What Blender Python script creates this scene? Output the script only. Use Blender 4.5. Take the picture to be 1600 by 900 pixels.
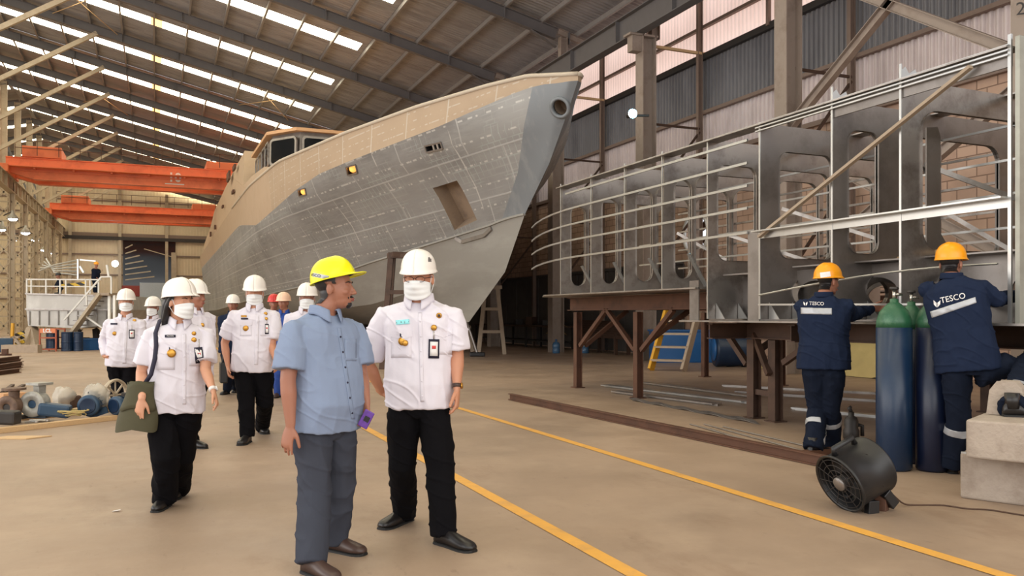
import bpy, bmesh, math, random
from mathutils import Vector as V, Matrix, noise
from mathutils.bvhtree import BVHTree
random.seed(7)
C = bpy.context.scene.collection
PI = math.pi
R = math.radians
for o in list(bpy.data.objects):
    bpy.data.objects.remove(o)
scene = bpy.context.scene

# ------------------------------------------------------------------ camera
# world: X across the hall (right wall +), Y along the hall (away), Z up
F_PX, CX, HY, CAMH, YAW = 1300.0, 800.0, 492.0, 1.35, R(23.2)
cam = bpy.data.cameras.new('camera')
cam.lens = F_PX / 1600 * 36
cam.sensor_width = 36
cam.shift_y = (HY - 450) / 1600
cam.clip_end = 400
camo = bpy.data.objects.new('camera', cam)
C.objects.link(camo)
camo.location = (0, 0, CAMH)
camo.rotation_euler = (PI / 2, 0, -YAW)
scene.camera = camo

# ------------------------------------------------------------------ exposure, world, daylight
scene.view_settings.view_transform = 'Standard'
scene.view_settings.look = 'None'
scene.view_settings.gamma = 1
scene.view_settings.exposure = 0.0
scene.view_settings.use_curve_mapping = False
w = bpy.data.worlds.new('sky')
scene.world = w
w.use_nodes = True
wbg = w.node_tree.nodes['Background']
wbg.inputs['Color'].default_value = (0.93, 0.96, 1.0, 1)
wbg.inputs['Strength'].default_value = 1.2


def area_light(name, loc, rot, sx, sy, energy, color):
    l = bpy.data.lights.new(name, 'AREA')
    l.shape = 'RECTANGLE'
    l.size, l.size_y, l.energy, l.color = sx, sy, energy, color
    o = bpy.data.objects.new(name, l)
    C.objects.link(o)
    o.location = loc
    o.rotation_euler = rot
    return o


# area lamps standing in for daylight: gable end behind the photographer, side bay
area_light('daylight_gable', (3, -9, 5.2), (R(82), 0, 0), 22, 8, 1000, (1, 0.95, 0.89))
area_light('daylight_side', (-20, 12, 6), (R(80), 0, R(-90)), 40, 8, 3200, (1, 0.93, 0.85))
SKY_STRENGTH = 8.0

# ------------------------------------------------------------------ measuring helpers
FW = V((math.sin(YAW), math.cos(YAW), 0))
RT = V((math.cos(YAW), -math.sin(YAW), 0))
UP = V((0, 0, 1))
EYE = V((0, 0, CAMH))


def P(u, v, d):
    return EYE + FW * d + RT * ((u - CX) / F_PX * d) + UP * ((HY - v) / F_PX * d)


def G(u, v, z=0.0):
    return P(u, v, F_PX * (CAMH - z) / (v - HY))


def onX(u, v, X):
    return P(u, v, X / (FW.x + (u - CX) / F_PX * RT.x))


# ------------------------------------------------------------------ scene helpers
ORG = {}


def tag(o, label=None, cat=None, group=None, kind=None):
    if label: o['label'] = label
    if cat: o['category'] = cat
    if group: o['group'] = group
    if kind: o['kind'] = kind
    return o


def thing(name, label, cat, loc=(0, 0, 0), group=None, local=False):
    o = bpy.data.objects.new(name, None)
    C.objects.link(o)
    o.location = loc
    o.empty_display_size = 0.1
    ORG[o.name] = V((0, 0, 0)) if local else V(loc)
    return tag(o, label, cat, group)


def link_mesh(name, me, mats, parent=None, smooth=False, world=True):
    """link a mesh whose vertices are in world coordinates"""
    o = bpy.data.objects.new(name, me)
    C.objects.link(o)
    for m in (mats if isinstance(mats, (list, tuple)) else [mats]):
        me.materials.append(m)
    if parent is not None:
        off = ORG.get(parent.name, V((0, 0, 0)))
        o.parent = parent
        ORG[o.name] = off
    elif world and len(me.vertices):
        xs = [v.co for v in me.vertices]
        off = V(((min(c.x for c in xs) + max(c.x for c in xs)) / 2, (min(c.y for c in xs) + max(c.y for c in xs)) / 2, min(c.z for c in xs)))
        o.location = off
        ORG[o.name] = off
    else:
        off = V((0, 0, 0))
        ORG[o.name] = off
    if off.length > 0:
        me.transform(Matrix.Translation(-off))
    if smooth:
        me.shade_smooth()
    return o


def copy_tree(o, parent=None):
    c = o.copy()
    C.objects.link(c)
    c.parent = parent
    ORG[c.name] = ORG.get(o.name, V((0, 0, 0)))
    for ch in list(o.children):
        copy_tree(ch, c)
    return c


def frame_of(d, up=UP):
    d = d.normalized()
    if abs(d.dot(up)) > 0.99:
        up = V((0, 1, 0)) if abs(d.y) < 0.9 else V((1, 0, 0))
    s = d.cross(up).normalized()
    return d, s, s.cross(d).normalized()


class MB:
    def __init__(s):
        s.v, s.f, s.m, s.cur = [], [], [], 0

    def add(s, vs, fs):
        n = len(s.v)
        s.v += [V(x) for x in vs]
        s.f += [tuple(i + n for i in f) for f in fs]
        s.m += [s.cur] * len(fs)
        return s

    def box(s, c, size, M=None):
        hx, hy, hz = size[0] / 2, size[1] / 2, size[2] / 2
        vs = [V((x, y, z)) for x in (-hx, hx) for y in (-hy, hy) for z in (-hz, hz)]
        if M is not None:
            vs = [M @ x for x in vs]
        c = V(c)
        return s.add([c + x for x in vs], [(0, 1, 3, 2), (4, 6, 7, 5), (0, 4, 5, 1), (2, 3, 7, 6), (0, 2, 6, 4), (1, 5, 7, 3)])

    def box2(s, a, b):
        a, b = V(a), V(b)
        return s.box((a + b) / 2, [abs(b[i] - a[i]) for i in range(3)])

    def bar(s, p, q, w, h, up=UP):
        p, q = V(p), V(q)
        d, sd, u = frame_of(q - p, V(up))
        a, b = sd * w / 2, u * h / 2
        vs = [x + i * a + j * b for x in (p, q) for i, j in ((-1, -1), (1, -1), (1, 1), (-1, 1))]
        return s.add(vs, [(3, 2, 1, 0), (4, 5, 6, 7), (0, 1, 5, 4), (1, 2, 6, 5), (2, 3, 7, 6), (3, 0, 4, 7)])

    def ibeam(s, p, q, h, w, t=0.02, up=UP):
        p, q = V(p), V(q)
        d, sd, u = frame_of(q - p, V(up))
        s.bar(p + u * (h / 2 - t / 2), q + u * (h / 2 - t / 2), w, t, up)
        s.bar(p - u * (h / 2 - t / 2), q - u * (h / 2 - t / 2), w, t, up)
        return s.bar(p, q, t * 0.8, h - 2 * t, up)

    def tube(s, pts, rad, n=8, rad2=None, ref=None, caps=True, sq=2.0):
        """tapered tube through pts; rad along ref-side, rad2 along the other"""
        pts = [V(p) for p in pts]
        if not isinstance(rad, (list, tuple)): rad = [rad] * len(pts)
        if rad2 is None: rad2 = rad
        if not isinstance(rad2, (list, tuple)): rad2 = [rad2] * len(pts)
        vs, fs = [], []
        side = None
        for i, p in enumerate(pts):
            a = pts[max(i - 1, 0)]
            b = pts[min(i + 1, len(pts) - 1)]
            t = (b - a).normalized()
            if ref is not None:
                r = V(ref[i] if isinstance(ref, list) else ref)
                side = (r - t * r.dot(t)).normalized()
            elif side is None:
                side = frame_of(t)[1]
            else:
                side = (side - t * side.dot(t)).normalized()
            o2 = t.cross(side)
            for k in range(n):
                an = 2 * PI * k / n
                c, sn = math.cos(an), math.sin(an)
                if sq != 2.0:
                    c = math.copysign(abs(c) ** (2 / sq), c)
                    sn = math.copysign(abs(sn) ** (2 / sq), sn)
                vs.append(p + side * rad[i] * c + o2 * rad2[i] * sn)
        for i in range(len(pts) - 1):
            for k in range(n):
                a, b = i * n + k, i * n + (k + 1) % n
                fs.append((a, b, b + n, a + n))
        if caps:
            fs.append(tuple(range(n - 1, -1, -1)))
            m = (len(pts) - 1) * n
            fs.append(tuple(m + k for k in range(n)))
        return s.add(vs, fs)

    def limb(s, pts, rad, n=14, rad2=None, ref=None, e0=True, e1=True):
        """tube with rounded ends"""
        pts = [V(p) for p in pts]
        rad = list(rad)
        rad2 = list(rad2) if rad2 else list(rad)
        P0, R0, Q0 = [], [], []
        if e0:
            d = (pts[0] - pts[1]).normalized()
            for t in (0.98, 0.8, 0.45):
                P0.append(pts[0] + d * rad[0] * t * 0.9)
                R0.append(rad[0] * math.sqrt(1 - t * t) * 1.0)
                Q0.append(rad2[0] * math.sqrt(1 - t * t))
        P1, R1, Q1 = [], [], []
        if e1:
            d = (pts[-1] - pts[-2]).normalized()
            for t in (0.45, 0.8, 0.98):
                P1.append(pts[-1] + d * rad[-1] * t * 0.9)
                R1.append(rad[-1] * math.sqrt(1 - t * t))
                Q1.append(rad2[-1] * math.sqrt(1 - t * t))
        if ref is not None and isinstance(ref, list):
            ref = [ref[0]] * len(P0) + ref + [ref[-1]] * len(P1)
        return s.tube(P0 + pts + P1, R0 + rad + R1, n, Q0 + rad2 + Q1, ref)

    def ell(s, c, r, ax=None, n=16, m=10):
        """ellipsoid, ax = 3 axis vectors"""
        c = V(c)
        ax = ax or (V((1, 0, 0)), V((0, 1, 0)), V((0, 0, 1)))
        vs = [c + ax[2] * r[2]]
        for i in range(1, m):
            ph = PI * i / m
            for k in range(n):
                th = 2 * PI * k / n
                vs.append(c + ax[0] * r[0] * math.sin(ph) * math.cos(th) + ax[1] * r[1] * math.sin(ph) * math.sin(th) + ax[2] * r[2] * math.cos(ph))
        vs.append(c - ax[2] * r[2])
        fs = [(0, 1 + k, 1 + (k + 1) % n) for k in range(n)]
        for i in range(m - 2):
            for k in range(n):
                a, b = 1 + i * n + k, 1 + i * n + (k + 1) % n
                fs.append((a, a + n, b + n, b))
        L = len(vs) - 1
        base = 1 + (m - 2) * n
        fs += [(L, base + (k + 1) % n, base + k) for k in range(n)]
        return s.add(vs, fs)

    def lathe(s, prof, c, axis=UP, n=24, closed=False):
        """prof: list of (r, h) along axis"""
        c = V(c)
        d, a, b = frame_of(V(axis))
        vs = [c + d * h + (a * math.cos(2 * PI * k / n) + b * math.sin(2 * PI * k / n)) * r for r, h in prof for k in range(n)]
        fs = []
        L = len(prof)
        for i in range(L if closed else L - 1):
            j = (i + 1) % L
            for k in range(n):
                k2 = (k + 1) % n
                fs.append((i * n + k, i * n + k2, j * n + k2, j * n + k))
        if not closed:
            if prof[0][0] > 1e-4: fs.append(tuple(range(n - 1, -1, -1)))
            if prof[-1][0] > 1e-4: fs.append(tuple((L - 1) * n + k for k in range(n)))
        return s.add(vs, fs)

    def grid(s, fn, nu, nv, wrap=False):
        n0 = [(i, j) for i in range(nu + 1) for j in range(nv + 1)]
        vs = [fn(i / nu, j / nv) for i, j in n0]
        fs = [(i * (nv + 1) + j, (i + 1) * (nv + 1) + j, (i + 1) * (nv + 1) + j + 1, i * (nv + 1) + j + 1) for i in range(nu) for j in range(nv)]
        return s.add(vs, fs)

    def quad(s, a, b, c, d):
        return s.add([a, b, c, d], [(0, 1, 2, 3)])

    def addmesh(s, me, M=None, fn=None):
        vs = [v.co.copy() for v in me.vertices]
        if M is not None: vs = [M @ x for x in vs]
        if fn: vs = [fn(x) for x in vs]
        return s.add(vs, [tuple(p.vertices) for p in me.polygons])

    def mesh(s, name='m', fix=True):
        me = bpy.data.meshes.new(name)
        me.from_pydata([tuple(x) for x in s.v], [], s.f)
        me.polygons.foreach_set('material_index', s.m)
        if fix:
            bm = bmesh.new()
            bm.from_mesh(me)
            bmesh.ops.recalc_face_normals(bm, faces=bm.faces)
            bm.to_mesh(me)
            bm.free()
        me.update()
        return me

    def build(s, name, mats, parent=None, smooth=False, bevel=0, world=True, label=None, cat=None, group=None, kind=None, thick=0):
        o = link_mesh(name, s.mesh(name), mats, parent, smooth, world)
        if thick:
            md = o.modifiers.new('solid', 'SOLIDIFY')
            md.thickness = thick
            md.offset = 1
        if bevel:
            md = o.modifiers.new('bev', 'BEVEL')
            md.width = bevel
            md.segments = 2
            md.limit_method = 'ANGLE'
            md.angle_limit = R(40)
        return tag(o, label, cat, group, kind)


def evaluated(ob):
    dg = bpy.context.evaluated_depsgraph_get()
    dg.update()
    return bpy.data.meshes.new_from_object(ob.evaluated_get(dg))


def curve_mesh(loops, th):
    """flat plate from 2-D loops (outer, holes...)"""
    cu = bpy.data.curves.new('c', 'CURVE')
    cu.dimensions = '2D'
    cu.fill_mode = 'BOTH'
    cu.extrude = th / 2
    for L in loops:
        sp = cu.splines.new('POLY')
        sp.points.add(len(L) - 1)
        for p, (x, y) in zip(sp.points, L):
            p.co = (x, y, 0, 1)
        sp.use_cyclic_u = True
    ob = bpy.data.objects.new('c', cu)
    C.objects.link(ob)
    me = evaluated(ob)
    bpy.data.objects.remove(ob)
    bpy.data.curves.remove(cu)
    return me


def text_mesh(txt, size, th=0.002, align='CENTER', bold=0):
    cu = bpy.data.curves.new('t', 'FONT')
    cu.body = txt
    cu.size = size
    cu.extrude = th / 2
    cu.align_x = align
    cu.align_y = 'CENTER'
    cu.offset = bold
    cu.resolution_u = 3
    ob = bpy.data.objects.new('t', cu)
    C.objects.link(ob)
    me = evaluated(ob)
    bpy.data.objects.remove(ob)
    bpy.data.curves.remove(cu)
    return me


def rrect(x0, y0, x1, y1, r, n=6):
    out = []
    for cx, cy, a0 in ((x1 - r, y1 - r, 0), (x0 + r, y1 - r, 90), (x0 + r, y0 + r, 180), (x1 - r, y0 + r, 270)):
        for k in range(n + 1):
            a = R(a0 + 90 * k / n)
            out.append((cx + r * math.cos(a), cy + r * math.sin(a)))
    return out


def circ(cx, cy, rx, ry=None, n=24):
    ry = ry or rx
    return [(cx + rx * math.cos(2 * PI * k / n), cy + ry * math.sin(2 * PI * k / n)) for k in range(n)]


def plate(mb, loops, th, o, ax, ay):
    me = curve_mesh(loops, th)
    o, ax, ay = V(o), V(ax), V(ay)
    az = ax.cross(ay)
    mb.addmesh(me, fn=lambda c: o + ax * c.x + ay * c.y + az * c.z)
    bpy.data.meshes.remove(me)
    return mb


def interp(x, pts):
    """piecewise linear on pts sorted by x"""
    if x <= pts[0][0]: return pts[0][1]
    for (a, b), (c, d) in zip(pts, pts[1:]):
        if x <= c:
            return b + (d - b) * (x - a) / (c - a)
    return pts[-1][1]


# ------------------------------------------------------------------ materials
def newmat(name):
    m = bpy.data.materials.new(name)
    m.use_nodes = True
    nt = m.node_tree
    return m, nt, nt.nodes['Principled BSDF']


def lin(c):
    return tuple(((x / 255) / 12.92 if x / 255 <= 0.04045 else ((x / 255 + 0.055) / 1.055) ** 2.4) for x in c)


def N(nt, t, **kw):
    n = nt.nodes.new(t)
    for k, v in kw.items():
        if k.startswith('i_'):
            n.inputs[k[2:].replace('_', ' ')].default_value = v
        else:
            setattr(n, k, v)
    return n


def mat(name, rgb, rough=0.6, metal=0.0, var=0.12, scale=8.0, bump=0.0, bscale=60.0, spec=0.5, dirt=None, dirt_amt=0.5, dirt_scale=2.0, stretch=(1, 1, 1), emit=None, estr=0, coat=0):
    """plain procedural material: sRGB colour with noise variation, optional dirt blotches and bump"""
    m, nt, b = newmat(name)
    L = nt.links
    base = lin(rgb)
    tc = N(nt, 'ShaderNodeTexCoord')
    mp = N(nt, 'ShaderNodeMapping')
    mp.inputs['Scale'].default_value = stretch
    L.new(tc.outputs['Object'], mp.inputs[0])
    n1 = N(nt, 'ShaderNodeTexNoise', i_Scale=scale, i_Detail=5.0)
    L.new(mp.outputs[0], n1.inputs['Vector'])
    mix = N(nt, 'ShaderNodeMix', data_type='RGBA')
    mix.inputs[6].default_value = (*[c * (1 - var) for c in base], 1)
    mix.inputs[7].default_value = (*[min(1, c * (1 + var)) for c in base], 1)
    L.new(n1.outputs['Fac'], mix.inputs[0])
    out = mix.outputs[2]
    if dirt:
        n2 = N(nt, 'ShaderNodeTexNoise', i_Scale=dirt_scale, i_Detail=8.0, i_Roughness=0.65)
        L.new(mp.outputs[0], n2.inputs['Vector'])
        rp = N(nt, 'ShaderNodeMapRange')
        rp.inputs[1].default_value = 0.48
        rp.inputs[2].default_value = 0.68
        rp.inputs[4].default_value = dirt_amt
        L.new(n2.outputs['Fac'], rp.inputs[0])
        m2 = N(nt, 'ShaderNodeMix', data_type='RGBA')
        L.new(rp.outputs[0], m2.inputs[0])
        L.new(out, m2.inputs[6])
        m2.inputs[7].default_value = (*lin(dirt), 1)
        out = m2.outputs[2]
    L.new(out, b.inputs['Base Color'])
    b.inputs['Roughness'].default_value = rough
    b.inputs['Metallic'].default_value = metal
    b.inputs['Specular IOR Level'].default_value = spec
    b.inputs['Coat Weight'].default_value = coat
    if bump:
        n3 = N(nt, 'ShaderNodeTexNoise', i_Scale=bscale, i_Detail=4.0)
        L.new(mp.outputs[0], n3.inputs['Vector'])
        bp = N(nt, 'ShaderNodeBump')
        bp.inputs['Strength'].default_value = bump
        bp.inputs['Distance'].default_value = 0.01
        L.new(n3.outputs['Fac'], bp.inputs['Height'])
        L.new(bp.outputs[0], b.inputs['Normal'])
    if emit:
        b.inputs['Emission Color'].default_value = (*lin(emit), 1)
        b.inputs['Emission Strength'].default_value = estr
    return m


M = {}
M['roof'] = mat('roof_sheet', (160, 157, 158), 0.45, 0.35, 0.25, 1.2, dirt=(106, 100, 97), dirt_amt=0.45, stretch=(0.3, 1.5, 1))
M['purlin'] = mat('galvanised_purlin', (150, 145, 142), 0.5, 0.3, 0.15)
M['rafter'] = mat('rafter_paint', (104, 100, 100), 0.55, 0.1, 0.15, 3)
M['column'] = mat('column_paint', (158, 143, 132), 0.5, 0.1, 0.12, 2, dirt=(96, 76, 62), dirt_amt=0.4)
M['lattice'] = mat('lattice_paint', (186, 170, 146), 0.6, 0, 0.15, 2, dirt=(120, 96, 74), dirt_amt=0.4)
M['clad'] = mat('wall_sheet_pale', (222, 208, 206), 0.5, 0.1, 0.1, 1.5, dirt=(160, 145, 140), dirt_amt=0.35, stretch=(1, 1, 0.25))
M['clad_dark'] = mat('wall_sheet_smoky', (126, 124, 126), 0.5, 0.15, 0.2, 1.0, dirt=(80, 78, 82), dirt_amt=0.6, dirt_scale=0.7, stretch=(1, 1, 0.3))
M['clad_back'] = mat('wall_sheet_cream', (216, 198, 168), 0.6, 0, 0.08, 1.0, dirt=(188, 168, 140), dirt_amt=0.3)
M['girt'] = mat('girt', (132, 112, 100), 0.6, 0, 0.15)
M['panel_dark'] = mat('grey_panel', (92, 88, 86), 0.5, 0.2, 0.15, 1, dirt=(62, 58, 56), dirt_amt=0.5)
M['crane'] = mat('crane_orange', (234, 126, 80), 0.5, 0, 0.1, 1, dirt=(150, 60, 40), dirt_amt=0.4, dirt_scale=0.8)
M['white_paint'] = mat('white_paint', (225, 222, 215), 0.5)
M['dark'] = mat('dark_steel', (58, 54, 52), 0.5, 0.3, 0.2)
M['black'] = mat('black_plastic', (30, 29, 30), 0.4, 0, 0.1)
M['rubber'] = mat('black_rubber', (22, 21, 21), 0.7)
M['yellow_line'] = mat('yellow_floor_paint', (226, 168, 74), 0.55, 0, 0.12, 6, dirt=(190, 145, 95), dirt_amt=0.7, dirt_scale=5)
M['tan'] = mat('tan_primer', (190, 166, 140), 0.65, 0, 0.06, 1.5, dirt=(182, 156, 128), dirt_amt=0.5)
M['orange_primer'] = mat('orange_primer', (214, 170, 128), 0.65, 0, 0.06, 2)
M['glass_dark'] = mat('dark_window_glass', (22, 26, 30), 0.08, 0, 0.1)
M['alu'] = mat('aluminium_plate', (166, 160, 155), 0.34, 0.7, 0.22, 3, dirt=(112, 102, 96), dirt_amt=0.7, dirt_scale=3.5)
M['alu_bright'] = mat('aluminium_bright', (190, 190, 188), 0.3, 0.8, 0.1, 6)
M['alu_dull'] = mat('aluminium_dull', (140, 134, 130), 0.38, 0.6, 0.2, 3, dirt=(92, 84, 78), dirt_amt=0.5)
M['rust'] = mat('brown_rusty_steel', (98, 66, 50), 0.6, 0.15, 0.25, 5, dirt=(60, 42, 34), dirt_amt=0.7, dirt_scale=3)
M['rust_dark'] = mat('dark_rusty_steel', (84, 62, 50), 0.6, 0.15, 0.25, 5, dirt=(50, 38, 32), dirt_amt=0.6, dirt_scale=3)
M['wood'] = mat('pale_timber', (206, 172, 128), 0.7, 0, 0.15, 12, stretch=(1, 6, 6))
M['wood_grey'] = mat('weathered_timber', (166, 148, 128), 0.75, 0, 0.2, 8)
M['concrete'] = mat('concrete_block', (172, 158, 144), 0.85, 0, 0.12, 6, bump=0.6, bscale=40, dirt=(132, 116, 102), dirt_amt=0.6, dirt_scale=4)
M['blue_cyl'] = mat('dark_blue_cylinder_paint', (16, 40, 68), 0.35, 0, 0.15, 3, dirt=(54, 66, 80), dirt_amt=0.35, dirt_scale=3)
M['blue_cyl2'] = mat('navy_cylinder_paint', (16, 25, 50), 0.35, 0, 0.15, 3, dirt=(40, 52, 74), dirt_amt=0.35, dirt_scale=3)
M['green_cyl'] = mat('green_cylinder_paint', (38, 88, 60), 0.4, 0, 0.15, 8, dirt=(110, 150, 120), dirt_amt=0.4, dirt_scale=9)
M['brass'] = mat('worn_chrome', (190, 186, 175), 0.25, 0.9, 0.1)
M['blue_tank'] = mat('blue_plastic', (36, 92, 150), 0.4, 0, 0.15, 2)
M['navy_plastic'] = mat('blue_motor_paint', (44, 72, 98), 0.45, 0, 0.15, 4, dirt=(80, 80, 78), dirt_amt=0.4)
M['tarp'] = mat('yellow_tarpaulin', (188, 168, 112), 0.7, 0, 0.2, 3, bump=0.3, bscale=8)
M['silver'] = mat('cast_silver_paint', (176, 174, 166), 0.45, 0.3, 0.12, 9, dirt=(120, 108, 94), dirt_amt=0.5, dirt_scale=7)
M['bottle'] = mat('blue_water_bottle', (70, 106, 140), 0.15, 0, 0.1)
M['yellow'] = mat('yellow_paint', (216, 160, 40), 0.5)
M['leaf'] = mat('dry_leaf', (146, 116, 40), 0.6, 0, 0.4, 9)
M['plastic_wrap'] = mat('clear_wrap', (226, 220, 206), 0.2, 0, 0.1, 12, bump=0.6, bscale=40)
M['plastic_wrap'].node_tree.nodes['Principled BSDF'].inputs['Alpha'].default_value = 0.45


def corr_mesh(mb, o, along, up, length, height, pitch=0.2, depth=0.035, sub=6):
    o, along, up = V(o), V(along).normalized(), V(up).normalized()
    nrm = along.cross(up)
    n = int(length / pitch * sub)
    vs, fs = [], []
    for i in range(n + 1):
        t = i * pitch / sub
        ph = (i % sub) / sub
        h = depth * max(-1, min(1, 1.6 * math.cos(2 * PI * ph)))
        p = o + along * t + nrm * h
        vs += [p, p + up * height]
    for i in range(n):
        fs.append((2 * i, 2 * i + 2, 2 * i + 3, 2 * i + 1))
    return mb.add(vs, fs)


def floor_material():
    m, nt, b = newmat('dusty_concrete_floor')
    L = nt.links
    tc = N(nt, 'ShaderNodeTexCoord')
    def noise_(sc, det, stretch=(1, 1, 1), rgh=0.6):
        mp = N(nt, 'ShaderNodeMapping')
        mp.inputs['Scale'].default_value = stretch
        L.new(tc.outputs['Object'], mp.inputs[0])
        n = N(nt, 'ShaderNodeTexNoise', i_Scale=sc, i_Detail=det, i_Roughness=rgh)
        L.new(mp.outputs[0], n.inputs['Vector'])
        return n.outputs['Fac']
    def ramp(fac, lo, hi, a=1.0):
        r_ = N(nt, 'ShaderNodeMapRange')
        r_.inputs[1].default_value, r_.inputs[2].default_value, r_.inputs[4].default_value = lo, hi, a
        L.new(fac, r_.inputs[0])
        return r_.outputs[0]
    def mixc(fac, a, c):
        x = N(nt, 'ShaderNodeMix', data_type='RGBA')
        L.new(fac, x.inputs[0])
        if isinstance(a, tuple): x.inputs[6].default_value = (*lin(a), 1)
        else: L.new(a, x.inputs[6])
        x.inputs[7].default_value = (*lin(c), 1)
        return x.outputs[2]
    c = mixc(ramp(noise_(0.35, 6), 0.35, 0.65), (170, 146, 124), (150, 129, 110))
    c = mixc(ramp(noise_(1.3, 8), 0.5, 0.75, 0.5), c, (186, 163, 140))
    c = mixc(ramp(noise_(0.8, 10, (1, 0.5, 1), 0.7), 0.56, 0.72, 0.6), c, (118, 90, 70))
    c = mixc(ramp(noise_(6, 10, (2, 0.7, 1), 0.7), 0.6, 0.74, 0.45), c, (98, 76, 62))
    # greyer, cleaner concrete towards the hull bay
    sx = N(nt, 'ShaderNodeSeparateXYZ')
    L.new(tc.outputs['Object'], sx.inputs[0])
    ad = N(nt, 'ShaderNodeMath', operation='MULTIPLY_ADD')
    L.new(noise_(0.3, 4), ad.inputs[0])
    ad.inputs[1].default_value = 8
    L.new(sx.outputs['Y'], ad.inputs[2])
    g1 = ramp(ad.outputs[0], 17, 27, 0.8)
    g2 = ramp(sx.outputs['X'], 2.0, 6.0)
    mu = N(nt, 'ShaderNodeMath', operation='MULTIPLY')
    L.new(g1, mu.inputs[0])
    L.new(g2, mu.inputs[1])
    c = mixc(mu.outputs[0], c, (158, 154, 148))
    L.new(c, b.inputs['Base Color'])
    rr = N(nt, 'ShaderNodeMapRange')
    rr.inputs[1].default_value, rr.inputs[2].default_value = 0.35, 0.65
    rr.inputs[3].default_value, rr.inputs[4].default_value = 0.38, 0.62
    L.new(noise_(0.9, 6), rr.inputs[0])
    L.new(rr.outputs[0], b.inputs['Roughness'])
    bp = N(nt, 'ShaderNodeBump')
    bp.inputs['Strength'].default_value = 0.15
    bp.inputs['Distance'].default_value = 0.01
    L.new(noise_(14, 6), bp.inputs['Height'])
    L.new(bp.outputs[0], b.inputs['Normal'])
    return m


def brick_material():
    m, nt, b = newmat('concrete_blockwork')
    L = nt.links
    tc = N(nt, 'ShaderNodeTexCoord')
    sx = N(nt, 'ShaderNodeSeparateXYZ')
    cb = N(nt, 'ShaderNodeCombineXYZ')
    L.new(tc.outputs['Object'], sx.inputs[0])
    L.new(sx.outputs['Y'], cb.inputs['X'])
    L.new(sx.outputs['Z'], cb.inputs['Y'])
    br = N(nt, 'ShaderNodeTexBrick')
    br.inputs['Color1'].default_value = (*lin((200, 168, 146)), 1)
    br.inputs['Color2'].default_value = (*lin((186, 154, 134)), 1)
    br.inputs['Mortar'].default_value = (*lin((136, 110, 94)), 1)
    br.inputs['Scale'].default_value = 1
    br.inputs['Brick Width'].default_value = 0.46
    br.inputs['Row Height'].default_value = 0.22
    br.inputs['Mortar Size'].default_value = 0.014
    br.inputs['Mortar Smooth'].default_value = 0.3
    L.new(cb.outputs[0], br.inputs['Vector'])
    n = N(nt, 'ShaderNodeTexNoise', i_Scale=0.9, i_Detail=7.0)
    L.new(tc.outputs['Object'], n.inputs['Vector'])
    rp = N(nt, 'ShaderNodeMapRange')
    rp.inputs[1].default_value, rp.inputs[2].default_value, rp.inputs[4].default_value = 0.45, 0.75, 0.55
    L.new(n.outputs['Fac'], rp.inputs[0])
    mx = N(nt, 'ShaderNodeMix', data_type='RGBA')
    L.new(rp.outputs[0], mx.inputs[0])
    L.new(br.outputs['Color'], mx.inputs[6])
    mx.inputs[7].default_value = (*lin((140, 116, 98)), 1)
    L.new(mx.outputs[2], b.inputs['Base Color'])
    b.inputs['Roughness'].default_value = 0.85
    bp = N(nt, 'ShaderNodeBump', invert=True)
    bp.inputs['Strength'].default_value = 0.5
    bp.inputs['Distance'].default_value = 0.02
    L.new(br.outputs['Fac'], bp.inputs['Height'])
    L.new(bp.outputs[0], b.inputs['Normal'])
    return m


def emit_mat(name, rgb, s):
    m, nt, b = newmat(name)
    b.inputs['Base Color'].default_value = (*lin(rgb), 1)
    b.inputs['Emission Color'].default_value = (*lin(rgb), 1)
    b.inputs['Emission Strength'].default_value = s
    return m


M['floor'] = floor_material()
M['brick'] = brick_material()
M['clad_top'] = mat('glowing_wall_sheet', (226, 208, 204), 0.5, 0.0, 0.1, 1.5, dirt=(190, 168, 160), dirt_amt=0.4, stretch=(1, 1, 0.25), emit=(255, 226, 214), estr=0.5)  # emission added to the pale sheet to brighten upper wall and roof
M['skylight'] = emit_mat('translucent_skylight', (255, 246, 216), SKY_STRENGTH)
M['skylight_old'] = emit_mat('yellowed_skylight', (255, 196, 110), SKY_STRENGTH * 0.45)
M['lamp_cool'] = emit_mat('cool_lamp', (150, 230, 255), 40)
M['lamp_white'] = emit_mat('white_lamp', (235, 245, 255), 40)
M['lamp_warm'] = emit_mat('warm_lamp', (255, 170, 80), 1.6)
# ------------------------------------------------------------------ the hall
XC, XW, XL, YB = 13.3, 15.4, -9.0, 96.0      # right column row, right wall, left column row, back wall


def zr(x):                                   # underside of the rafters
    return 11.3 + 0.23 * (XC - x) if x >= XL else 11.3 + 0.23 * (XC - XL) - 0.23 * (XL - x)


SL = V((1, 0, -0.23)).normalized()
m = MB()
m.grid(lambda a, b: V((-30 + 47 * a, -12 + 110 * b, 0)), 10, 20)
m.build('floor', M['floor'], kind='structure')
for x in (4.02, 2.27):
    m = MB()
    m.grid(lambda a, b: V((x - 0.05 + 0.1 * a + 0.03 * math.sin(b * 9), 1 + (34 if x > 3 else 50) * b, 0.004)), 1, 40)
    m.build('floor_marking', M['yellow_line'], kind='structure')

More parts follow.
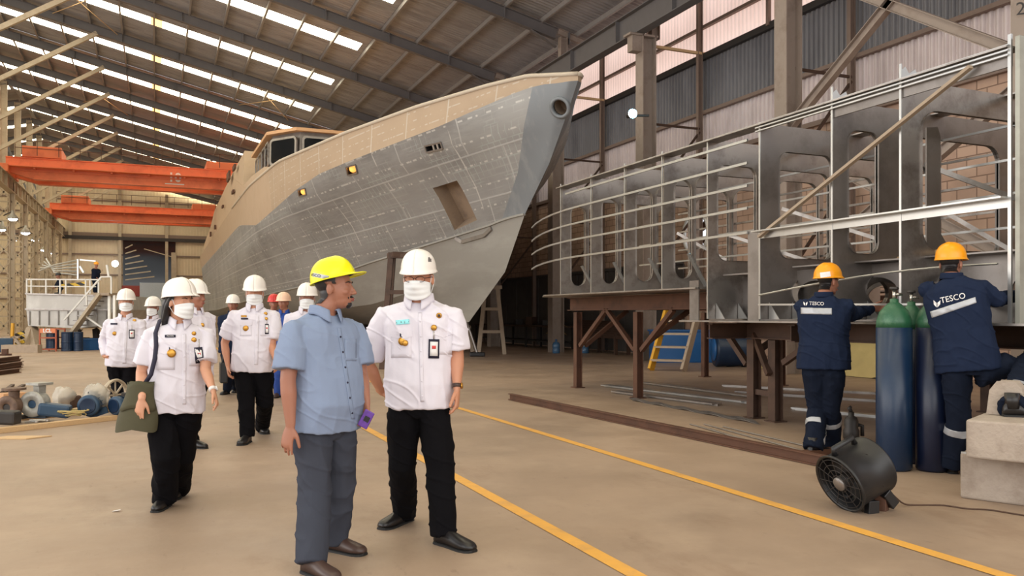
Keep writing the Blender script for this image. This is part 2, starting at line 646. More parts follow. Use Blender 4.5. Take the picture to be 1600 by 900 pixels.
# right wall: blockwork with the round fan opening, then three bands of sheet
fc = onX(1089, 365, XW)
m = MB()
plate(m, [[(0, 0), (110, 0), (110, 6.15), (0, 6.15)], circ(fc.y + 10, fc.z, 0.62, 0.52, 32)], 0.3, (XW + 0.17, -10, 0), (0, 1, 0), (0, 0, 1))
m.build('wall_right', M['brick'], kind='structure')
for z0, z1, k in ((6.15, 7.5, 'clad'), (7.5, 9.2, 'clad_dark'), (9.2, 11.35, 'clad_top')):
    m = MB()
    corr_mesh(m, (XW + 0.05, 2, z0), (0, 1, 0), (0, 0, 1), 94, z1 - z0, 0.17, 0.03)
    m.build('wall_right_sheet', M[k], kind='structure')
for z, s in ((6.18, 0.12), (7.5, 0.1), (9.2, 0.18), (10.1, 0.09), (11.25, 0.12)):
    m = MB()
    m.bar((XW - 0.06, 2, z), (XW - 0.06, YB, z), 0.12, s)
    m.build('trim_girt', M['girt'] if s < 0.15 else M['dark'], kind='structure')
m = MB()
for k in range(28):
    m.box((XW - 0.06, 22.6 + 1.2 * k, 1.5), (0.05, 1.18, 2.9))
m.bar((XW - 0.1, 22, 3.0), (XW - 0.1, 56, 3.0), 0.06, 0.1)
m.build('wall_right_panel', M['panel_dark'], kind='structure', bevel=0.01)
m = MB()
corr_mesh(m, (XW, YB, 0), (-1, 0, 0), (0, 0, 1), 24.5, 17, 0.3, 0.01, 4)
m.build('wall_back', M['clad_back'], kind='structure')
m = MB()
corr_mesh(m, (XL, YB, 0), (-1, 0, 0), (0, 0, 1), 20, 17, 0.3, 0.01, 4)
m.build('wall_back', M['clad_back'], kind='structure')
m = MB()
corr_mesh(m, (-28, 34, 0), (0, 1, 0), (0, 0, 1), 62, 12, 0.3, 0.01, 4)
m.build('wall_left', M['clad_back'], kind='structure')
for z, s in ((3, .15), (5.5, .15), (7.6, .15), (9.6, .5), (11.8, .15), (13.2, .15)):
    m = MB()
    m.bar((-28, YB - 0.1, z), (15, YB - 0.1, z), 0.15, s)
    m.build('trim_girt', M['girt'], kind='structure')
for x in (-8, -3.4, 1.1, 5.6, 10.2):
    m = MB()
    m.ibeam((x, YB - 0.25, 0), (x, YB - 0.25, zr(x)), 0.3, 0.3, 0.03, (0, 1, 0))
    m.build('column', M['lattice'], kind='structure')
# dark panel standing in for the dark sliding door opening to the next hall
a, b_ = P(192, 378, 85.5), P(273, 442, 85.5)
m = MB()
ya = YB - 0.2
xa, xb = -3.1, 1.95
m.box2((xa, ya - 0.02, 3.3), (xb, ya + 0.05, 9.2))
m.build('door_1', M['glass_dark'], kind='structure')
m = MB()
for k in range(7):
    m.bar((xa + 0.2, ya - 0.06, 5.0 + k * 0.55), (xa + 3.0 - k * 0.35, ya - 0.06, 5.4 + k * 0.55), 0.05, 0.12)
m.bar((xa + 2.0, ya - 0.06, 8.3), (xb - 0.2, ya - 0.06, 7.5), 0.05, 0.09)
m.bar((xa + 4.9, ya - 0.06, 4.4), (xa + 4.9, ya - 0.06, 8.0), 0.5, 0.1, (0, 1, 0))
m.build('door_1_frame', M['lattice'], kind='structure')
m = MB()
m.box2((-3.2, ya - 0.3, 3.3), (-0.9, ya - 0.1, 4.4))
m.build('door_2', mat('red_door', (150, 64, 56)), kind='structure')
m = MB()
m.box2((-1.5, ya - 1.3, 0), (2.7, ya - 1.1, 4.7))
m.build('door_3', mat('pale_door', (176, 186, 194), 0.4, 0.2), kind='structure')
m = MB()
m.bar((-9, YB - 0.3, 9.3), (15, YB - 0.3, 9.3), 0.25, 0.35)
m.build('trim_door_track', M['dark'], kind='structure')

# roof: sheets between translucent strips, purlins, rafters
XS = 8.2
for side in (0, 1):
    for k in range(-3, 16):
        y0 = 3 + 6 * k + 0.0
        ys = y0 + 3                                  # strip centre, mid-bay
        if y0 + 6 > YB + 5: continue
        if side and y0 < 30: continue
        xa, xb = (XL, XW + 0.5) if not side else (-28.5, XL)
        xs0, xs1 = (XL + 0.2, XS) if not side else (-26.0, XL - 0.2)
        dz = 0.58
        m = MB()
        nrm = 1
        def sheet(x0, x1, ya, yb):
            n = max(1, int((yb - ya) / 0.05))
            if side or k > 7: n = 2
            vs, fs = [], []
            for i in range(n + 1):
                y = ya + (yb - ya) * i / n
                h = 0.02 * max(-1, min(1, 1.5 * math.cos(2 * PI * y / 0.2))) if n > 2 else 0
                vs += [V((x0, y, zr(x0 + 1e-4 if x0 == XL and not side else x0) + dz + h)), V((x1, y, zr(x1) + dz + h))]
            for i in range(n):
                fs.append((2 * i, 2 * i + 1, 2 * i + 3, 2 * i + 2))
            m.add(vs, fs)
        sheet(xa, xb, y0, ys - 0.52)
        sheet(xa, xb, ys + 0.52, y0 + 6)
        if side: sheet(xa, xs0, ys - 0.52, ys + 0.52)
        sheet(xs1 if not side else xs1, xb, ys - 0.52, ys + 0.52)
        m.build('ceiling', M['roof'], kind='structure')
        m = MB()
        def q(x0, x1):
            m.quad((x0, ys - 0.52, zr(x0) + dz - 0.005), (x1, ys - 0.52, zr(x1) + dz - 0.005), (x1, ys + 0.52, zr(x1) + dz - 0.005), (x0, ys + 0.52, zr(x0) + dz - 0.005))
        if not side:
            q(xs0, -0.2); q(0.3, xs1)
            m.cur = 1
            q(-0.2, 0.3)
        else:
            q(xs0, xs1)
        m.build('window_%d' % (k + 4 + 20 * side), [M['skylight'], M['skylight_old']], kind='structure')
x = -8.6
while x < 15.2:
    m = MB()
    z = zr(x) + 0.46
    m.bar((x, -9, z), (x, YB, z), 0.035, 0.16)
    m.bar((x + 0.03, -9, z - 0.08), (x + 0.03, YB, z - 0.08), 0.07, 0.015)
    m.build('roof_beam', M['purlin'], kind='structure')
    x += 1.42
for k in range(-2, 16):
    y = 3 + 6 * k
    m = MB()
    m.ibeam((XL, y, zr(XL) + 0.2), (XC, y, zr(XC) + 0.2), 0.4, 0.2, 0.02)
    for j in range(9):                               # bolted splice plates
        xx = XL + 2.4 + j * 2.55
        m.bar((xx, y, zr(xx) - 0.02), (xx, y, zr(xx) + 0.42), 0.03, 0.24, (0, 1, 0))
    m.bar((XC - 1.0, y, zr(XC - 1.0) - 0.02), (XC, y, zr(XC) - 0.28), 0.16, 0.03)
    m.build('roof_beam', M['rafter'], kind='structure')
    m = MB()
    m.ibeam((XC + 0.1, y, zr(XC) + 0.3), (XW, y, zr(XW) + 0.25), 0.22, 0.14, 0.015)
    m.build('roof_beam', M['column'], kind='structure')
    if y > 30:
        m = MB()
        m.ibeam((XL - 19, y, zr(-28) + 0.2), (XL, y, zr(XL) + 0.2), 0.4, 0.2, 0.02)
        m.build('roof_beam', M['rafter'], kind='structure')
        m = MB()                                     # knee brace from the left column row
        m.bar((XL, y, 10.8), (-2.6, y, zr(-2.6) + 0.05), 0.18, 0.2)
        m.build('brace_beam', M['lattice'], kind='structure')
# thin crossed wind bracing rods under the roof
for (x0, y0) in ((-4.5, 39), (4.5, 45), (-4.5, 57)):
    m = MB()
    m.tube([(x0, y0, zr(x0) + .3), (x0 + 2.8, y0 + 6, zr(x0 + 2.8) + .3)], 0.02, 5)
    m.tube([(x0 + 2.8, y0, zr(x0 + 2.8) + .3), (x0, y0 + 6, zr(x0) + .3)], 0.02, 5)
    m.build('roof_beam', M['wood'], kind='structure')

# right column row
CYS = [9.25, 15] + [21 + 6 * k for k in range(13)]
for i, y in enumerate(CYS):
    m = MB()
    m.ibeam((XC, y, 0), (XC, y, 9.55), 0.46, 0.4, 0.03, (1, 0, 0))
    m.box2((XC - 0.55, y - 0.14, 9.05), (XC - 0.2, y + 0.14, 9.55))
    m.box2((XC - 0.65, y - 0.2, 9.5), (XC + 0.3, y + 0.2, 9.56))
    m.ibeam((XC + 0.28, y, 9.5), (XC + 0.28, y, zr(XC) + 0.1), 0.28, 0.22, 0.02, (1, 0, 0))
    m.build('column', M['column'], kind='structure')
    if i < 8:
        m = MB()
        m.ibeam((XW - 0.2, y, 0), (XW - 0.2, y, 11.1), 0.16, 0.12, 0.012, (1, 0, 0))
        m.build('column', M['girt'], kind='structure')
        m = MB()                                     # lacing between column and wall post
        for zz in (4.7, 7.0):
            m.bar((XC + 0.2, y, zz), (XW - 0.2, y, zz), 0.06, 0.06)
            m.bar((XC + 0.2, y, zz - 2.2), (XW - 0.2, y, zz - 0.1), 0.06, 0.06)
        m.build('brace_beam', M['rust_dark'], kind='structure')
        m = MB()
        m.bar((XC + 0.2, y, 9.3), (XW, y, 9.3), 0.08, 0.08)
        m.build('brace_beam', M['wood'], kind='structure')
for y in [3 + 6 * k + 3 for k in range(0, 10)]:
    m = MB()
    m.bar((XW - 0.12, y, 9.2), (XW - 0.12, y, 11.2), 0.1, 0.1, (0, 1, 0))
    m.build('column', M['girt'], kind='structure')
m = MB()
m.ibeam((XC - 0.3, 0, 9.93), (XC - 0.3, YB, 9.93), 0.72, 0.32, 0.03)
for k in range(30):
    m.bar((XC - 0.3, 3 * k + 1, 9.6), (XC - 0.3, 3 * k + 1, 10.26), 0.015, 0.3, (1, 0, 0))
m.build('crane_rail_beam', M['rafter'], kind='structure')
for (y0, z0, y1, z1) in ((15, 5.6, 9.25, 9.4), (15, 9.3, 9.25, 5.6), (15, 2.1, 9.25, 5.3), (15, 5.3, 9.25, 2.1)):
    m = MB()
    m.ibeam((XC, y0, z0), (XC, y1, z1), 0.2, 0.16, 0.015)
    m.build('brace_beam', M['column'], kind='structure')
t = link_mesh('column_number', text_mesh('2', 0.3), M['dark'])
t.matrix_world = Matrix.Translation(P(1595, 13, 13.6)) @ Matrix.Rotation(R(-45), 4, 'Z') @ Matrix.Rotation(PI / 2, 4, 'X')
tag(t, kind='structure')

# left row of lattice columns and their crane rail
for k in range(9):
    y = 45 + 6 * k
    m = MB()
    for dy in (-0.6, 0.6):
        m.ibeam((XL - 0.1 + dy * .8, y, 0), (XL - 0.1 + dy * .8, y, 10.0), 0.3, 0.3, 0.03, (1, 0, 0))
    n = 8
    for j in range(n):
        z0, z1 = 10 * j / n, 10 * (j + 1) / n
        m.bar((XL - 0.58, y, z0), (XL + 0.38, y, z1), 0.09, 0.09, (0, 1, 0))
        m.bar((XL + 0.38, y, z0), (XL - 0.58, y, z1), 0.09, 0.09, (0, 1, 0))
        m.bar((XL - 0.58, y, z1), (XL + 0.38, y, z1), 0.09, 0.09, (0, 1, 0))
    m.ibeam((XL - 0.1, y, 9.9), (XL - 0.1, y, zr(XL) + 0.2), 0.4, 0.3, 0.03, (1, 0, 0))
    m.build('column', M['lattice'], kind='structure')
    m = MB()
    m.bar((XL - 0.5, y + 0.3, 10.6), (XL - 2.5, y + 0.3, 15.6), 0.16, 0.16)
    m.build('brace_beam', M['rafter'], kind='structure')
m = MB()
m.ibeam((XL + 0.35, 36, 9.75), (XL + 0.35, YB, 9.75), 0.9, 0.4, 0.04)
for k in range(30):
    m.bar((XL + 0.35, 38 + 2 * k, 9.3), (XL + 0.35, 38 + 2 * k, 10.2), 0.02, 0.38, (1, 0, 0))
m.build('crane_rail_beam', M['lattice'], kind='structure')
for (u, v, d, s, e) in ((20, 341, 52, .28, 1), (3, 358, 50, .22, 1), (40, 363, 58, .28, 1), (55, 374, 66, .28, 1), (22, 375, 60, .18, 1), (41, 384, 68, .18, 1), (69, 390, 74, .28, 1), (81, 395, 82, .28, 1)):
    c = P(u, v, d)
    t = thing('highbay_lamp', 'round white high-bay lamp glowing in the side bay behind the left lattice columns', 'lamp', c, 'high-bay lamps in the left side bay')
    m = MB(); m.lathe([(0.06, 0.5), (0.1, 0.3), (s * 1.3, -0.02), (s * 1.25, -0.05)], c); m.build('lamp_shade', M['silver'], t, True)
    m = MB(); m.ell(c, (s, s, s * 0.6)); m.build('bulb', M['lamp_white'], t, True)
    yc = 45 + 6 * round((c.y - 45) / 6)
    m = MB(); m.tube([c + UP * 0.45, V((XL - 0.1, yc, c.z + 0.45))], 0.04, 6); m.build('lamp_arm', M['dark'], t)
for (u, v, d, s, k, lab) in ((988, 178, 23.2, 0.12, 'lamp_cool', 'bright cool floodlight on the grey column right of the bow'), (180, 412, 84, 0.3, 'lamp_white', 'bright floodlight glowing on the far back wall above the small hull')):
    c = P(u, v, d)
    t = thing('floodlight', lab, 'lamp', c)
    m = MB()
    m.lathe([(s * 0.5, 0.3), (s * 0.7, 0.18), (s * 1.15, 0), (s * 1.1, -0.02)], c, FW - RT * 0.3)
    m.build('lamp_housing', M['dark'], t, True)
    m = MB(); m.ell(c - FW * 0.02, (s * 1.05, s * 1.05, s * 1.05)); m.build('lamp_lens', M[k], t, True)
    m = MB(); m.bar(c + FW * 0.2, (c + FW * 0.2 + RT * 0.5) if u > 500 else V((c.x, YB, c.z)), 0.06, 0.06); m.build('bracket', M['dark'], t)

# cranes
def crane(y, lab, num):
    t = thing('overhead_crane', lab, 'crane', (2, y, 10))
    for j, dy in enumerate((0, 2.2)):
        m = MB()
        x0, x1 = XL + 0.4, XC - 0.4
        prof = [(x0, 10.35), (x0 + 1.5, 9.95), (x1 - 1.5, 9.95), (x1, 10.35), (x1, 11.25), (x0, 11.25)]
        plate(m, [[(p[0], p[1]) for p in prof]], 0.5, (0, y + dy, 0), (1, 0, 0), (0, 0, 1))
        m.bar((x0, y + dy, 11.25), (x1, y + dy, 11.25), 0.65, 0.06)
        m.bar((x0 + 1.5, y + dy, 9.95), (x1 - 1.5, y + dy, 9.95), 0.65, 0.06)
        m.bar((x0 + .8, y + dy - 0.3, 10.45), (x1 - .8, y + dy - 0.3, 10.45), 0.08, 0.08)
        m.build('girder', M['crane'], t)
    m = MB()
    for k in range(9):
        m.bar((-7 + 2.2 * k, y - 0.7, 10.55), (-7 + 2.2 * k, y - 0.25, 10.55), 0.12, 0.12)
    m.bar((XL + .6, y - 0.62, 10.62), (XC - .6, y - 0.62, 10.62), 0.7, 0.04)
    m.build('walkway', M['crane'], t)
    m = MB()
    for k in range(17):
        m.bar((-8 + 1.2 * k, y - 0.95, 11.3), (-8 + 1.2 * k, y - 0.95, 12.2), 0.04, 0.04)
    for zz in (11.75, 12.2):
        m.bar((-8, y - 0.95, zz), (11.5, y - 0.95, zz), 0.04, 0.04)
    m.build('handrail', M['rust'], t)
    for x in (XL + 0.35, XC - 0.35):
        m = MB()
        m.box2((x - 0.3, y - 1.2, 10.2), (x + 0.3, y + 3.4, 10.7))
        m.build('end_carriage', M['crane'], t, bevel=0.03)
    m = MB()
    hx = XL + 2.5
    m.box2((hx - 1.2, y - 0.4, 11.3), (hx + 1.0, y + 2.6, 12.0))
    m.build('hoist_trolley', M['crane'], t, bevel=0.03)
    m = MB()
    m.box2((3.2, y - 0.3, 11.3), (5.3, y + 2.5, 11.8))
    m.build('hoist_trolley', M['crane'], t, bevel=0.03)
    if num:
        me = text_mesh('10', 0.85, 0.01, bold=0.02)
        c = P(273, 277, y / (0.919 + 0.405 * 0.394) - 0.5)
        me.transform(Matrix.Translation((c.x, y - 0.29, c.z)) @ Matrix.Rotation(PI / 2, 4, 'X'))
        link_mesh('number_plate', me, M['white_paint'], t)
        m = MB(); m.bar((c.x - 0.6, y - 0.27, c.z - 0.42), (c.x + 0.6, y - 0.27, c.z - 0.42), 0.03, 0.06)
        m.build('number_underline', M['white_paint'], t)
    return t


crane(60.5, 'orange overhead travelling crane nearest the camera, marked 10, above the hull', True)
crane(84, 'orange overhead travelling crane further back, close to the cream back wall', False)

# exhaust fan in the round wall opening
t = thing('exhaust_fan', 'round exhaust fan in the bright circular opening of the block wall', 'fan', fc)
m = MB()
m.lathe([(0.60, -0.02), (0.66, -0.02), (0.66, 0.1), (0.60, 0.1)], fc, (-1, 0, 0), 32, True)
m.build('fan_housing', M['white_paint'], t, True)
m = MB()
for k in range(5):
    a = 2 * PI * k / 5
    d1, d2 = V((0, math.cos(a), math.sin(a))), V((0, -math.sin(a), math.cos(a)))
    m.quad(fc + d1 * .12 - d2 * .06, fc + d1 * .12 + d2 * .06 + V((.06, 0, 0)), fc + d1 * .5 + d2 * .16 + V((.08, 0, 0)), fc + d1 * .5 - d2 * .08)
m.build('fan_blades', M['rust'], t, thick=0.01)
m = MB(); m.ell(fc, (0.12, 0.16, 0.16)); m.build('fan_hub', M['rust'], t, True)
# ------------------------------------------------------------------ the patrol hull
def hull_material():
    m, nt, b = newmat('brushed_hull_plating')
    L = nt.links
    uv = N(nt, 'ShaderNodeUVMap', uv_map='plating')
    tc = N(nt, 'ShaderNodeTexCoord')
    def mapped(sx, sy, rot=0):
        mp = N(nt, 'ShaderNodeMapping')
        mp.inputs['Scale'].default_value = (sx, sy, 1)
        mp.inputs['Rotation'].default_value = (0, 0, rot)
        L.new(uv.outputs[0], mp.inputs[0])
        return mp.outputs[0]
    def brick(vec, bw, rh, ms, off=0.5):
        br = N(nt, 'ShaderNodeTexBrick', offset=off)
        br.inputs['Color1'].default_value = (0, 0, 0, 1)
        br.inputs['Color2'].default_value = (0, 0, 0, 1)
        br.inputs['Mortar'].default_value = (1, 1, 1, 1)
        br.inputs['Scale'].default_value = 1
        br.inputs['Brick Width'].default_value = bw
        br.inputs['Row Height'].default_value = rh
        br.inputs['Mortar Size'].default_value = ms
        br.inputs['Mortar Smooth'].default_value = 0.6
        L.new(vec, br.inputs['Vector'])
        return br.outputs['Color']
    def rng(fac, lo, hi, a=0.0, c=1.0):
        r_ = N(nt, 'ShaderNodeMapRange')
        r_.inputs[1].default_value, r_.inputs[2].default_value = lo, hi
        r_.inputs[3].default_value, r_.inputs[4].default_value = a, c
        L.new(fac, r_.inputs[0])
        return r_.outputs[0]
    def noise_(vec, sc, det=4, rgh=0.5):
        n = N(nt, 'ShaderNodeTexNoise', i_Scale=sc, i_Detail=det, i_Roughness=rgh)
        L.new(vec, n.inputs['Vector'])
        return n.outputs['Fac']
    def mul(a, c):
        x = N(nt, 'ShaderNodeMath', operation='MULTIPLY')
        for i, y in enumerate((a, c)):
            if isinstance(y, float): x.inputs[i].default_value = y
            else: L.new(y, x.inputs[i])
        return x.outputs[0]
    def mixc(fac, a, c):
        x = N(nt, 'ShaderNodeMix', data_type='RGBA')
        L.new(fac, x.inputs[0])
        if isinstance(a, tuple): x.inputs[6].default_value = (*lin(a), 1)
        else: L.new(a, x.inputs[6])
        x.inputs[7].default_value = (*lin(c), 1)
        return x.outputs[2]
    # distort the plating coordinates a little so the strokes look hand-made
    big = mapped(1, 1)
    c = mixc(rng(noise_(big, 0.5, 5), 0.35, 0.65), (154, 153, 152), (132, 131, 130))
    c = mixc(mul(rng(noise_(mapped(0.5, 3), 2.0, 6, 0.7), 0.45, 0.65), 0.55), c, (160, 160, 158))
    c = mixc(mul(rng(noise_(mapped(0.4, 1.2), 0.7, 3), 0.5, 0.62), 0.35), c, (168, 168, 165))
    small = brick(mapped(1, 1), 0.62, 0.16, 0.018, 0.3)
    c = mixc(mul(mul(small, rng(noise_(big, 1.1, 3), 0.47, 0.6)), 0.4), c, (178, 178, 176))
    ticks = brick(mapped(1, 1), 0.2, 0.42, 0.016, 0.37)
    c = mixc(mul(mul(ticks, rng(noise_(big, 0.8, 3), 0.5, 0.6)), 0.4), c, (186, 198, 194))
    dash = brick(mapped(1, 1), 3.0, 0.55, 0.03, 0.0)
    c = mixc(mul(mul(dash, rng(noise_(mapped(4.5, 0.7), 1.6, 1), 0.52, 0.56)), 0.75), c, (206, 204, 199))
    seam = brick(mapped(1, 1), 2.3, 1.15, 0.03, 0.5)
    c = mixc(mul(seam, 0.7), c, (186, 185, 183))
    L.new(c, b.inputs['Base Color'])
    b.inputs['Roughness'].default_value = 0.5
    b.inputs['Metallic'].default_value = 0.25
    bp = N(nt, 'ShaderNodeBump')
    bp.inputs['Strength'].default_value = 0.25
    bp.inputs['Distance'].default_value = 0.02
    L.new(seam, bp.inputs['Height'])
    L.new(bp.outputs[0], b.inputs['Normal'])
    return m


M['hull'] = hull_material()
M['stem'] = mat('blue_grey_stem_plate', (126, 131, 136), 0.5, 0.2, 0.08, 1.2, dirt=(160, 162, 162), dirt_amt=0.5, stretch=(1, 1, 0.4))
M['bottom'] = mat('bottom_plating', (150, 147, 141), 0.55, 0.15, 0.1, 0.8, dirt=(172, 170, 164), dirt_amt=0.5, stretch=(1, 0.2, 1))


def bulwark_mat():
    m, nt, b = newmat('tan_primed_bulwark')
    L = nt.links
    uv = N(nt, 'ShaderNodeUVMap', uv_map='plating')
    def brick(bw, rh, ms, off=0.0):
        br = N(nt, 'ShaderNodeTexBrick', offset=off)
        for k_, v_ in (('Color1', 0), ('Color2', 0), ('Mortar', 1)):
            br.inputs[k_].default_value = (v_, v_, v_, 1)
        br.inputs['Scale'].default_value = 1
        br.inputs['Brick Width'].default_value = bw
        br.inputs['Row Height'].default_value = rh
        br.inputs['Mortar Size'].default_value = ms
        br.inputs['Mortar Smooth'].default_value = 0.5
        L.new(uv.outputs[0], br.inputs['Vector'])
        return br.outputs['Color']
    n = N(nt, 'ShaderNodeTexNoise', i_Scale=1.5, i_Detail=5.0)
    L.new(uv.outputs[0], n.inputs['Vector'])
    c = N(nt, 'ShaderNodeMix', data_type='RGBA')
    c.inputs[6].default_value = (*lin((188, 165, 139)), 1)
    c.inputs[7].default_value = (*lin((174, 152, 128)), 1)
    L.new(n.outputs['Fac'], c.inputs[0])
    out = c.outputs[2]
    n2 = N(nt, 'ShaderNodeTexNoise', i_Scale=2.4, i_Detail=1.0)
    mp = N(nt, 'ShaderNodeMapping')
    mp.inputs['Scale'].default_value = (2.6, 0.6, 1)
    L.new(uv.outputs[0], mp.inputs[0]); L.new(mp.outputs[0], n2.inputs['Vector'])
    rp = N(nt, 'ShaderNodeMapRange'); rp.inputs[1].default_value, rp.inputs[2].default_value = 0.5, 0.56
    L.new(n2.outputs['Fac'], rp.inputs[0])
    for bb, amt, gate in ((brick(1.5, 5, 0.03), 0.6, False), (brick(3, 0.22, 0.022), 0.6, True)):
        mu = N(nt, 'ShaderNodeMath', operation='MULTIPLY')
        L.new(bb, mu.inputs[0]); mu.inputs[1].default_value = amt
        f = mu.outputs[0]
        if gate:
            m2 = N(nt, 'ShaderNodeMath', operation='MULTIPLY'); L.new(f, m2.inputs[0]); L.new(rp.outputs[0], m2.inputs[1]); f = m2.outputs[0]
        x = N(nt, 'ShaderNodeMix', data_type='RGBA')
        L.new(f, x.inputs[0]); L.new(out, x.inputs[6]); x.inputs[7].default_value = (*lin((204, 196, 182)), 1)
        out = x.outputs[2]
    L.new(out, b.inputs['Base Color'])
    b.inputs['Roughness'].default_value = 0.6
    return m


M['bulwark'] = bulwark_mat()
HX, YSTERN = 8.2, 78.0


def uv_of(Y, X):
    th = math.atan2(X, Y) - YAW
    return CX + F_PX * math.tan(th), math.hypot(X, Y) * math.cos(th)


def z_img(Y, X, curve):
    u, d = uv_of(Y, X)
    return CAMH + (HY - interp(u, curve)) / F_PX * d


DECK_B = [(0, 0.0), (0.12, 0.16), (1, 0.52), (2, 0.98), (4.3, 1.98), (7.3, 3.08), (10, 3.82), (13.3, 4.42), (19, 4.75), (26, 4.8), (62, 4.6)]
CHINE_B = [(0, 0.0), (1.5, 0.25), (3.7, 0.72), (7.7, 1.9), (12.7, 3.05), (18.7, 3.5), (24, 3.9), (32, 4.35), (60, 4.3)]
C_TOP = [(430, 255), (540, 208), (650, 168), (760, 135), (835, 117), (870, 109.5), (903, 113)]
C_KNU = [(400, 352), (425, 330), (462, 297), (500, 271), (550, 250), (687, 197), (747, 170), (800, 147), (853, 128), (903, 124)]
C_L2 = [(370, 410), (410, 372), (450, 335), (500, 300), (550, 275), (617, 255), (700, 227), (840, 190), (880, 180)]
C_CHI = [(330, 487), (430, 457), (480, 446), (580, 410), (700, 373), (820, 335)]
STEM = {'top': (903, 116), 'knu': (903, 126), 'l2': (886, 178), 'mid': (858, 250), 'chi': (820, 335), 'bil': (789, 425), 'keel': (733, 503)}


def stem_pt(k):
    u, v = STEM[k]
    return onX(u, v, HX)


def smooth_b(pts, s):
    # catmull-ish smoothing of the half-breadth table
    return (interp(s, pts) * 2 + interp(max(0, s - 0.6), pts) + interp(s + 0.6, pts)) / 4 if s > 0.7 else interp(s, pts)


NS = 90
ROWS = {}
for key in ('top', 'knu', 'l2', 'mid', 'chi', 'bil', 'keel'):
    s0 = stem_pt(key)
    row = []
    for i in range(NS + 1):
        t = i / NS
        Y = s0.y + (YSTERN - s0.y) * (0.12 * t + 0.88 * t ** 2.2)
        s = Y - s0.y
        if key in ('top', 'knu', 'l2'):
            sc = {'top': 1, 'knu': 0.97, 'l2': 0.94}[key]
            b = smooth_b(DECK_B, s) * sc
            cur = {'top': C_TOP, 'knu': C_KNU, 'l2': C_L2}[key]
            Yc = min(Y, {'top': 28.5, 'knu': 40, 'l2': 44}[key])
            z = z_img(Yc, HX - (smooth_b(DECK_B, Yc - s0.y) * sc), cur)
            if s < 1.2: z = z * (s / 1.2) + s0.z * (1 - s / 1.2)
        elif key == 'chi':
            b = smooth_b(CHINE_B, s)
            Yc = min(Y, 60)
            z = z_img(Yc, HX - smooth_b(CHINE_B, Yc - s0.y), C_CHI)
            if s < 1.5: z = z * (s / 1.5) + s0.z * (1 - s / 1.5)
        elif key == 'mid':
            b = 0.0; z = 0
        elif key == 'bil':
            b = smooth_b(CHINE_B, s * 1.0) * 0.74
            z = s0.z
        else:
            b = 0.0; z = max(0.95, s0.z - s * 0.03)
        row.append([Y, b, z])
    ROWS[key] = row
for i in range(NS + 1):
    t = i / NS
    l2, ch, ke = ROWS['l2'][i], ROWS['chi'][i], ROWS['keel'][i]
    md = ROWS['mid'][i]
    # flare: the mid row is pulled in from the straight line near the bow
    fl = max(0.0, 0.16 * (1 - t * 1.6))
    md[1] = (l2[1] * 0.5 + ch[1] * 0.5) * (1 - fl)
    md[2] = l2[2] * 0.52 + ch[2] * 0.48
    bl = ROWS['bil'][i]
    w0 = min(1, (bl[0] - ROWS['bil'][0][0]) / 8)
    bl[2] = bl[2] * (1 - w0) + (ke[2] * 0.62 + ch[2] * 0.38) * w0
ORDER = ['top', 'knu', 'l2', 'mid', 'chi', 'bil', 'keel']
SUBS = {'top': 2, 'knu': 2, 'l2': 4, 'mid': 5, 'chi': 4, 'bil': 4}
GRID = []
ROWMAT = []
for k, k2 in zip(ORDER, ORDER[1:]):
    n = SUBS[k]
    for j in range(n):
        f = j / n
        GRID.append([[a[q] * (1 - f) + b2[q] * f for q in range(3)] for a, b2 in zip(ROWS[k], ROWS[k2])])
        ROWMAT.append({'top': 1, 'chi': 3, 'bil': 3}.get(k, 0))
GRID.append(ROWS['keel'])
NR = len(GRID)
vs, fs, ms, uvs = [], [], [], {}
for sgn in (-1, 1):
    base = len(vs)
    for r_ in range(NR):
        for i in range(NS + 1):
            Y, b, z = GRID[r_][i]
            vs.append((HX + sgn * b, Y, z))
    for r_ in range(NR - 1):
        for i in range(NS):
            a = base + r_ * (NS + 1) + i
            q = (a, a + 1, a + NS + 2, a + NS + 1)
            fs.append(q if sgn > 0 else q[::-1])
            mm = ROWMAT[r_]
            Y = GRID[r_][i][0]
            if mm == 0 and i < 9: mm = 2
            if r_ < 2 and Y > 30: mm = 5
            ms.append(mm)
n0 = NR * (NS + 1)
for i in range(NS):                                   # deck and keel closing strips, transom
    fs.append((i, i + 1, n0 + i + 1, n0 + i)); ms.append(4)
tr = [r_ * (NS + 1) + NS for r_ in range(NR)]
for a, b2 in zip(tr, tr[1:]):
    fs.append((a, b2, n0 + b2, n0 + a)); ms.append(4)
me = bpy.data.meshes.new('hull')
me.from_pydata(vs, [], fs)
me.polygons.foreach_set('material_index', ms)
uvl = me.uv_layers.new(name='plating')
for p in me.polygons:
    for li in p.loop_indices:
        vi = me.loops[li].vertex_index
        r_ = (vi % n0) // (NS + 1)
        c = me.vertices[vi].co
        rl = {0: 0}.get(r_, 0)
        uvl.data[li].uv = (c.y + 0.28 * (c.z), c.z * 1.05 + 0.2 * abs(c.x - HX))
bm = bmesh.new(); bm.from_mesh(me)
bmesh.ops.remove_doubles(bm, verts=bm.verts, dist=0.001)
bmesh.ops.dissolve_degenerate(bm, edges=bm.edges, dist=0.0005)
bmesh.ops.recalc_face_normals(bm, faces=bm.faces)
bm.to_mesh(me); bm.free()
HULLMATS = [M['hull'], M['bulwark'], M['stem'], M['bottom'], M['tan'], M['tan'], mat('pocket_primer', (150, 130, 110), .6, 0, .1, 3, dirt=(112, 98, 88), dirt_amt=.6), M['dark']]
M['tan_side'] = M['tan']
ship = thing('patrol_ship', 'large grey unpainted steel patrol ship hull with tan primed upperworks on stands', 'ship', (HX, 45, 0.9))
for m_ in HULLMATS: me.materials.append(m_)
tmp = bpy.data.objects.new('tmp', me); C.objects.link(tmp)
bvh_h = BVHTree.FromObject(tmp, bpy.context.evaluated_depsgraph_get())


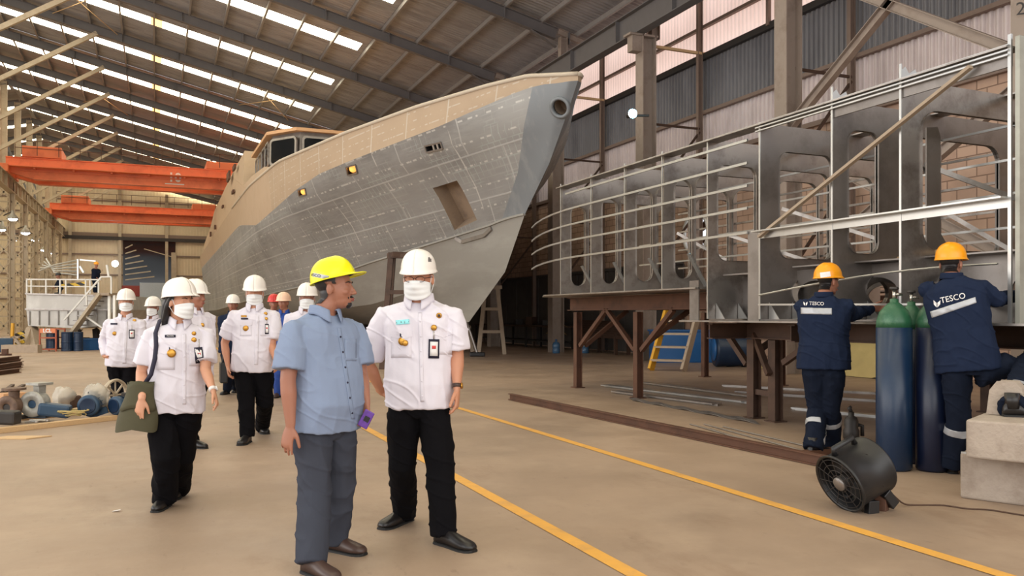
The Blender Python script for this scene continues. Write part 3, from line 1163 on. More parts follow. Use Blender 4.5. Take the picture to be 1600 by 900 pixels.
def hull_hit(u, v):
    d = (P(u, v, 1) - EYE).normalized()
    h = bvh_h.ray_cast(EYE, d)
    return h[0], h[1]


def cutter(px, depth, mi, draft=0.0):
    """a pocket cut into the side through four pixels on the plating"""
    pts = [hull_hit(*p) for p in px]
    nn = sum((n_ for _, n_ in pts), V()).normalized()
    if nn.dot(FW) > 0: nn = -nn
    cc = sum((p for p, _ in pts), V()) / len(pts)
    k_ = len(pts)
    outer = [p + nn * 0.5 for p, _ in pts]
    inner = [p + (cc - p) * draft - nn * depth for p, _ in pts]
    mb = MB(); mb.cur = mi
    mb.add(outer + inner, [tuple(range(k_)), tuple(reversed(range(k_, 2 * k_)))] + [(i, i + k_, (i + 1) % k_ + k_, (i + 1) % k_) for i in range(k_)])
    return mb, cc, nn, pts


CUTS = [([(673, 292), (714, 279), (748, 346), (710, 363)], 0.42, 6, 0.14),
        ([(664, 228), (689, 222), (692, 232), (667, 238)], 0.3, 7, 0),
        ([(541, 261), (556, 257), (559, 270), (544, 274)], 0.25, 7, 0),
        ([(466, 297), (477, 294), (479, 304), (468, 307)], 0.25, 7, 0)]
cm = MB(); info = []
for a in CUTS:
    mb, cc, nn, pts = cutter(*a)
    cm.add(mb.v, mb.f); cm.m[-len(mb.f):] = mb.m
    info.append((cc, nn, pts))
# hawse hole in the stem
hc, hn = hull_hit(875, 168)
if hn.dot(FW) > 0: hn = -hn
k0 = len(cm.f); cm.lathe([(0.17, -0.4), (0.17, 0.5)], hc, hn, 20)
for i in range(k0, len(cm.f)): cm.m[i] = 6
cme = cm.mesh('cut')
for m_ in HULLMATS: cme.materials.append(m_)
cob = bpy.data.objects.new('cut', cme); C.objects.link(cob)
md = tmp.modifiers.new('b', 'BOOLEAN'); md.operation = 'DIFFERENCE'; md.object = cob; md.solver = 'EXACT'
hme = evaluated(tmp)
if len(hme.polygons) < len(me.polygons) * 0.8:
    print('HULL BOOLEAN FAILED'); hme = me.copy()
bpy.data.objects.remove(tmp); bpy.data.objects.remove(cob)
mi_keep = [p.material_index for p in hme.polygons]
hme.materials.clear()
hull = link_mesh('hull', hme, HULLMATS, ship)
hme.polygons.foreach_set('material_index', mi_keep)
hme.shade_smooth()
hme.set_sharp_from_angle(angle=R(22))
print('hull polys', len(hme.polygons))
# rims, hole rings, lamps inside the port openings
m = MB(); m.lathe([(0.17, -0.1), (0.24, -0.02), (0.24, 0.03), (0.19, 0.05), (0.165, 0.02)], hc, hn, 24, True)
m.build('hawse_ring', M['stem'], ship, True)
cc, nn, pts = info[0]
hp = hull_hit(722, 302)[0] - nn * 0.37
m = MB(); m.lathe([(0.13, -0.1), (0.2, 0.0), (0.2, 0.05), (0.14, 0.06), (0.13, -0.09), (0.01, -0.09)], hp, nn, 20)
m.build('anchor_hawse_pipe', M['stem'], ship, True)
for j in (1, 2, 3):
    cc, nn, pts = info[j]
    e1 = (pts[1][0] - pts[0][0]); e2 = (pts[3][0] - pts[0][0])
    m = MB()
    for a, b2 in ((0, 1), (1, 2), (2, 3), (3, 0)):
        m.bar(pts[a][0] + nn * 0.01, pts[b2][0] + nn * 0.01, 0.04, 0.04, nn)
    fr = m.build('port_frame', M['alu_dull'], ship)
    if j > 1:
        m = MB(); m.ell(cc - e1 * 0.22 - nn * 0.12, (0.11, 0.11, 0.11)); m.build('port_lamp', M['lamp_warm'], ship, True)
    else:
        m = MB(); m.bar(cc - e2 * 0.4, cc + e2 * 0.4, 0.05, 0.05); m.bar(cc + e1 * .25 - e2 * .4, cc + e1 * .25 + e2 * .4, 0.05, 0.05); m.build('port_roller', M['alu_bright'], ship)
# bulwark cap rail, spray rail along the chine
m = MB()
for sgn in (-1,):
    m.tube([(HX + sgn * r_[1], r_[0], r_[2] + 0.01) for r_ in ROWS['top'][:60]], 0.05, 6)
m.tube([(HX + r_[1], r_[0], r_[2] + 0.01) for r_ in ROWS['top'][:60]], 0.05, 6)
m.build('cap_rail', M['bulwark'], ship, True)
m = MB()
for r0, r1 in zip(ROWS['chi'][:-1], ROWS['chi'][1:]):
    m.bar((HX - r0[1] - 0.015, r0[0], r0[2]), (HX - r1[1] - 0.015, r1[0], r1[2]), 0.07, 0.05)
m.build('spray_rail', M['bottom'], ship)
m = MB()
q = [hull_hit(u, v)[0] - FW * 0.03 for u, v in ((712, 372), (722, 378), (757, 368), (768, 357))]
for a, b2 in zip(q, q[1:]): m.bar(a, b2, 0.06, 0.1)
m.build('spray_rail', M['alu_dull'], ship)
# superstructure flush with the side
def prism(mb, loop, y0, y1):
    pass
def side_x(Y): return HX - interp(Y - 15.7, DECK_B) * 1.0
dh = MB()
prof = [(29.5, 6.42), (32, 6.85), (35, 6.95), (38.5, 7.05), (40, 8.9), (48, 8.95), (62.5, 8.75), (66, 7.9), (74, 7.2), (76, 6.4), (66, 6.3), (48, 6.3), (40, 6.3), (35, 6.3)]
def tower(mb, prof, x0, x1):
    n = len(prof)
    hb = lambda y: interp(y - 15.7, DECK_B) * 0.985
    vs = [V((HX - hb(y) + (0.12 * max(0, z - 6.5)), y, z)) for y, z in prof] + [V((HX + hb(y) - (0.12 * max(0, z - 6.5)), y, z)) for y, z in prof]
    mb.add(vs, [tuple(range(n)), tuple(reversed(range(n, 2 * n)))] + [(i, i + n, (i + 1) % n + n, (i + 1) % n) for i in range(n)])
tower(dh, prof, HX - 4.62, HX + 4.62)
dh.build('deckhouse', M['tan'], ship)
fr = MB()
fr.box2((HX - 4.1, 30.8, 6.5), (HX + 4.1, 39, 6.95))
fr.build('deckhouse_front', M['orange_primer'], ship)
m = MB()
for (u, v, w_, h_) in ((366, 262, 3, 9), (364, 300, 2.4, 6), (357, 276, 4, 17), (348, 323, 2, 5), (336, 355, 1.6, 8), (376, 311, 1.4, 11), (329, 366, 1.6, 9)):
    X = HX - 4.63
    c = onX(u, v, X)
    yy = w_ / 3 * 0.5
    hh = h_ / F_PX * c.y
    m.box((X, c.y, c.z), (0.1, yy * 2.2, hh * 0.7))
m.build('scuttle', M['rust'], ship)
# wheelhouse
wh = thing_loc = None
plan = [(HX - 4.15, 38.6), (HX - 4.1, 33.6), (HX - 3.2, 32.3), (HX + 3.2, 32.3), (HX + 4.1, 33.6), (HX + 4.15, 38.6)]
m = MB()
n = len(plan)
zb, zt = 6.75, 8.35
cent = V((HX, 36, 0))
def ring(z, k=1.0, dy=0.0): return [V((HX + (x - HX) * k, 36 + (y - 36) * k + dy, z)) for x, y in plan]
L0, L1 = ring(zb), ring(zt, 0.97)
m.add(L0 + L1, [(i, (i + 1) % n, (i + 1) % n + n, i + n) for i in range(n)] + [tuple(range(n, 2 * n))])
wb = m.build('wheelhouse', M['alu_dull'], ship)
m = MB()
L0, L1 = ring(zt, 1.03), ring(zt + 0.12, 1.03); L2 = ring(zt + 0.3, 0.8)
m.add(L0 + L1 + L2, [tuple(reversed(range(n)))] + [(i, (i + 1) % n, (i + 1) % n + n, i + n) for i in range(n)] + [(i + n, (i + 1) % n + n, (i + 1) % n + 2 * n, i + 2 * n) for i in range(n)] + [tuple(range(2 * n, 3 * n))])
m.build('wheelhouse_roof', M['orange_primer'], ship)
def wall_win(p, q, f0, f1, z0=7.2, z1=8.12):
    k0 = (z0 - zb) / (zt - zb)
    p, q = V((*p, 0)), V((*q, 0))
    e = (q - p).normalized(); nn = V((e.y, -e.x, 0))
    if nn.y > 0 and abs(nn.y) > 0.3: nn = -nn
    if abs(nn.y) <= 0.3 and nn.x > 0: nn = -nn
    o = p + e * (q - p).length * f0 + V((0, 0, z0)) + nn * 0.0
    wd = (q - p).length * (f1 - f0)
    lean = (V((0, 0, 1)) - nn * 0.02).normalized()
    mb = MB(); plate(mb, [rrect(-0.06, -0.06, wd + .06, z1 - z0 + .06, 0.16), rrect(0.02, 0.02, wd - .02, z1 - z0 - .02, 0.12)], 0.08, o + nn * 0.03, e, lean)
    fo = mb.build('window_frame', M['alu'], ship)
    mb = MB(); plate(mb, [rrect(0, 0, wd, z1 - z0, 0.12)], 0.02, o + nn * 0.04, e, lean)
    mb.build('window_pane', M['glass_dark'], fo)
wall_win(plan[1], plan[2], 0.08, 0.92)
wall_win(plan[2], plan[3], 0.03, 0.22)
wall_win(plan[2], plan[3], 0.265, 0.46)
wall_win(plan[2], plan[3], 0.54, 0.73)
wall_win(plan[2], plan[3], 0.78, 0.97)
for k in range(4):
    wall_win((plan[1][0], plan[1][1] + 0.15 + k * 1.15), (plan[1][0], plan[1][1] + 1.15 + k * 1.15), 0.05, 0.95)

# stands carrying the hull
def stand(name, lab, c, h, w_, mt, grp='stands under the hull'):
    t = thing(name, lab, 'stand', c, grp)
    c = V(c)
    for sx in (-1, 1):
        for sy in (-1, 1):
            m = MB(); m.bar(c + RT * sx * w_ / 2 + FW * sy * 0.25, c + RT * sx * w_ * 0.22 + FW * sy * 0.2 + UP * h, 0.13, 0.13, FW); m.build('leg', mt, t)
    for f in (0.33, 0.66, 0.97):
        k_ = w_ / 2 * (1 - f) + w_ * 0.22 * f
        m = MB(); m.bar(c - RT * k_ + UP * h * f - FW * .25, c + RT * k_ + UP * h * f - FW * .25, 0.1, 0.1); m.build('crossbar', mt, t)
    m = MB(); m.box(c + UP * (h - 0.05), (w_ * 0.6, 0.6, 0.12)); m.build('head_plate', mt, t)
    return t
g = G(768, 553)
stand('hull_stand', 'grey steel trestle stand with sloping legs just right of the stem', g, 2.35, 0.9, M['wood_grey'])
g = G(722, 549)
stand('hull_stand', 'low timber trestle under the forefoot behind the white-shirted man', g, 0.95, 0.8, M['wood_grey'])
tag(stand('timber_trestle', 'brown timber trestle against the hull behind the man in glasses', G(624, 576), 2.9, 0.8, M['rust_dark']), cat='trestle')
for i, yy in enumerate((32, 37, 42, 47, 53, 59, 66, 73)):
    c = V((HX - 2.6, yy, 0))
    t = thing('keel_block', 'dark timber keel block stack in the shadow under the hull', 'keel block', c, 'keel blocks in a row under the hull')
    for k_ in range(3):
        m = MB(); m.box(c + V((0, 0, 0.17 + 0.34 * k_)), (1.2 if k_ % 2 else 0.5, 0.5 if k_ % 2 else 1.2, 0.33)); m.build('timber', M['rust_dark'], t, bevel=0.02)
# ------------------------------------------------------------------ work tables
def legframe(t, pts, ztop, mt, s=0.12):
    for (x, y) in pts:
        m = MB(); m.ibeam((x, y, 0), (x, y, ztop), s, s, 0.014, (1, 0, 0)); m.build('leg', mt, t)
        m = MB(); m.box((x, y, 0.008), (0.2, 0.2, 0.016)); m.build('foot_plate', mt, t)


def gx(u, v): return G(u, v)
ZT1, ZT2 = 1.70, 1.28
t1 = thing('steel_work_table', 'tall brown steel work table left under the thin stringer framing', 'table', (9, 13, 0))
L1 = [(7.2, 13.7), (7.2, 11.6), (11.0, 15.0), (11.0, 12.6)]
legframe(t1, L1, ZT1 - 0.3, M['rust'])
m = MB()
m.ibeam((7.2, 14.0, ZT1 - 0.15), (7.2, 9.2, ZT1 - 0.15), 0.24, 0.14, 0.015)
m.ibeam((11.0, 15.2, ZT1 - 0.15), (11.0, 9.2, ZT1 - 0.15), 0.24, 0.14, 0.015)
for yy in (13.6, 11.6, 9.6):
    m.ibeam((7.2, yy, ZT1 - 0.16), (11.0, yy, ZT1 - 0.16), 0.2, 0.12, 0.015)
m.build('table_frame', M['rust'], t1)
for (ya, yb_) in ((13.6, 12.65), (11.7, 12.6), (11.5, 10.6)):
    m = MB(); m.bar((7.2, ya, 0.78), (7.2, yb_, ZT1 - 0.27), 0.07, 0.07); m.build('brace', M['rust'], t1)
m = MB(); m.bar((7.3, 13.6, 0.78), (8.2, 13.6, ZT1 - 0.27), 0.07, 0.07); m.build('brace', M['rust'], t1)
m = MB(); m.bar((7.3, 11.6, 0.85), (8.2, 11.6, ZT1 - 0.27), 0.07, 0.07); m.build('brace', M['rust'], t1)
m = MB()
plate(m, [[(6.45, 9.0), (10.6, 9.0), (10.6, 14.6), (6.9, 14.6), (6.45, 13.6)]], 0.02, (0, 0, ZT1), (1, 0, 0), (0, 1, 0))
m.build('table_top', M['alu'], t1)
t2 = thing('steel_work_table', 'lower dark brown steel work table under the tall plate framing beside the workers', 'table', (8.5, 6.5, 0))
L2 = [(7.2, 8.76), (7.2, 8.35), (7.2, 5.9), (7.6, 4.6), (10.2, 10.6), (10.6, 8.0), (10.6, 6.0)]
legframe(t2, L2, ZT2 - 0.25, M['rust_dark'], 0.13)
m = MB()
m.ibeam((7.2, 9.1, ZT2 - 0.13), (7.2, 4.2, ZT2 - 0.13), 0.22, 0.14, 0.015)
m.ibeam((10.6, 10.6, ZT2 - 0.13), (10.6, 4.2, ZT2 - 0.13), 0.22, 0.14, 0.015)
for yy in (8.9, 7.4, 5.9, 4.6):
    m.ibeam((6.6, yy, ZT2 - 0.14), (10.6, yy, ZT2 - 0.14), 0.2, 0.12, 0.015)
m.build('table_frame', M['rust_dark'], t2)
for (a, b2) in (((7.2, 8.9, 0.7), (7.2, 9.3, ZT2 - .2)), ((7.2, 8.2, 0.75), (7.2, 7.6, ZT2 - .2)), ((7.1, 8.35, 0.6), (7.2, 8.76, 1.1)), ((7.2, 6.0, .7), (7.2, 6.7, ZT2 - .2)), ((7.6, 4.7, .7), (7.6, 5.3, ZT2 - .2)), ((7.2, 8.35, .35), (7.2, 8.76, .35)), ((7.25, 8.9, .8), (7.8, 8.9, 1.1))):
    m = MB(); m.bar(a, b2, 0.07, 0.07); m.build('brace', M['rust_dark'], t2)
m = MB(); m.box2((6.4, 4.0, ZT2 - 0.02), (10.8, 9.3, ZT2)); m.build('table_top', M['alu'], t2)

# ------------------------------------------------------------------ the ship section under construction
SX = 6.5
mod = thing('hull_section', 'bare metal ship section of ring frames and thin stringers standing on the work tables', 'ship section', (7.9, 9, ZT2))
TOPZ = 3.57
for i, (y, zb) in enumerate(((13.0, ZT1), (11.9, ZT1), (10.85, ZT1), (9.84, ZT1))):
    x1 = 9.4
    loops = [[(0, zb + 0.01), (x1 - SX, zb + 0.01), (x1 - SX, TOPZ), (0.02, TOPZ)]]
    loops.append(rrect(0.19, zb + 0.16, 0.47, TOPZ - 0.32, 0.13))
    loops.append(rrect(0.54, zb + 0.1, 1.9, TOPZ - 0.22, 0.2))
    loops.append(rrect(1.98, zb + 0.1, 2.8, TOPZ - 0.22, 0.2))
    m = MB(); plate(m, loops, 0.02, (SX, y, 0), (1, 0, 0), (0, 0, 1))
    for lp in loops[1:]:
        n = len(lp)
        for a in range(n):
            p, q = lp[a], lp[(a + 1) % n]
            m.quad((SX + p[0], y - 0.035, p[1]), (SX + q[0], y - 0.035, q[1]), (SX + q[0], y + 0.035, q[1]), (SX + p[0], y + 0.035, p[1]))
    m.build('ring_frame', M['alu'], mod)
    m = MB(); m.bar((SX - 0.005, y, zb), (SX - 0.005, y, TOPZ + 0.06), 0.022, 0.012, (1, 0, 0)); m.build('face_bar', M['alu_bright'], mod)
    m = MB(); m.bar((SX + 0.55, y - 0.25, zb + .05), (SX + 0.3, y - 0.2, zb + 0.5), 0.1, 0.02); m.build('bracket', M['alu_bright'], mod)
HOLES = {0: (8.8, [(0.14, 2.05, 0.75, 3.28, .12), (0.95, 2.05, 2.0, 3.28, .15), (2.15, 2.05, 2.8, 3.28, .15)]),
         1: (7.8, [(0.27, 2.02, 1.08, 3.28, .12), (1.3, 2.02, 2.7, 3.28, .15)]),
         2: (6.67, [(0.2, 2.0, 0.62, 3.3, .12), (1.05, 2.0, 2.5, 3.3, .18)]),
         3: (5.8, [(0.25, 1.98, 1.7, 3.32, .2), (1.9, 1.98, 2.8, 3.3, .2)])}
for i in HOLES:
    y, hs = HOLES[i]
    zb = ZT2 + 0.02
    loops = [[(0, zb), (2.95, zb), (2.95, TOPZ), (0, TOPZ + 0.02)]]
    for (x0, z0, x1, z1, r_) in hs: loops.append(rrect(x0, z0, x1, z1, r_))
    if i: loops += [circ(0.75, 1.62, 0.3, 0.2), circ(1.7, 1.62, 0.3, 0.2), circ(2.5, 1.62, 0.22, 0.18)]
    else: loops += [rrect(0.55, zb + .05, 1.4, zb + .5, .03), rrect(1.6, zb + .05, 2.6, zb + .5, .03)]
    m = MB(); plate(m, loops, 0.02, (SX, y, 0), (1, 0, 0), (0, 0, 1))
    for lp in loops[1:]:
        n = len(lp)
        for a in range(n):
            p, q = lp[a], lp[(a + 1) % n]
            m.quad((SX + p[0], y - 0.03, p[1]), (SX + q[0], y - 0.03, q[1]), (SX + q[0], y + 0.03, q[1]), (SX + p[0], y + 0.03, p[1]))
    m.build('ring_frame', M['alu_dull'] if i in (1, 2) else M['alu'], mod)
    m = MB(); m.bar((SX - 0.005, y, zb), (SX - 0.005, y, TOPZ + (0.16 if i > 1 else 0.03)), 0.025, 0.012, (1, 0, 0)); m.build('face_bar', M['alu_bright'], mod)
    for k in range(3):
        m = MB(); m.add([(SX + 0.12 + k * .35, y - 0.02, zb), (SX + 0.12 + k * .35, y - 0.2, zb), (SX + 0.12 + k * .35, y - 0.02, zb + 0.2)], [(0, 1, 2)]); m.build('bracket', M['alu_bright'], mod, thick=0.01)
# ragged torn plate ends standing above the top edge
for y in (6.67, 5.8):
    m = MB(); plate(m, [[(0, 0), (0.28, 0), (0.3, 0.1), (0.22, 0.07), (0.18, 0.13), (0.1, 0.08), (0.05, 0.14), (0, 0.1)]], 0.01, (SX, y, TOPZ), (1, 0, 0), (0, 0, 1)); m.build('frame_lug', M['alu_bright'], mod)
# solid end plate at the near end
m = MB(); m.box2((SX, 4.62, ZT2), (SX + 2.9, 4.66, TOPZ + 0.07)); m.build('end_plate', mat('grey_green_plate', (166, 166, 156), 0.45, 0.5, 0.12, 3, dirt=(132, 128, 118), dirt_amt=0.5), mod)
m = MB(); m.bar((SX - 0.005, 4.7, ZT2), (SX - 0.005, 4.7, TOPZ + 0.1), 0.03, 0.02, (1, 0, 0)); m.build('face_bar', M['alu_bright'], mod)
# stringers: thin bars outside, bowed in at the far end
for k, z in enumerate((3.43, 3.16, 2.89, 2.62, 2.33)):
    pts = []
    for j in range(13):
        y = 8.0 + (15.2 - 8.0) * j / 12
        zz = z
        dx = 0.0
        if y > 12.4: dx = 0.06 * (y - 12.4) ** 2
        if k: pts.append((SX - 0.02 + dx, y, zz + (0.0 if y < 12 else -0.006 * (y - 12) ** 2)))
        elif y < 13.2: pts.append((SX - 0.02 + dx, y, zz))
    m = MB()
    for a, b2 in zip(pts, pts[1:]): m.bar(a, b2, 0.022, 0.03)
    m.build('stringer', M['alu_bright'], mod)
for k, z in enumerate((3.3, 2.95, 2.6, 2.25)):
    m = MB(); m.bar((SX + 1.6, 5.0, z), (SX + 1.6, 13.0, z), 0.02, 0.025); m.build('stringer', M['alu_bright'], mod)
    m = MB(); m.bar((9.35, 5.0, z), (9.35, 13.6, z), 0.02, 0.03); m.build('stringer', M['alu'], mod)
for z in (3.5, 3.54, 3.58):
    m = MB(); m.bar((SX - 0.02, 4.7, z), (SX - 0.02, 7.85 if z < 3.57 else 13.0, z), 0.03, 0.014); m.build('stringer', M['alu_bright'], mod)
m = MB(); m.bar((SX + 0.06, 4.7, TOPZ), (SX + 0.06, 13.1, TOPZ), 0.22, 0.015); m.bar((SX + 1.5, 4.7, TOPZ), (SX + 1.5, 13.1, TOPZ), 0.2, 0.015); m.build('deck_strip', M['alu'], mod)
m = MB(); m.bar((SX + 0.02, 4.7, TOPZ - .09), (SX + 0.02, 6.67, TOPZ - .09), 0.02, 0.14); m.build('edge_girder', M['alu_dull'], mod)
# L girder at mid height
m = MB(); m.bar((SX - 0.05, 4.7, 2.32), (SX - 0.05, 7.82, 2.32), 0.14, 0.015); m.bar((SX + 0.0, 4.7, 2.28), (SX + 0.0, 7.82, 2.28), 0.015, 0.08); m.build('mid_girder', M['alu_bright'], mod)
# lower curved seam rods
m = MB(); m.tube([(SX - 0.02, 7.8 - 3.0 * j / 10, 1.58 + 0.2 * math.sin(j / 10 * PI * 0.55)) for j in range(11)], 0.01, 5); m.build('stringer', M['alu_bright'], mod)
m = MB(); m.bar((SX - 0.02, 7.8, 1.47), (SX - 0.02, 4.8, 1.44), 0.02, 0.02); m.build('stringer', M['alu_bright'], mod)
# long diagonal brace outside
a, b2 = onX(1186, 370, SX - 0.06), onX(1517, 104, SX - 0.06)
m = MB(); m.bar(a, b2, 0.03, 0.05, (1, 0, 0)); m.build('diagonal_brace', M['wood_grey'], mod)
# interior longitudinal girders with dark lightening holes, bottom plating
for xx in (0.55, 1.6, 2.6):
    lp = [[(0, ZT2), (5.3, ZT2), (5.3, 1.86), (0, 1.92)]] + [circ(0.6 + 0.9 * k, 1.58, 0.28, 0.17) for k in range(6)]
    m = MB(); plate(m, lp, 0.015, (SX + xx, 4.2, 0), (0, 1, 0), (0, 0, 1)); m.build('floor_girder', M['alu_dull'], mod)
m = MB(); m.box2((SX + 0.3, 4.7, 1.9), (9.4, 7.6, 1.915)); m.build('inner_deck', M['alu_dull'], mod)
for (y, x0, x1, z0) in ((5.0, .95, 1.15, 2.4), (7.2, .55, .75, 2.0), (6.2, .8, 1.0, 2.0), (5.5, 2.0, 2.2, 2.0)):
    m = MB(); plate(m, [[(x0, 1.9), (x1 + .25, 1.9), (x1, 2.2), (x1, 3.2), (x1 - .04, 3.3), (x0, 3.28)]], 0.015, (SX, y, 0), (1, 0, 0), (0, 0, 1)); m.build('web_plate', M['alu_dull'], mod)
m = MB(); plate(m, [[(0, 2.0), (.34, 2.0), (.3, 2.5), (.36, 2.56), (.36, 3.05), (.2, 2.98), (.02, 3.1)]], 0.015, onX(1541, 492, 7.3) * V((1, 1, 0)).x if False else (7.2, 5.15, 0), (1, 0, 0), (0, 0, 1)); m.build('web_plate', M['rust'], mod)
for (p, q) in (((8.6, 5.3, 2.2), (7.5, 6.4, 2.95)), ((8.9, 6.3, 2.0), (8.2, 7.5, 3.0)), ((9.2, 9.0, 1.9), (8.2, 10.6, 2.6)), ((9.3, 11, 1.9), (8.5, 12.4, 2.8)), ((9.2, 8, 2.2), (8.4, 9.6, 2.9))):
    m = MB(); m.bar(p, q, 0.03, 0.05); m.build('diagonal_brace', M['alu'], mod)
# side shell plate at the lower far corner
m = MB(); m.box2((SX, 7.82, ZT2), (SX + 0.015, 8.02, 2.35)); m.build('shell_plate', M['alu_dull'], mod)
m = MB(); m.box2((SX, 9.0, ZT2), (SX + 0.015, 9.2, ZT1 + .1)); m.build('shell_plate', M['alu_dull'], mod)
m = MB(); m.box2((SX + .2, 7.85, 1.85), (SX + 1.6, 8.75, 1.87)); m.box2((SX + 1.5, 7.85, ZT2), (SX + 1.52, 9.3, 1.86)); m.build('tank_top', M['alu_dull'], mod)
# boards lying on the inner deck and on the left table
for (p, q, k, lab) in (((6.9, 5.6, 1.96), (7.6, 6.9, 1.96), 'wood', 'pale timber plank lying inside the plate frames above the left worker'),):
    m = MB(); m.bar(p, q, 0.12, 0.04); m.build('plank', M[k], label=lab, cat='plank')

# ------------------------------------------------------------------ floor items right
def top(name, mb, mt, lab, cat, grp=None, **kw):
    return mb.build(name, mt, label=lab, cat=cat, group=grp, **kw)
p, q = G(797, 625), G(1292, 731)
m = MB(); m.ibeam(p + UP * 0.055, q + UP * 0.055, 0.1, 0.07, 0.012); top('steel_beam', m, M['rust'], 'long brown rusty steel beam lying on the floor in front of the table', 'beam')
for i, (a, b2, k) in enumerate((((945, 604), (1165, 630), 'alu_bright'), ((1010, 600), (1180, 622), 'alu'), ((962, 614), (1120, 634), 'alu'), ((1240, 640), (1372, 653), 'alu_bright'), ((1130, 604), (1368, 616), 'alu'), ((1150, 614), (1370, 628), 'alu_dull'))):
    p, q = G(*a), G(*b2)
    m = MB(); z = 0.03 + 0.0 * i
    m.bar(p + UP * z, q + UP * z, 0.2 if i < 3 else 0.14, 0.02); m.bar(p + UP * (z - 0.015) + FW * 0.06, q + UP * (z - 0.015) + FW * 0.06, 0.012, 0.03); m.bar(p + UP * (z - 0.015) - FW * 0.06, q + UP * (z - 0.015) - FW * 0.06, 0.012, 0.03)
    lab = ['bright aluminium channel with its near end showing left of the table leg', 'dull aluminium channel lying behind the brightest channel under the table', 'thin aluminium channel in front of the brightest one, by the table leg', 'bright aluminium channel on the floor right of the twin table legs', 'aluminium channel furthest back on the floor behind the left worker', 'dark aluminium channel on the floor under the lower table'][i]
    top('aluminium_channel', m, M[k], lab, 'metal profile')
for i, (a, b2) in enumerate((((1078, 664), (1262, 716)), ((1100, 664), (1275, 712)), ((1130, 668), (1290, 706)), ((1110, 672), (1250, 720)))):
    p, q = G(*a), G(*b2)
    m = MB(); m.tube([p + UP * .012, q + UP * .012], 0.008, 6); top('thin_rod', m, M['alu_dull'], 'thin grey rod in the loose bundle on the floor beside the long rusty beam', 'rod', 'thin rods on the floor')
m = MB()
p, q = G(985, 624), G(1180, 660)
m.grid(lambda a, b: p.lerp(q, a) + FW * (b - .5) * 0.5 + UP * (0.012 + 0.012 * math.sin(a * 30 + b * 5)), 40, 6)
top('crumpled_sheet', m, M['alu_dull'], 'crumpled flat metal sheet on the floor in front of the aluminium channels', 'metal sheet', thick=0.004)
# gas cylinders
def cylinder(u, v, r_, h, mt, lab, yaw=0):
    c = G(u, v)
    t = thing('gas_cylinder', lab, 'gas cylinder', c, 'gas cylinders between the two workers')
    m = MB(); m.lathe([(r_ - 0.02, 0), (r_, 0.02), (r_, h - 0.2)], c, UP, 32); m.build('cylinder_body', mt, t, True)
    m = MB(); m.lathe([(r_, h - 0.2), (r_ * 0.97, h - 0.14), (r_ * 0.8, h - 0.06), (r_ * 0.5, h - 0.01), (r_ * 0.3, h + 0.015), (0.035, h + 0.02), (0.035, h + 0.05), (0.028, h + 0.05)], c, UP, 32); m.build('shoulder', M['green_cyl'], t, True)
    m = MB(); m.tube([c + UP * (h + 0.04), c + UP * (h + 0.13)], 0.016, 8); m.tube([c + UP * (h + 0.09), c + UP * (h + 0.09) + RT * 0.07], 0.013, 8); m.build('valve', M['brass'], t, True)
    m = MB(); m.lathe([(0.035, 0), (0.04, 0.01), (0.035, 0.025)], c + UP * (h + 0.13), UP, 10); m.build('handwheel', M['dark'], t, True)
    m = MB()
    m.ell(c - FW * r_ * 0.9 + UP * (h - 0.16) + RT * 0.02, (0.03, 0.006, 0.03), (RT, FW, UP)); m.build('sticker', M['white_paint'], t, True)
    return t
cylinder(1397, 733, 0.148, 1.44, M['blue_cyl'], 'blue gas cylinder with green shoulder standing nearest the left worker')
cylinder(1424, 722, 0.135, 1.42, M['blue_cyl2'], 'gas cylinder with green shoulder half hidden between the two front cylinders')
cylinder(1457, 735, 0.135, 1.44, M['blue_cyl2'], 'darker navy gas cylinder with green shoulder standing nearest the kneeling worker')
# concrete steps
e1 = (RT * 0.31 - FW * 0.27).normalized(); e2 = V((-e1.y, e1.x, 0))
if e2.dot(FW) < 0: e2 = -e2
def block(u, v, zb, L, D, H, lab, mt='concrete', bev=0.015):
    c0 = G(u, v, zb) if zb < CAMH else None
    m = MB()
    c = c0 + e1 * L / 2 + e2 * D / 2 + UP * H / 2
    m.box(c, (L, D, H), Matrix((e1, e2, UP)).transposed())
    return top('concrete_block', m, M[mt], lab, 'block', bevel=bev)
block(1500, 778, 0, 1.4, 1.1, 0.335, 'long concrete block on the floor, lowest of the steps at the right edge')
block(1509, 715, 0.337, 1.3, 0.8, 0.27, 'concrete block in the middle of the step stack, under the raised shoe')
c0 = G(1520, 655, 0.61)
m = MB(); me_ = [(0, 0), (0.22, 0), (0.25, 0.1), (0.23, 0.2), (0.19, 0.25), (0.07, 0.25), (0.02, 0.18)]
plate(m, [me_], 0.16, c0 + e2 * 0.5, e1, UP)
top('concrete_block', m, M['concrete'], 'rough rounded concrete lump on top of the step stack beside the raised knee', 'block', bevel=0.02)
m = MB(); p = G(1502, 708, 0.337) ; m.bar(p - e2 * 0.0 + UP * 0.006, p + e1 * 1.2 + UP * 0.006, 0.02, 0.012); top('metal_strip', m, M['alu_bright'], 'thin bright metal strip along the edge of the lowest concrete block', 'metal strip')
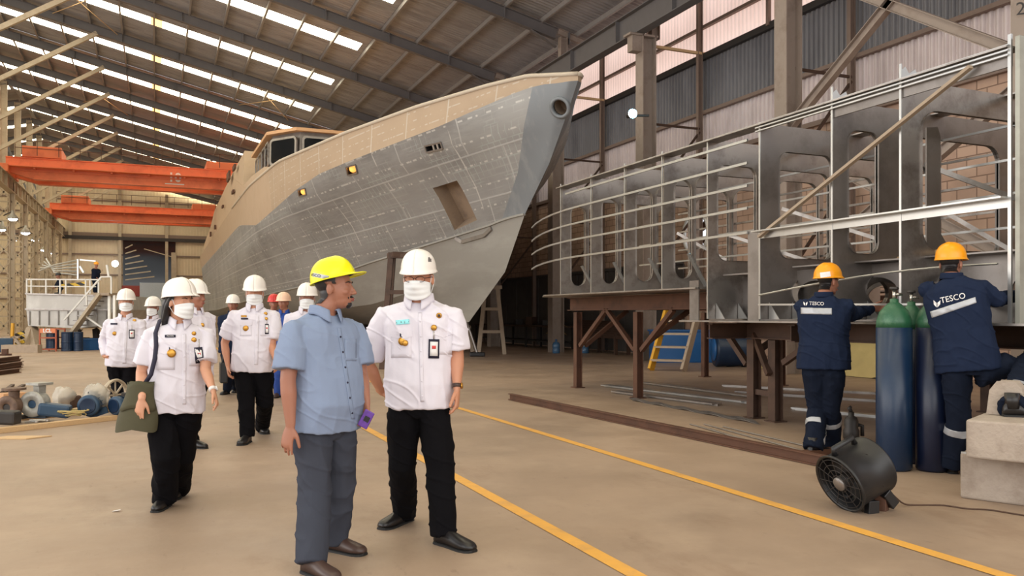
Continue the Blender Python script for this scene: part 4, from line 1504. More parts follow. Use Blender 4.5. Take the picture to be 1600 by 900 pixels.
# drum fan
c = P(1337, 748, 5.75); c.z = 0.25
ax = (RT * 0.80 + UP * -0.0 + FW * 0.3).normalized()
ax = (ax + UP * 0.42).normalized()          # from the grille (low left) to the back (high right)
c = c
t = thing('drum_fan', 'black tilted drum fan standing on the floor in front of the cylinders', 'fan', V((c.x, c.y, 0)))
RR = 0.2
m = MB(); m.lathe([(RR * 1.04, -0.16), (RR * 1.07, -0.15), (RR * 1.04, -0.135), (RR, -0.13), (RR, 0.14), (RR * 1.04, 0.15), (RR * 1.03, 0.16), (RR * 0.98, 0.16), (RR * 0.97, -0.15)], c, ax, 40, True); m.build('drum', M['black'], t, True)
m = MB()
a1, a2 = frame_of(ax)[1], frame_of(ax)[2]
for r_ in (0.06, 0.1, 0.14, 0.18, 0.21):
    n = 28
    m.tube([c - ax * 0.15 + (a1 * math.cos(2 * PI * k / n) + a2 * math.sin(2 * PI * k / n)) * r_ for k in range(n + 1)], 0.003, 4)
for k in range(12):
    d_ = a1 * math.cos(PI * k / 6) + a2 * math.sin(PI * k / 6)
    m.tube([c - ax * 0.15 + d_ * 0.04, c - ax * 0.15 + d_ * 0.212], 0.003, 4)
m.build('grille', M['dark'], t)
m = MB()
for k in range(5):
    an = 2 * PI * k / 5
    d1 = a1 * math.cos(an) + a2 * math.sin(an); d2 = ax.cross(d1)
    m.quad(c + d1 * .04 - d2 * .02, c + d1 * .04 + d2 * .03 + ax * .03, c + d1 * .19 + d2 * .08 + ax * .04, c + d1 * .19 - d2 * .06 - ax * .02)
m.build('fan_blades', M['dark'], t, thick=0.004)
m = MB(); m.lathe([(0.045, -0.165), (0.05, -0.155), (0.05, -0.1), (0.03, -0.09)], c, ax, 20); m.build('fan_badge', M['alu_dull'], t, True)
m = MB(); m.lathe([(0.07, 0.0), (0.07, 0.1)], c, ax, 20); m.build('fan_motor', M['dark'], t, True)
upn = (UP - ax * ax.dot(UP)).normalized()
m = MB()
hb = c + upn * (RR + 0.0) - ax * 0.02
m.tube([hb - ax * 0.09, hb - ax * 0.09 + upn * 0.045, hb + ax * 0.09 + upn * 0.045, hb + ax * 0.09], [0.022, 0.02, 0.02, 0.022], 8); m.build('handle', M['black'], t, True)
sd = ax.cross(upn)
for s_ in (-1, 1):
    m = MB(); f0 = c - upn * (RR - 0.03) + sd * s_ * 0.1
    m.bar(f0 - ax * 0.02, f0 - ax * 0.06 - upn * 0.085, 0.05, 0.09, ax); m.build('foot', M['black'], t, bevel=0.006)
    m = MB(); m.bar(f0 + ax * 0.1, f0 + ax * 0.14 - upn * 0.12, 0.05, 0.07, ax); m.build('foot', M['black'], t, bevel=0.006)
m = MB(); p = G(1376, 797); m.box(p + UP * 0.06, (0.07, 0.09, 0.12), Matrix.Rotation(R(25), 3, 'Z')); top('wood_wedge', m, M['rust'], 'small brown wooden block propping the back of the drum fan', 'wooden block', bevel=0.004)
m = MB()
pc = [P(1393, 771, 5.75), G(1412, 789, .006), G(1440, 789, .006), G(1475, 789, .006), G(1510, 795, .006), G(1545, 796, .006), G(1580, 802, .006), G(1625, 809, .006)]
fine = []
for a, b2 in zip(pc, pc[1:]):
    for j in range(5): fine.append(a.lerp(b2, j / 5))
fine.append(pc[-1])
for _ in range(3): fine = [fine[0]] + [(fine[i - 1] + fine[i] * 2 + fine[i + 1]) / 4 for i in range(1, len(fine) - 1)] + [fine[-1]]
m.tube(fine, 0.006, 6); top('power_cord', m, M['rust_dark'], 'thin brown cord running from the drum fan across the floor', 'cord')
# small pump behind the worker's boots, second short beam
c = G(1330, 687)
t = thing('submersible_pump', 'small dark submersible pump standing behind the left worker\'s boots', 'pump', c)
m = MB(); m.lathe([(0.07, 0), (0.085, 0.02), (0.085, 0.1), (0.07, 0.13), (0.075, 0.2), (0.06, 0.24), (0.03, 0.26), (0.03, 0.3)], c, UP, 20); m.build('pump_body', M['dark'], t, True)
m = MB(); m.tube([c + UP * .3, c + UP * .34 - RT * .02, c + UP * .36], [.02, .025, .015], 8); m.build('handle', M['dark'], t, True)
m = MB(); m.tube([c + RT * .07 + UP * .16, c + RT * .12 + UP * .15, c + RT * .12 + UP * .04], .022, 8); m.build('outlet_pipe', M['dark'], t, True)
m = MB(); p, q = G(1235, 716), G(1372, 700); m.bar(p + UP * .03, q + UP * .03, .09, .05); top('timber_batten', m, M['rust'], 'short reddish batten on the floor under the left worker', 'batten')
# stairs behind the first table
def stair(name, lab, c, up_dir, wdir, rise, run, w_, n, mt, mt2):
    t = thing(name, lab, 'stairs', c)
    for s_ in (-1, 1):
        m = MB(); a = c + wdir * s_ * w_ / 2; m.bar(a + UP * .02, a + up_dir * run + UP * rise, 0.07, 0.2, wdir.cross(up_dir)); m.build('stringer', mt if s_ < 0 else mt2, t)
    for k in range(n):
        f = (k + 0.8) / n
        m = MB(); m.box(c + up_dir * run * f + UP * rise * f, (w_, 0.26, 0.05), Matrix((wdir, up_dir, UP)).transposed()); m.build('tread', mt2, t)
    return t
stair('work_stairs', 'steep weathered stairs with a yellow side leaning behind the first table', G(1042, 580), (RT * 0.55 + FW * 0.6).normalized(), (RT * 0.8 - FW * 0.4).normalized(), 1.9, 0.95, 0.8, 6, M['yellow'], M['wood_grey'])
# blue containers behind the tables
c = G(1072, 567)
t = thing('blue_bin', 'large blue plastic bin on the floor behind the stairs', 'bin', c)
m = MB(); m.box(c + UP * 0.45 + FW * .5, (1.8, .8, 0.95), Matrix((RT, FW, UP)).transposed()); m.build('bin_body', M['blue_tank'], t, bevel=0.06)
m = MB(); m.box(c + UP * 0.9 + FW * .5, (1.88, .88, 0.06), Matrix((RT, FW, UP)).transposed()); m.build('rim', M['blue_tank'], t, bevel=0.02)
c = G(1146, 573)
t = thing('blue_drum', 'dark blue round drum lying behind the twin table legs', 'drum', c)
m = MB(); m.lathe([(0.42, -0.5), (0.45, -0.45), (0.43, -0.2), (0.45, -0.17), (0.43, 0.2), (0.45, 0.23), (0.43, .5)], c + UP * 0.45, RT, 28); m.build('drum_body', M['blue_cyl'], t, True)
m = MB(); m.lathe([(0.3, -0.53), (0.3, -0.5)], c + UP * 0.45, RT, 28); m.build('drum_lid', M['blue_tank'], t, True)
# tarpaulin-covered pile
m = MB()
pc0 = V((14.55, 14.7, 0))
def tarp(a, b):
    x = (a - .5) * 2; y = (b - .5) * 2
    h = 1.0 * (1 - abs(x) ** 3.0) * (1 - abs(y) ** 3.5) * (0.8 + 0.35 * noise.noise(V((x * 2, y * 2, 1)))) + 0.06 * noise.noise(V((x * 9, y * 7, 3)))
    return pc0 + V((y * 0.6, x * 2.2, 0)) + UP * max(0.01, h)
m.grid(tarp, 50, 30); top('tarpaulin_pile', m, M['tarp'], 'pile under a wrinkled yellowish tarpaulin behind the lower table', 'covered pile', smooth=True)
m = MB(); p, q = G(1212, 577), G(1262, 577)
m.limb([p + UP * 0.14, q + UP * 0.13], [0.13, 0.12], 14); top('canvas_roll', m, M['concrete'], 'pale rolled canvas in front of the tarpaulin pile', 'roll', smooth=True)
# bottles, plant, bench and clutter by the dark panels
for i, (u, v, lab) in enumerate(((869, 552, 'blue water bottle with neck up, left one near the dark panels'), (914, 552, 'blue water bottle just right of the brown table leg'))):
    c = G(u, v)
    t = thing('water_bottle', lab, 'bottle', c)
    m = MB(); m.lathe([(0.12, 0), (0.135, 0.02), (0.135, 0.15), (0.125, 0.17), (0.135, 0.19), (0.135, 0.31), (0.1, 0.38), (0.035, 0.41), (0.035, 0.46)], c, UP, 20); m.build('bottle_body', M['bottle'], t, True)
    m = MB(); m.lathe([(0.04, 0.45), (0.04, 0.49)], c, UP, 12); m.build('cap', M['white_paint'] if i else M['blue_tank'], t, True)
c = G(869, 548)
t = thing('potted_plant', 'drooping yellow-green potted plant behind the left water bottle', 'plant', c)
m = MB(); m.lathe([(0.14, 0), (0.18, 0.3), (0.17, 0.3), (0.02, 0.28)], c, UP, 16); m.build('pot', M['dark'], t)
m = MB()
for k in range(26):
    an = k * 2.4; l_ = 0.35 + 0.2 * random.random(); hh = 0.6 + 0.75 * random.random()
    d_ = V((math.cos(an), math.sin(an), 0)); sd = V((-d_.y, d_.x, 0)) * 0.07
    o = c + UP * hh
    m.add([c + UP * hh, o + d_ * l_ * .5 + sd + UP * .08, o + d_ * l_ - UP * .05, o + d_ * l_ * .5 - sd + UP * .08], [(0, 1, 2, 3)])
m.build('leaf', M['leaf'], t)
m = MB(); m.tube([c + UP * .2, c + UP * 1.3], [0.03, 0.02], 6); m.build('stem', M['wood_grey'], t)
c = G(800, 541)
t = thing('workbench', 'long dark workbench against the grey panels', 'workbench', c)
yb0 = 29.0
m = MB(); m.box2((14.3, yb0, 0.85), (15.1, yb0 + 9, 0.92)); m.build('bench_top', M['rust_dark'], t)
for yy in (yb0 + .1, yb0 + 3, yb0 + 6, yb0 + 8.9):
    for xx in (14.35, 15.05):
        m = MB(); m.bar((xx, yy, 0), (xx, yy, .86), .08, .08, (1, 0, 0)); m.build('leg', M['dark'], t)
m = MB(); m.box2((14.4, yb0, .25), (15.05, yb0 + 9, .3)); m.build('shelf', M['dark'], t)
for i, (yy, s_) in enumerate(((29.6, .3), (30.6, .22), (32.2, .35), (33.6, .25))):
    m = MB(); m.box((14.7, yy, .92 + s_ / 2), (.35, .4, s_), Matrix.Rotation(i, 3, 'Z')); top('tool_box', m, M['dark'] if i % 2 else M['rust_dark'], 'dark tool box lying on the long workbench by the grey panels', 'box', 'tool boxes on the workbench', bevel=.02)
c = V((15.0, 26.6, 0))
m = MB()
for k in range(7):
    m.bar((14.2 + .1 * k, 23.5 + .3 * k, .6 + .08 * k), (14.4 + .1 * k, 27.0 + .2 * k, .62 + .08 * k), .12, .12)
    if k in (1, 5):
        for xx in (14.2, 14.7): m.bar((xx, 23.8 + .5 * k, 0), (xx, 23.8 + .5 * k, .7), .1, .1, (1, 0, 0))
top('scrap_pile', m, M['rust_dark'], 'pile of rusty offcuts on a low rack against the wall behind the table', 'scrap pile')
# broom and squeegee at the stem stand
c = G(746, 557)
t = thing('push_broom', 'black push broom leaning at the foot of the hull stand', 'broom', c)
m = MB(); m.box(c + UP * .07, (.5, .16, .14), Matrix((RT, FW, UP)).transposed()); m.build('broom_head', M['black'], t, bevel=.03)
m = MB(); m.bar(c + UP * .1, P(729, 500, 27.2), .05, .05); m.build('broom_stick', M['alu_dull'], t)
# ------------------------------------------------------------------ people
def remesh(mb, voxel, smooth_it=4, fac=0.5):
    me = mb.mesh('r', fix=False)
    bm = bmesh.new(); bm.from_mesh(me)
    # orient every island outwards
    bmesh.ops.recalc_face_normals(bm, faces=bm.faces)
    bm.to_mesh(me); bm.free()
    ob = bpy.data.objects.new('r', me); C.objects.link(ob)
    md = ob.modifiers.new('r', 'REMESH'); md.mode = 'VOXEL'; md.voxel_size = voxel; md.adaptivity = 0
    if smooth_it:
        ms_ = ob.modifiers.new('s', 'SMOOTH'); ms_.factor = fac; ms_.iterations = smooth_it
    out = evaluated(ob)
    bpy.data.objects.remove(ob); bpy.data.meshes.remove(me)
    out.materials.clear()
    return out


def wrinkle(me, amp, f1=8, f2=20, seed=0, zs=0.45):
    me.update()
    nrm = [v.normal.copy() for v in me.vertices]
    for v, n in zip(me.vertices, nrm):
        c = v.co
        p = V((c.x * f1 + seed, c.y * f1, c.z * f1 * zs + c.x * 3))
        q = V((c.x * f2, c.y * f2 + seed, c.z * f2 * 0.6))
        a = noise.noise(p)
        w_ = c.dot(RT)
        r_ = noise.noise(V((w_ * 3.2 + seed, c.z * 9 + w_ * 5, c.dot(FW) * 3)))
        fold = max(0.0, 1 - abs(r_) * 7)
        v.co = c + n * amp * ((1 - abs(a) * 2.4) * 0.6 + 0.3 * noise.noise(q) + 0.55 * fold * fold)
    me.update()


def largest(mb):
    par = list(range(len(mb.v)))
    def find(a):
        while par[a] != a:
            par[a] = par[par[a]]; a = par[a]
        return a
    for f in mb.f:
        r0 = find(f[0])
        for q in f[1:]: par[find(q)] = r0
    cnt = {}
    for f in mb.f: cnt[find(f[0])] = cnt.get(find(f[0]), 0) + 1
    if not cnt: return mb
    best = max(cnt, key=cnt.get)
    out = MB(); idx = {}
    for f in mb.f:
        if find(f[0]) == best:
            for q in f:
                if q not in idx:
                    idx[q] = len(out.v); out.v.append(mb.v[q])
            out.f.append(tuple(idx[q] for q in f)); out.m.append(0)
    return out


def bvh_of(me):
    return BVHTree.FromPolygons([v.co.copy() for v in me.vertices], [tuple(p.vertices) for p in me.polygons])


def shell(me, cond, off):
    """copy the faces of me whose centre satisfies cond, pushed out along the normals"""
    idx, vs, fs = {}, [], []
    for p in me.polygons:
        if cond(p.center):
            f = []
            for vi in p.vertices:
                if vi not in idx:
                    idx[vi] = len(vs)
                    vs.append(me.vertices[vi].co + me.vertices[vi].normal * off)
                f.append(idx[vi])
            fs.append(tuple(f))
    mb = MB(); mb.add(vs, fs)
    return mb


def band(me, planes, off):
    """cleanly cut slice of me: planes = (point, outward normal) keep the inner side"""
    bm = bmesh.new(); bm.from_mesh(me)
    for co, no in planes:
        g = bm.verts[:] + bm.edges[:] + bm.faces[:]
        bmesh.ops.bisect_plane(bm, geom=g, plane_co=co, plane_no=no, clear_outer=True)
    bm.normal_update()
    mb = MB()
    idx = {v: i for i, v in enumerate(bm.verts)}
    mb.add([v.co + v.normal * off for v in bm.verts], [tuple(idx[v] for v in f.verts) for f in bm.faces])
    bm.free()
    return mb


def cast(bvh, u, v, off=0.004):
    d = (P(u, v, 1) - EYE).normalized()
    h = bvh.ray_cast(EYE, d)
    return (h[0] - d * off) if h[0] is not None else None


def patch(bvh, px, nx=8, ny=8, off=0.004):
    """cloth patch on the surface seen through four pixels (tl, tr, br, bl)"""
    pts, ok = {}, True
    a, b, c, d = [V((*p, 0)) for p in px]
    last = None
    for i in range(nx + 1):
        for j in range(ny + 1):
            q = a.lerp(b, i / nx).lerp(d.lerp(c, i / nx), j / ny)
            h = cast(bvh, q.x, q.y, off)
            pts[i, j] = h
            if h is not None: last = h
    mb = MB()
    idx = {}
    for k, h in pts.items():
        if h is not None:
            idx[k] = len(mb.v); mb.v.append(h)
    for i in range(nx):
        for j in range(ny):
            ks = [(i, j), (i + 1, j), (i + 1, j + 1), (i, j + 1)]
            if all(k in idx for k in ks):
                mb.f.append(tuple(idx[k] for k in ks)); mb.m.append(0)
    return mb


def text_on(bvh, txt, u, v, size, ang=0, off=0.005, bold=0.0, depth=None):
    me = text_mesh(txt, size, 0.0, bold=bold)
    ca, sa = math.cos(R(ang)), math.sin(R(ang))
    mb = MB()
    vs = []
    fallback = None
    for vv in me.vertices:
        x, y = vv.co.x, vv.co.y
        uu, v2 = u + x * ca + y * sa, v - y * ca + x * sa
        h = cast(bvh, uu, v2, off)
        if h is None: h = fallback or V((0, 0, 0))
        fallback = h
        vs.append(h)
    mb.add(vs, [tuple(p.vertices) for p in me.polygons])
    return mb


SKIN = {}


def skin_mat(name, rgb):
    m_ = mat(name, rgb, 0.5, 0, 0.07, 14, bump=0.08, bscale=300)
    b = m_.node_tree.nodes['Principled BSDF']
    b.inputs['Subsurface Weight'].default_value = 0.08
    b.inputs['Subsurface Radius'].default_value = (0.01, 0.004, 0.002)
    return m_


M['skin_a'] = skin_mat('warm_skin', (196, 138, 108))
M['skin_b'] = skin_mat('brown_skin', (158, 106, 84))
M['skin_c'] = skin_mat('light_brown_skin', (204, 150, 120))
M['lip'] = mat('lips', (150, 84, 72), 0.45)
M['hair'] = mat('black_hair', (26, 22, 22), 0.45, 0, 0.2, 60, stretch=(1, 1, 0.1))
M['stubble'] = mat('short_dark_beard', (78, 52, 42), 0.8, 0, 0.3, 120)
M['eye'] = mat('eye_white', (176, 164, 154), 0.35)
M['iris'] = mat('dark_iris', (30, 20, 16), 0.2)
M['shirt_white'] = mat('white_uniform_cloth', (222, 217, 226), 0.8, 0, 0.02, 5, bump=0.5, bscale=10, spec=.15)
M['shirt_grey'] = mat('blue_grey_cloth', (132, 146, 172), 0.8, 0, 0.04, 5, bump=0.5, bscale=10, spec=.15)
M['trousers_black'] = mat('black_trousers', (16, 15, 18), 0.9, 0, 0.1, 5, bump=0.5, bscale=10, spec=.1)
M['trousers_grey'] = mat('charcoal_trousers', (64, 67, 77), 0.9, 0, 0.08, 5, bump=0.5, bscale=10, spec=.1)
M['navy'] = mat('navy_workwear', (30, 39, 60), 0.9, 0, 0.1, 5, bump=0.5, bscale=10, spec=.1)
M['navy2'] = mat('navy_work_trousers', (24, 30, 44), 0.9, 0, 0.1, 5, bump=0.5, bscale=10, spec=.1)
M['blue_cloth'] = mat('bright_blue_overall', (36, 70, 148), 0.8, 0, 0.1, 5)
M['leather'] = mat('black_leather', (30, 27, 27), 0.35, 0, 0.15, 9)
M['leather_brown'] = mat('brown_leather', (70, 52, 46), 0.4, 0, 0.15, 9)
M['helmet_white'] = mat('white_helmet_shell', (240, 234, 226), 0.28, 0, 0.02)
M['helmet_yellow'] = mat('lime_yellow_helmet_shell', (236, 232, 20), 0.28, 0, 0.02)
M['helmet_orange'] = mat('orange_yellow_helmet_shell', (246, 160, 20), 0.3, 0, 0.03)
M['helmet_cream'] = mat('peach_helmet_shell', (240, 200, 172), 0.35, 0, 0.03)
M['helmet_red'] = mat('red_helmet_shell', (206, 50, 46), 0.35, 0, 0.03)
M['mask'] = mat('mask_fabric', (238, 240, 240), 0.8, 0, 0.02)
M['reflective'] = mat('reflective_tape', (176, 178, 182), 0.35, 0.2, 0.08)
M['gold'] = mat('gold_badge', (190, 140, 60), 0.3, 0.8, 0.2, 60)
M['card'] = mat('white_card', (230, 226, 224), 0.4)
M['red_card'] = mat('red_card_print', (206, 60, 56), 0.4)
M['cyan'] = mat('light_cyan_plate', (150, 226, 232), 0.4)
M['strap_navy'] = mat('dark_navy_strap', (28, 24, 48), 0.7)
M['olive'] = mat('olive_bag_cloth', (74, 70, 48), 0.8, 0, 0.12, 6, bump=0.2, bscale=20)
M['purple'] = mat('purple_phone_case', (100, 60, 150), 0.35, 0, 0.5, 60)
M['lens'] = mat('spectacle_frame', (40, 22, 22), 0.3)


class Person:
    def __init__(s, label, d, face, NB, PE, scale=1.0, voxel=0.006, skin='skin_a', head=None, hy=None, pitch=0, roll=0,
                 armL=None, armR=None, legL=None, legR=None, group=None, sw=0.19, fat=1.0, female=False):
        s.d, s.s, s.vx, s.px = d, scale, voxel, F_PX / d
        s.label = label
        a = R(face)
        s.lat = RT * math.cos(a) + FW * math.sin(a)
        s.fwd = -FW * math.cos(a) + RT * math.sin(a)
        s.NB, s.PE = s.J(NB), s.J(PE)
        s.spine = (s.NB - s.PE).normalized()
        s.fat, s.female = fat, female
        h = R(hy if hy is not None else face)
        hf = -FW * math.cos(h) + RT * math.sin(h)
        hl = RT * math.cos(h) + FW * math.sin(h)
        pr = Matrix.Rotation(R(pitch), 3, hl)       # positive pitch looks down
        rr = Matrix.Rotation(R(roll), 3, hf)
        s.hf, s.hl, s.hu = rr @ (pr @ hf), rr @ hl, rr @ (pr @ UP)
        s.H = s.J(head) if head else s.NB + UP * 0.155 * scale + s.fwd * 0.025
        s.sw = sw * scale
        s.SH = {'L': s.NB - s.spine * 0.088 * scale + s.lat * s.sw, 'R': s.NB - s.spine * 0.088 * scale - s.lat * s.sw}
        s.HP = {'L': s.PE + s.lat * 0.085 * scale - UP * 0.02, 'R': s.PE - s.lat * 0.085 * scale - UP * 0.02}
        s.arm = {'L': armL, 'R': armR}
        s.leg = {'L': legL, 'R': legR}
        s.feet = {}
        for k, lg in s.leg.items():
            kn, heel, ang = lg[:3]
            z = lg[3] if len(lg) > 3 else 0.0
            hp = G(heel[0], heel[1], z)
            fa = R(ang)
            fd = -FW * math.cos(fa) + RT * math.sin(fa)
            s.feet[k] = (hp, fd)
        base = (s.feet['L'][0] + s.feet['R'][0]) / 2
        base.z = min(s.feet['L'][0].z, s.feet['R'][0].z)
        s.t = thing('person', label, 'person', base, group)
        s.skin = M[skin]
        s.build_body()

    def J(s, t):
        return P(t[0], t[1], s.d + (t[2] if len(t) > 2 else 0))

    def hp(s, x, y, z):
        k = s.s
        return s.H + s.hf * x * k + s.hl * y * k + s.hu * z * k

    def ankle(s, k):
        hp, fd = s.feet[k]
        return hp + fd * 0.055 * s.s + UP * 0.085 * s.s

    def knee(s, k):
        return s.J(s.leg[k][0])

    def elbow(s, k): return s.J(s.arm[k][0])

    def wrist(s, k): return s.J(s.arm[k][1])

    def hand(s, mb, k):
        spec = s.arm[k]
        W = s.wrist(k)
        el = s.elbow(k)
        fa = (W - el).normalized()
        dirv = spec[2] if len(spec) > 2 and spec[2] is not None else None
        if dirv is not None:
            dirv = (RT * dirv[0] + UP * dirv[1] + FW * dirv[2]).normalized()
        else:
            dirv = fa
        # thumb direction: forward by default (hand hanging with the thumb to the front)
        th = spec[3] if len(spec) > 3 and spec[3] is not None else None
        th = (RT * th[0] + UP * th[1] + FW * th[2]) if th is not None else s.fwd
        th = (th - dirv * th.dot(dirv)).normalized()
        curl = spec[4] if len(spec) > 4 else 0.45
        nrm = dirv.cross(th).normalized()           # back or palm side
        inward = (-s.lat if k == 'L' else s.lat)
        if nrm.dot(inward) < 0 and not (len(spec) > 5): nrm = -nrm      # nrm = palm side, towards the body
        if len(spec) > 5:
            pn = RT * spec[5][0] + UP * spec[5][1] + FW * spec[5][2]
            if nrm.dot(pn) < 0: nrm = -nrm
        q = s.s * (0.93 if s.female else 1.0)
        fr = 0.0088 * q * (1.12 if s.vx > 0.007 else 1)
        # wrist + palm
        mb.limb([W - dirv * 0.02, W + dirv * 0.02 * q, W + dirv * 0.05 * q, W + dirv * 0.088 * q], [0.026 * q, 0.031 * q, 0.039 * q, 0.04 * q], 14, [0.02 * q, 0.018 * q, 0.0165 * q, 0.0135 * q], ref=th)
        for i, (off, ln, sp) in enumerate(((0.031, 0.072, 0.10), (0.0105, 0.08, 0.03), (-0.0105, 0.075, -0.04), (-0.031, 0.058, -0.12))):
            b0 = W + dirv * (0.082 - 0.004 * abs(i - 1.3)) * q + th * off * q
            cu = curl * (0.7 + 0.18 * i)
            d0 = (dirv + th * sp).normalized()
            pts = [b0]
            ang = cu * 0.6
            p = b0
            for seg in (0.45, 0.32, 0.24):
                dd = (d0 * math.cos(ang) + nrm * math.sin(ang)).normalized()
                p = p + dd * ln * seg * q
                pts.append(p)
                ang += cu
            mb.limb([b0 - dirv * 0.02 * q] + pts, [fr, fr * 1.04, fr * 0.98, fr * 0.92, fr * 0.82], 10)
        b0 = W + dirv * 0.028 * q + th * 0.026 * q + nrm * 0.006 * q
        d1 = (dirv * 0.75 + th * 0.62 + nrm * 0.25).normalized()
        d2 = (dirv * 0.92 + th * 0.3 + nrm * 0.3).normalized()
        mb.limb([b0, b0 + d1 * 0.035 * q, b0 + d1 * 0.035 * q + d2 * 0.03 * q, b0 + d1 * 0.035 * q + d2 * 0.055 * q], [0.013 * q, 0.0115 * q, 0.0105 * q, 0.009 * q], 10)

    def build_body(s):
        mb = MB()
        k = s.s
        ax = (s.hf, s.hl, s.hu)
        e = lambda x, y, z, a, b, c: mb.ell(s.hp(x, y, z), (a * k, b * k, c * k), ax, 20, 14)
        e(-.012, 0, .045, .098, .077, .088)
        e(.022, 0, -.02, .076, .066, .088)
        e(.03, 0, -.07, .058, .052, .05)
        e(.07, 0, -.098, .022, .026, .02)
        e(.078, 0, .024, .016, .045, .011)
        for sy in (-1, 1):
            e(.066, sy * .036, -.028, .024, .022, .02)
            e(-.004, sy * .082, -.012, .018, .01, .034)
            e(.008, sy * .074, -.012, .012, .009, .018)
            e(.104, sy * .012, -.038, .01, .009, .008)
            e(.082, sy * .031, .004, .008, .017, .0045)     # upper lids
        mb.limb([s.hp(.09, 0, .01), s.hp(.103, 0, -.015), s.hp(.115, 0, -.036)], [.008 * k, .0095 * k, .0115 * k], 10)
        e(.0945, 0, -.064, .01, .024, .0065)
        e(.0925, 0, -.076, .01, .02, .0065)
        # neck, trunk
        nb = s.NB
        nk = 0.052 * k if s.female else 0.06 * k
        mb.limb([s.hp(-.02, 0, -.03), s.hp(-.022, 0, -.08), nb + UP * .01 + s.fwd * 0.0, nb - s.spine * .1], [nk, nk * .95, nk * 1.08, nk * 1.3], 18)
        tr = s.trunk(0.84)
        mb.tube(*tr)
        for q in 'LR':
            sh, el, wr = s.SH[q], s.elbow(q), s.wrist(q)
            g = 0.92 if s.female else 1.0
            m1 = sh.lerp(el, 0.5)
            m2 = el.lerp(wr, 0.3)
            fm = s.fwd
            mb.limb([sh, m1, el, m2, el.lerp(wr, .7), wr], [.042 * k * g, .048 * k * g, .042 * k * g, .044 * k * g, .035 * k * g, .029 * k * g], 16,
                    [.042 * k * g, .046 * k * g, .041 * k * g, .041 * k * g, .03 * k * g, .022 * k * g], ref=s.thumb(q))
            s.hand(mb, q)
            hp_, kn, an = s.HP[q], s.knee(q), s.ankle(q)
            mb.limb([hp_ + UP * .04, hp_.lerp(kn, .5), kn, kn.lerp(an, .35), an], [.078 * k, .068 * k, .05 * k, .05 * k, .036 * k], 12)
            hp0, fd = s.feet[q]
            mb.limb([hp0 + fd * .03 * k + UP * .04 * k, hp0 + fd * .12 * k + UP * .035 * k, hp0 + fd * .2 * k + UP * .025 * k], [.028 * k, .03 * k, .03 * k], 10, [.03 * k, .025 * k, .018 * k], ref=fd.cross(UP))
        s.me = remesh(mb, s.vx, 3 if s.vx < .01 else 1)
        s.body = link_mesh('body', s.me.copy(), [s.skin], s.t, True)

    def thumb(s, q):
        spec = s.arm[q]
        th = spec[3] if len(spec) > 3 and spec[3] is not None else None
        return (RT * th[0] + UP * th[1] + FW * th[2]) if th is not None else s.fwd

    PROF_M = [(0.0, .185, .115, 0), (.2, .178, .12, .0), (.4, .178, .118, .004), (.6, .19, .118, .0), (.76, .198, .115, 0), (.86, .185, .1, -.006), (.93, .152, .08, -.008), (.985, .075, .066, -.002)]
    PROF_F = [(0.0, .188, .12, 0), (.2, .172, .115, 0), (.4, .16, .108, .004), (.6, .172, .125, .014), (.74, .178, .125, .012), (.86, .168, .095, 0), (.93, .13, .078, -.004), (.985, .066, .06, 0)]

    def trunk(s, f=1.0, t0=0.0, drop=0.0, n=28, ease=1.0, pot=0.0, hem=1.0):
        pts, rx, ry = [], [], []
        L = (s.NB - s.PE)
        for t, w_, h_, fo in (s.PROF_F if s.female else s.PROF_M):
            if t < t0: continue
            p = s.PE + L * t - (UP * drop if t == 0 else V())
            bell = pot * math.exp(-((t - .25) / .25) ** 2)
            kk = f * s.s * (ease if t < .9 else 1) * (s.fat if t < .8 else 1)
            kk *= hem if t < 0.3 else 1
            pts.append(p + s.fwd * (fo + bell * .5))
            rx.append(w_ * kk); ry.append((h_ + bell * .5) * kk)
        return (pts, rx, n, ry, s.lat, True, 2.3)

    def shirt(s, m_, name='shirt', sleeve=0.92, ease=1.04, pot=0.03, sr=(.074, .073), amp=.014, drop=.03, collar=True, smooth_it=7, hem=1.03):
        mb = MB()
        k = s.s
        mb.tube(*s.trunk(1.04, drop=drop, ease=ease, pot=pot, hem=hem))
        g = 0.93 if s.female else 1
        for q in 'LR':
            sh, el, wr = s.SH[q], s.elbow(q), s.wrist(q)
            inn = sh - (s.lat if q == 'L' else -s.lat) * 0.06 * k + s.spine * .012
            if sleeve <= 1:
                end = sh.lerp(el, sleeve)
                pts = [inn, sh + (s.lat if q == 'L' else -s.lat) * .004 * k, sh.lerp(end, .5), end]
                rr = [.045 * k, .056 * k * g, sr[0] * k * g, sr[1] * k * g]
            else:
                end = el.lerp(wr, .93)
                pts = [inn, sh, sh.lerp(el, .5), el, el.lerp(wr, .5), end]
                rr = [.05 * k, .064 * k, .064 * k, .058 * k, .052 * k, .045 * k]
            mb.tube(pts, rr, 20)
            mb.ell(sh + s.spine * -.012, (.056 * k * g, .056 * k * g, .056 * k * g), None, 16, 12)
            if sleeve > 1: mb.ell(el, (.06 * k, .06 * k, .06 * k), None, 16, 12)
        me = remesh(mb, s.vx, smooth_it)
        wrinkle(me, amp * k, 9, 22, s.d)
        s.shirt_me = me
        s.shirt_bvh = bvh_of(me)
        s.sh_obj = link_mesh(name, me.copy(), [m_], s.t, True)
        if collar: s.collar(m_)
        return s.sh_obj

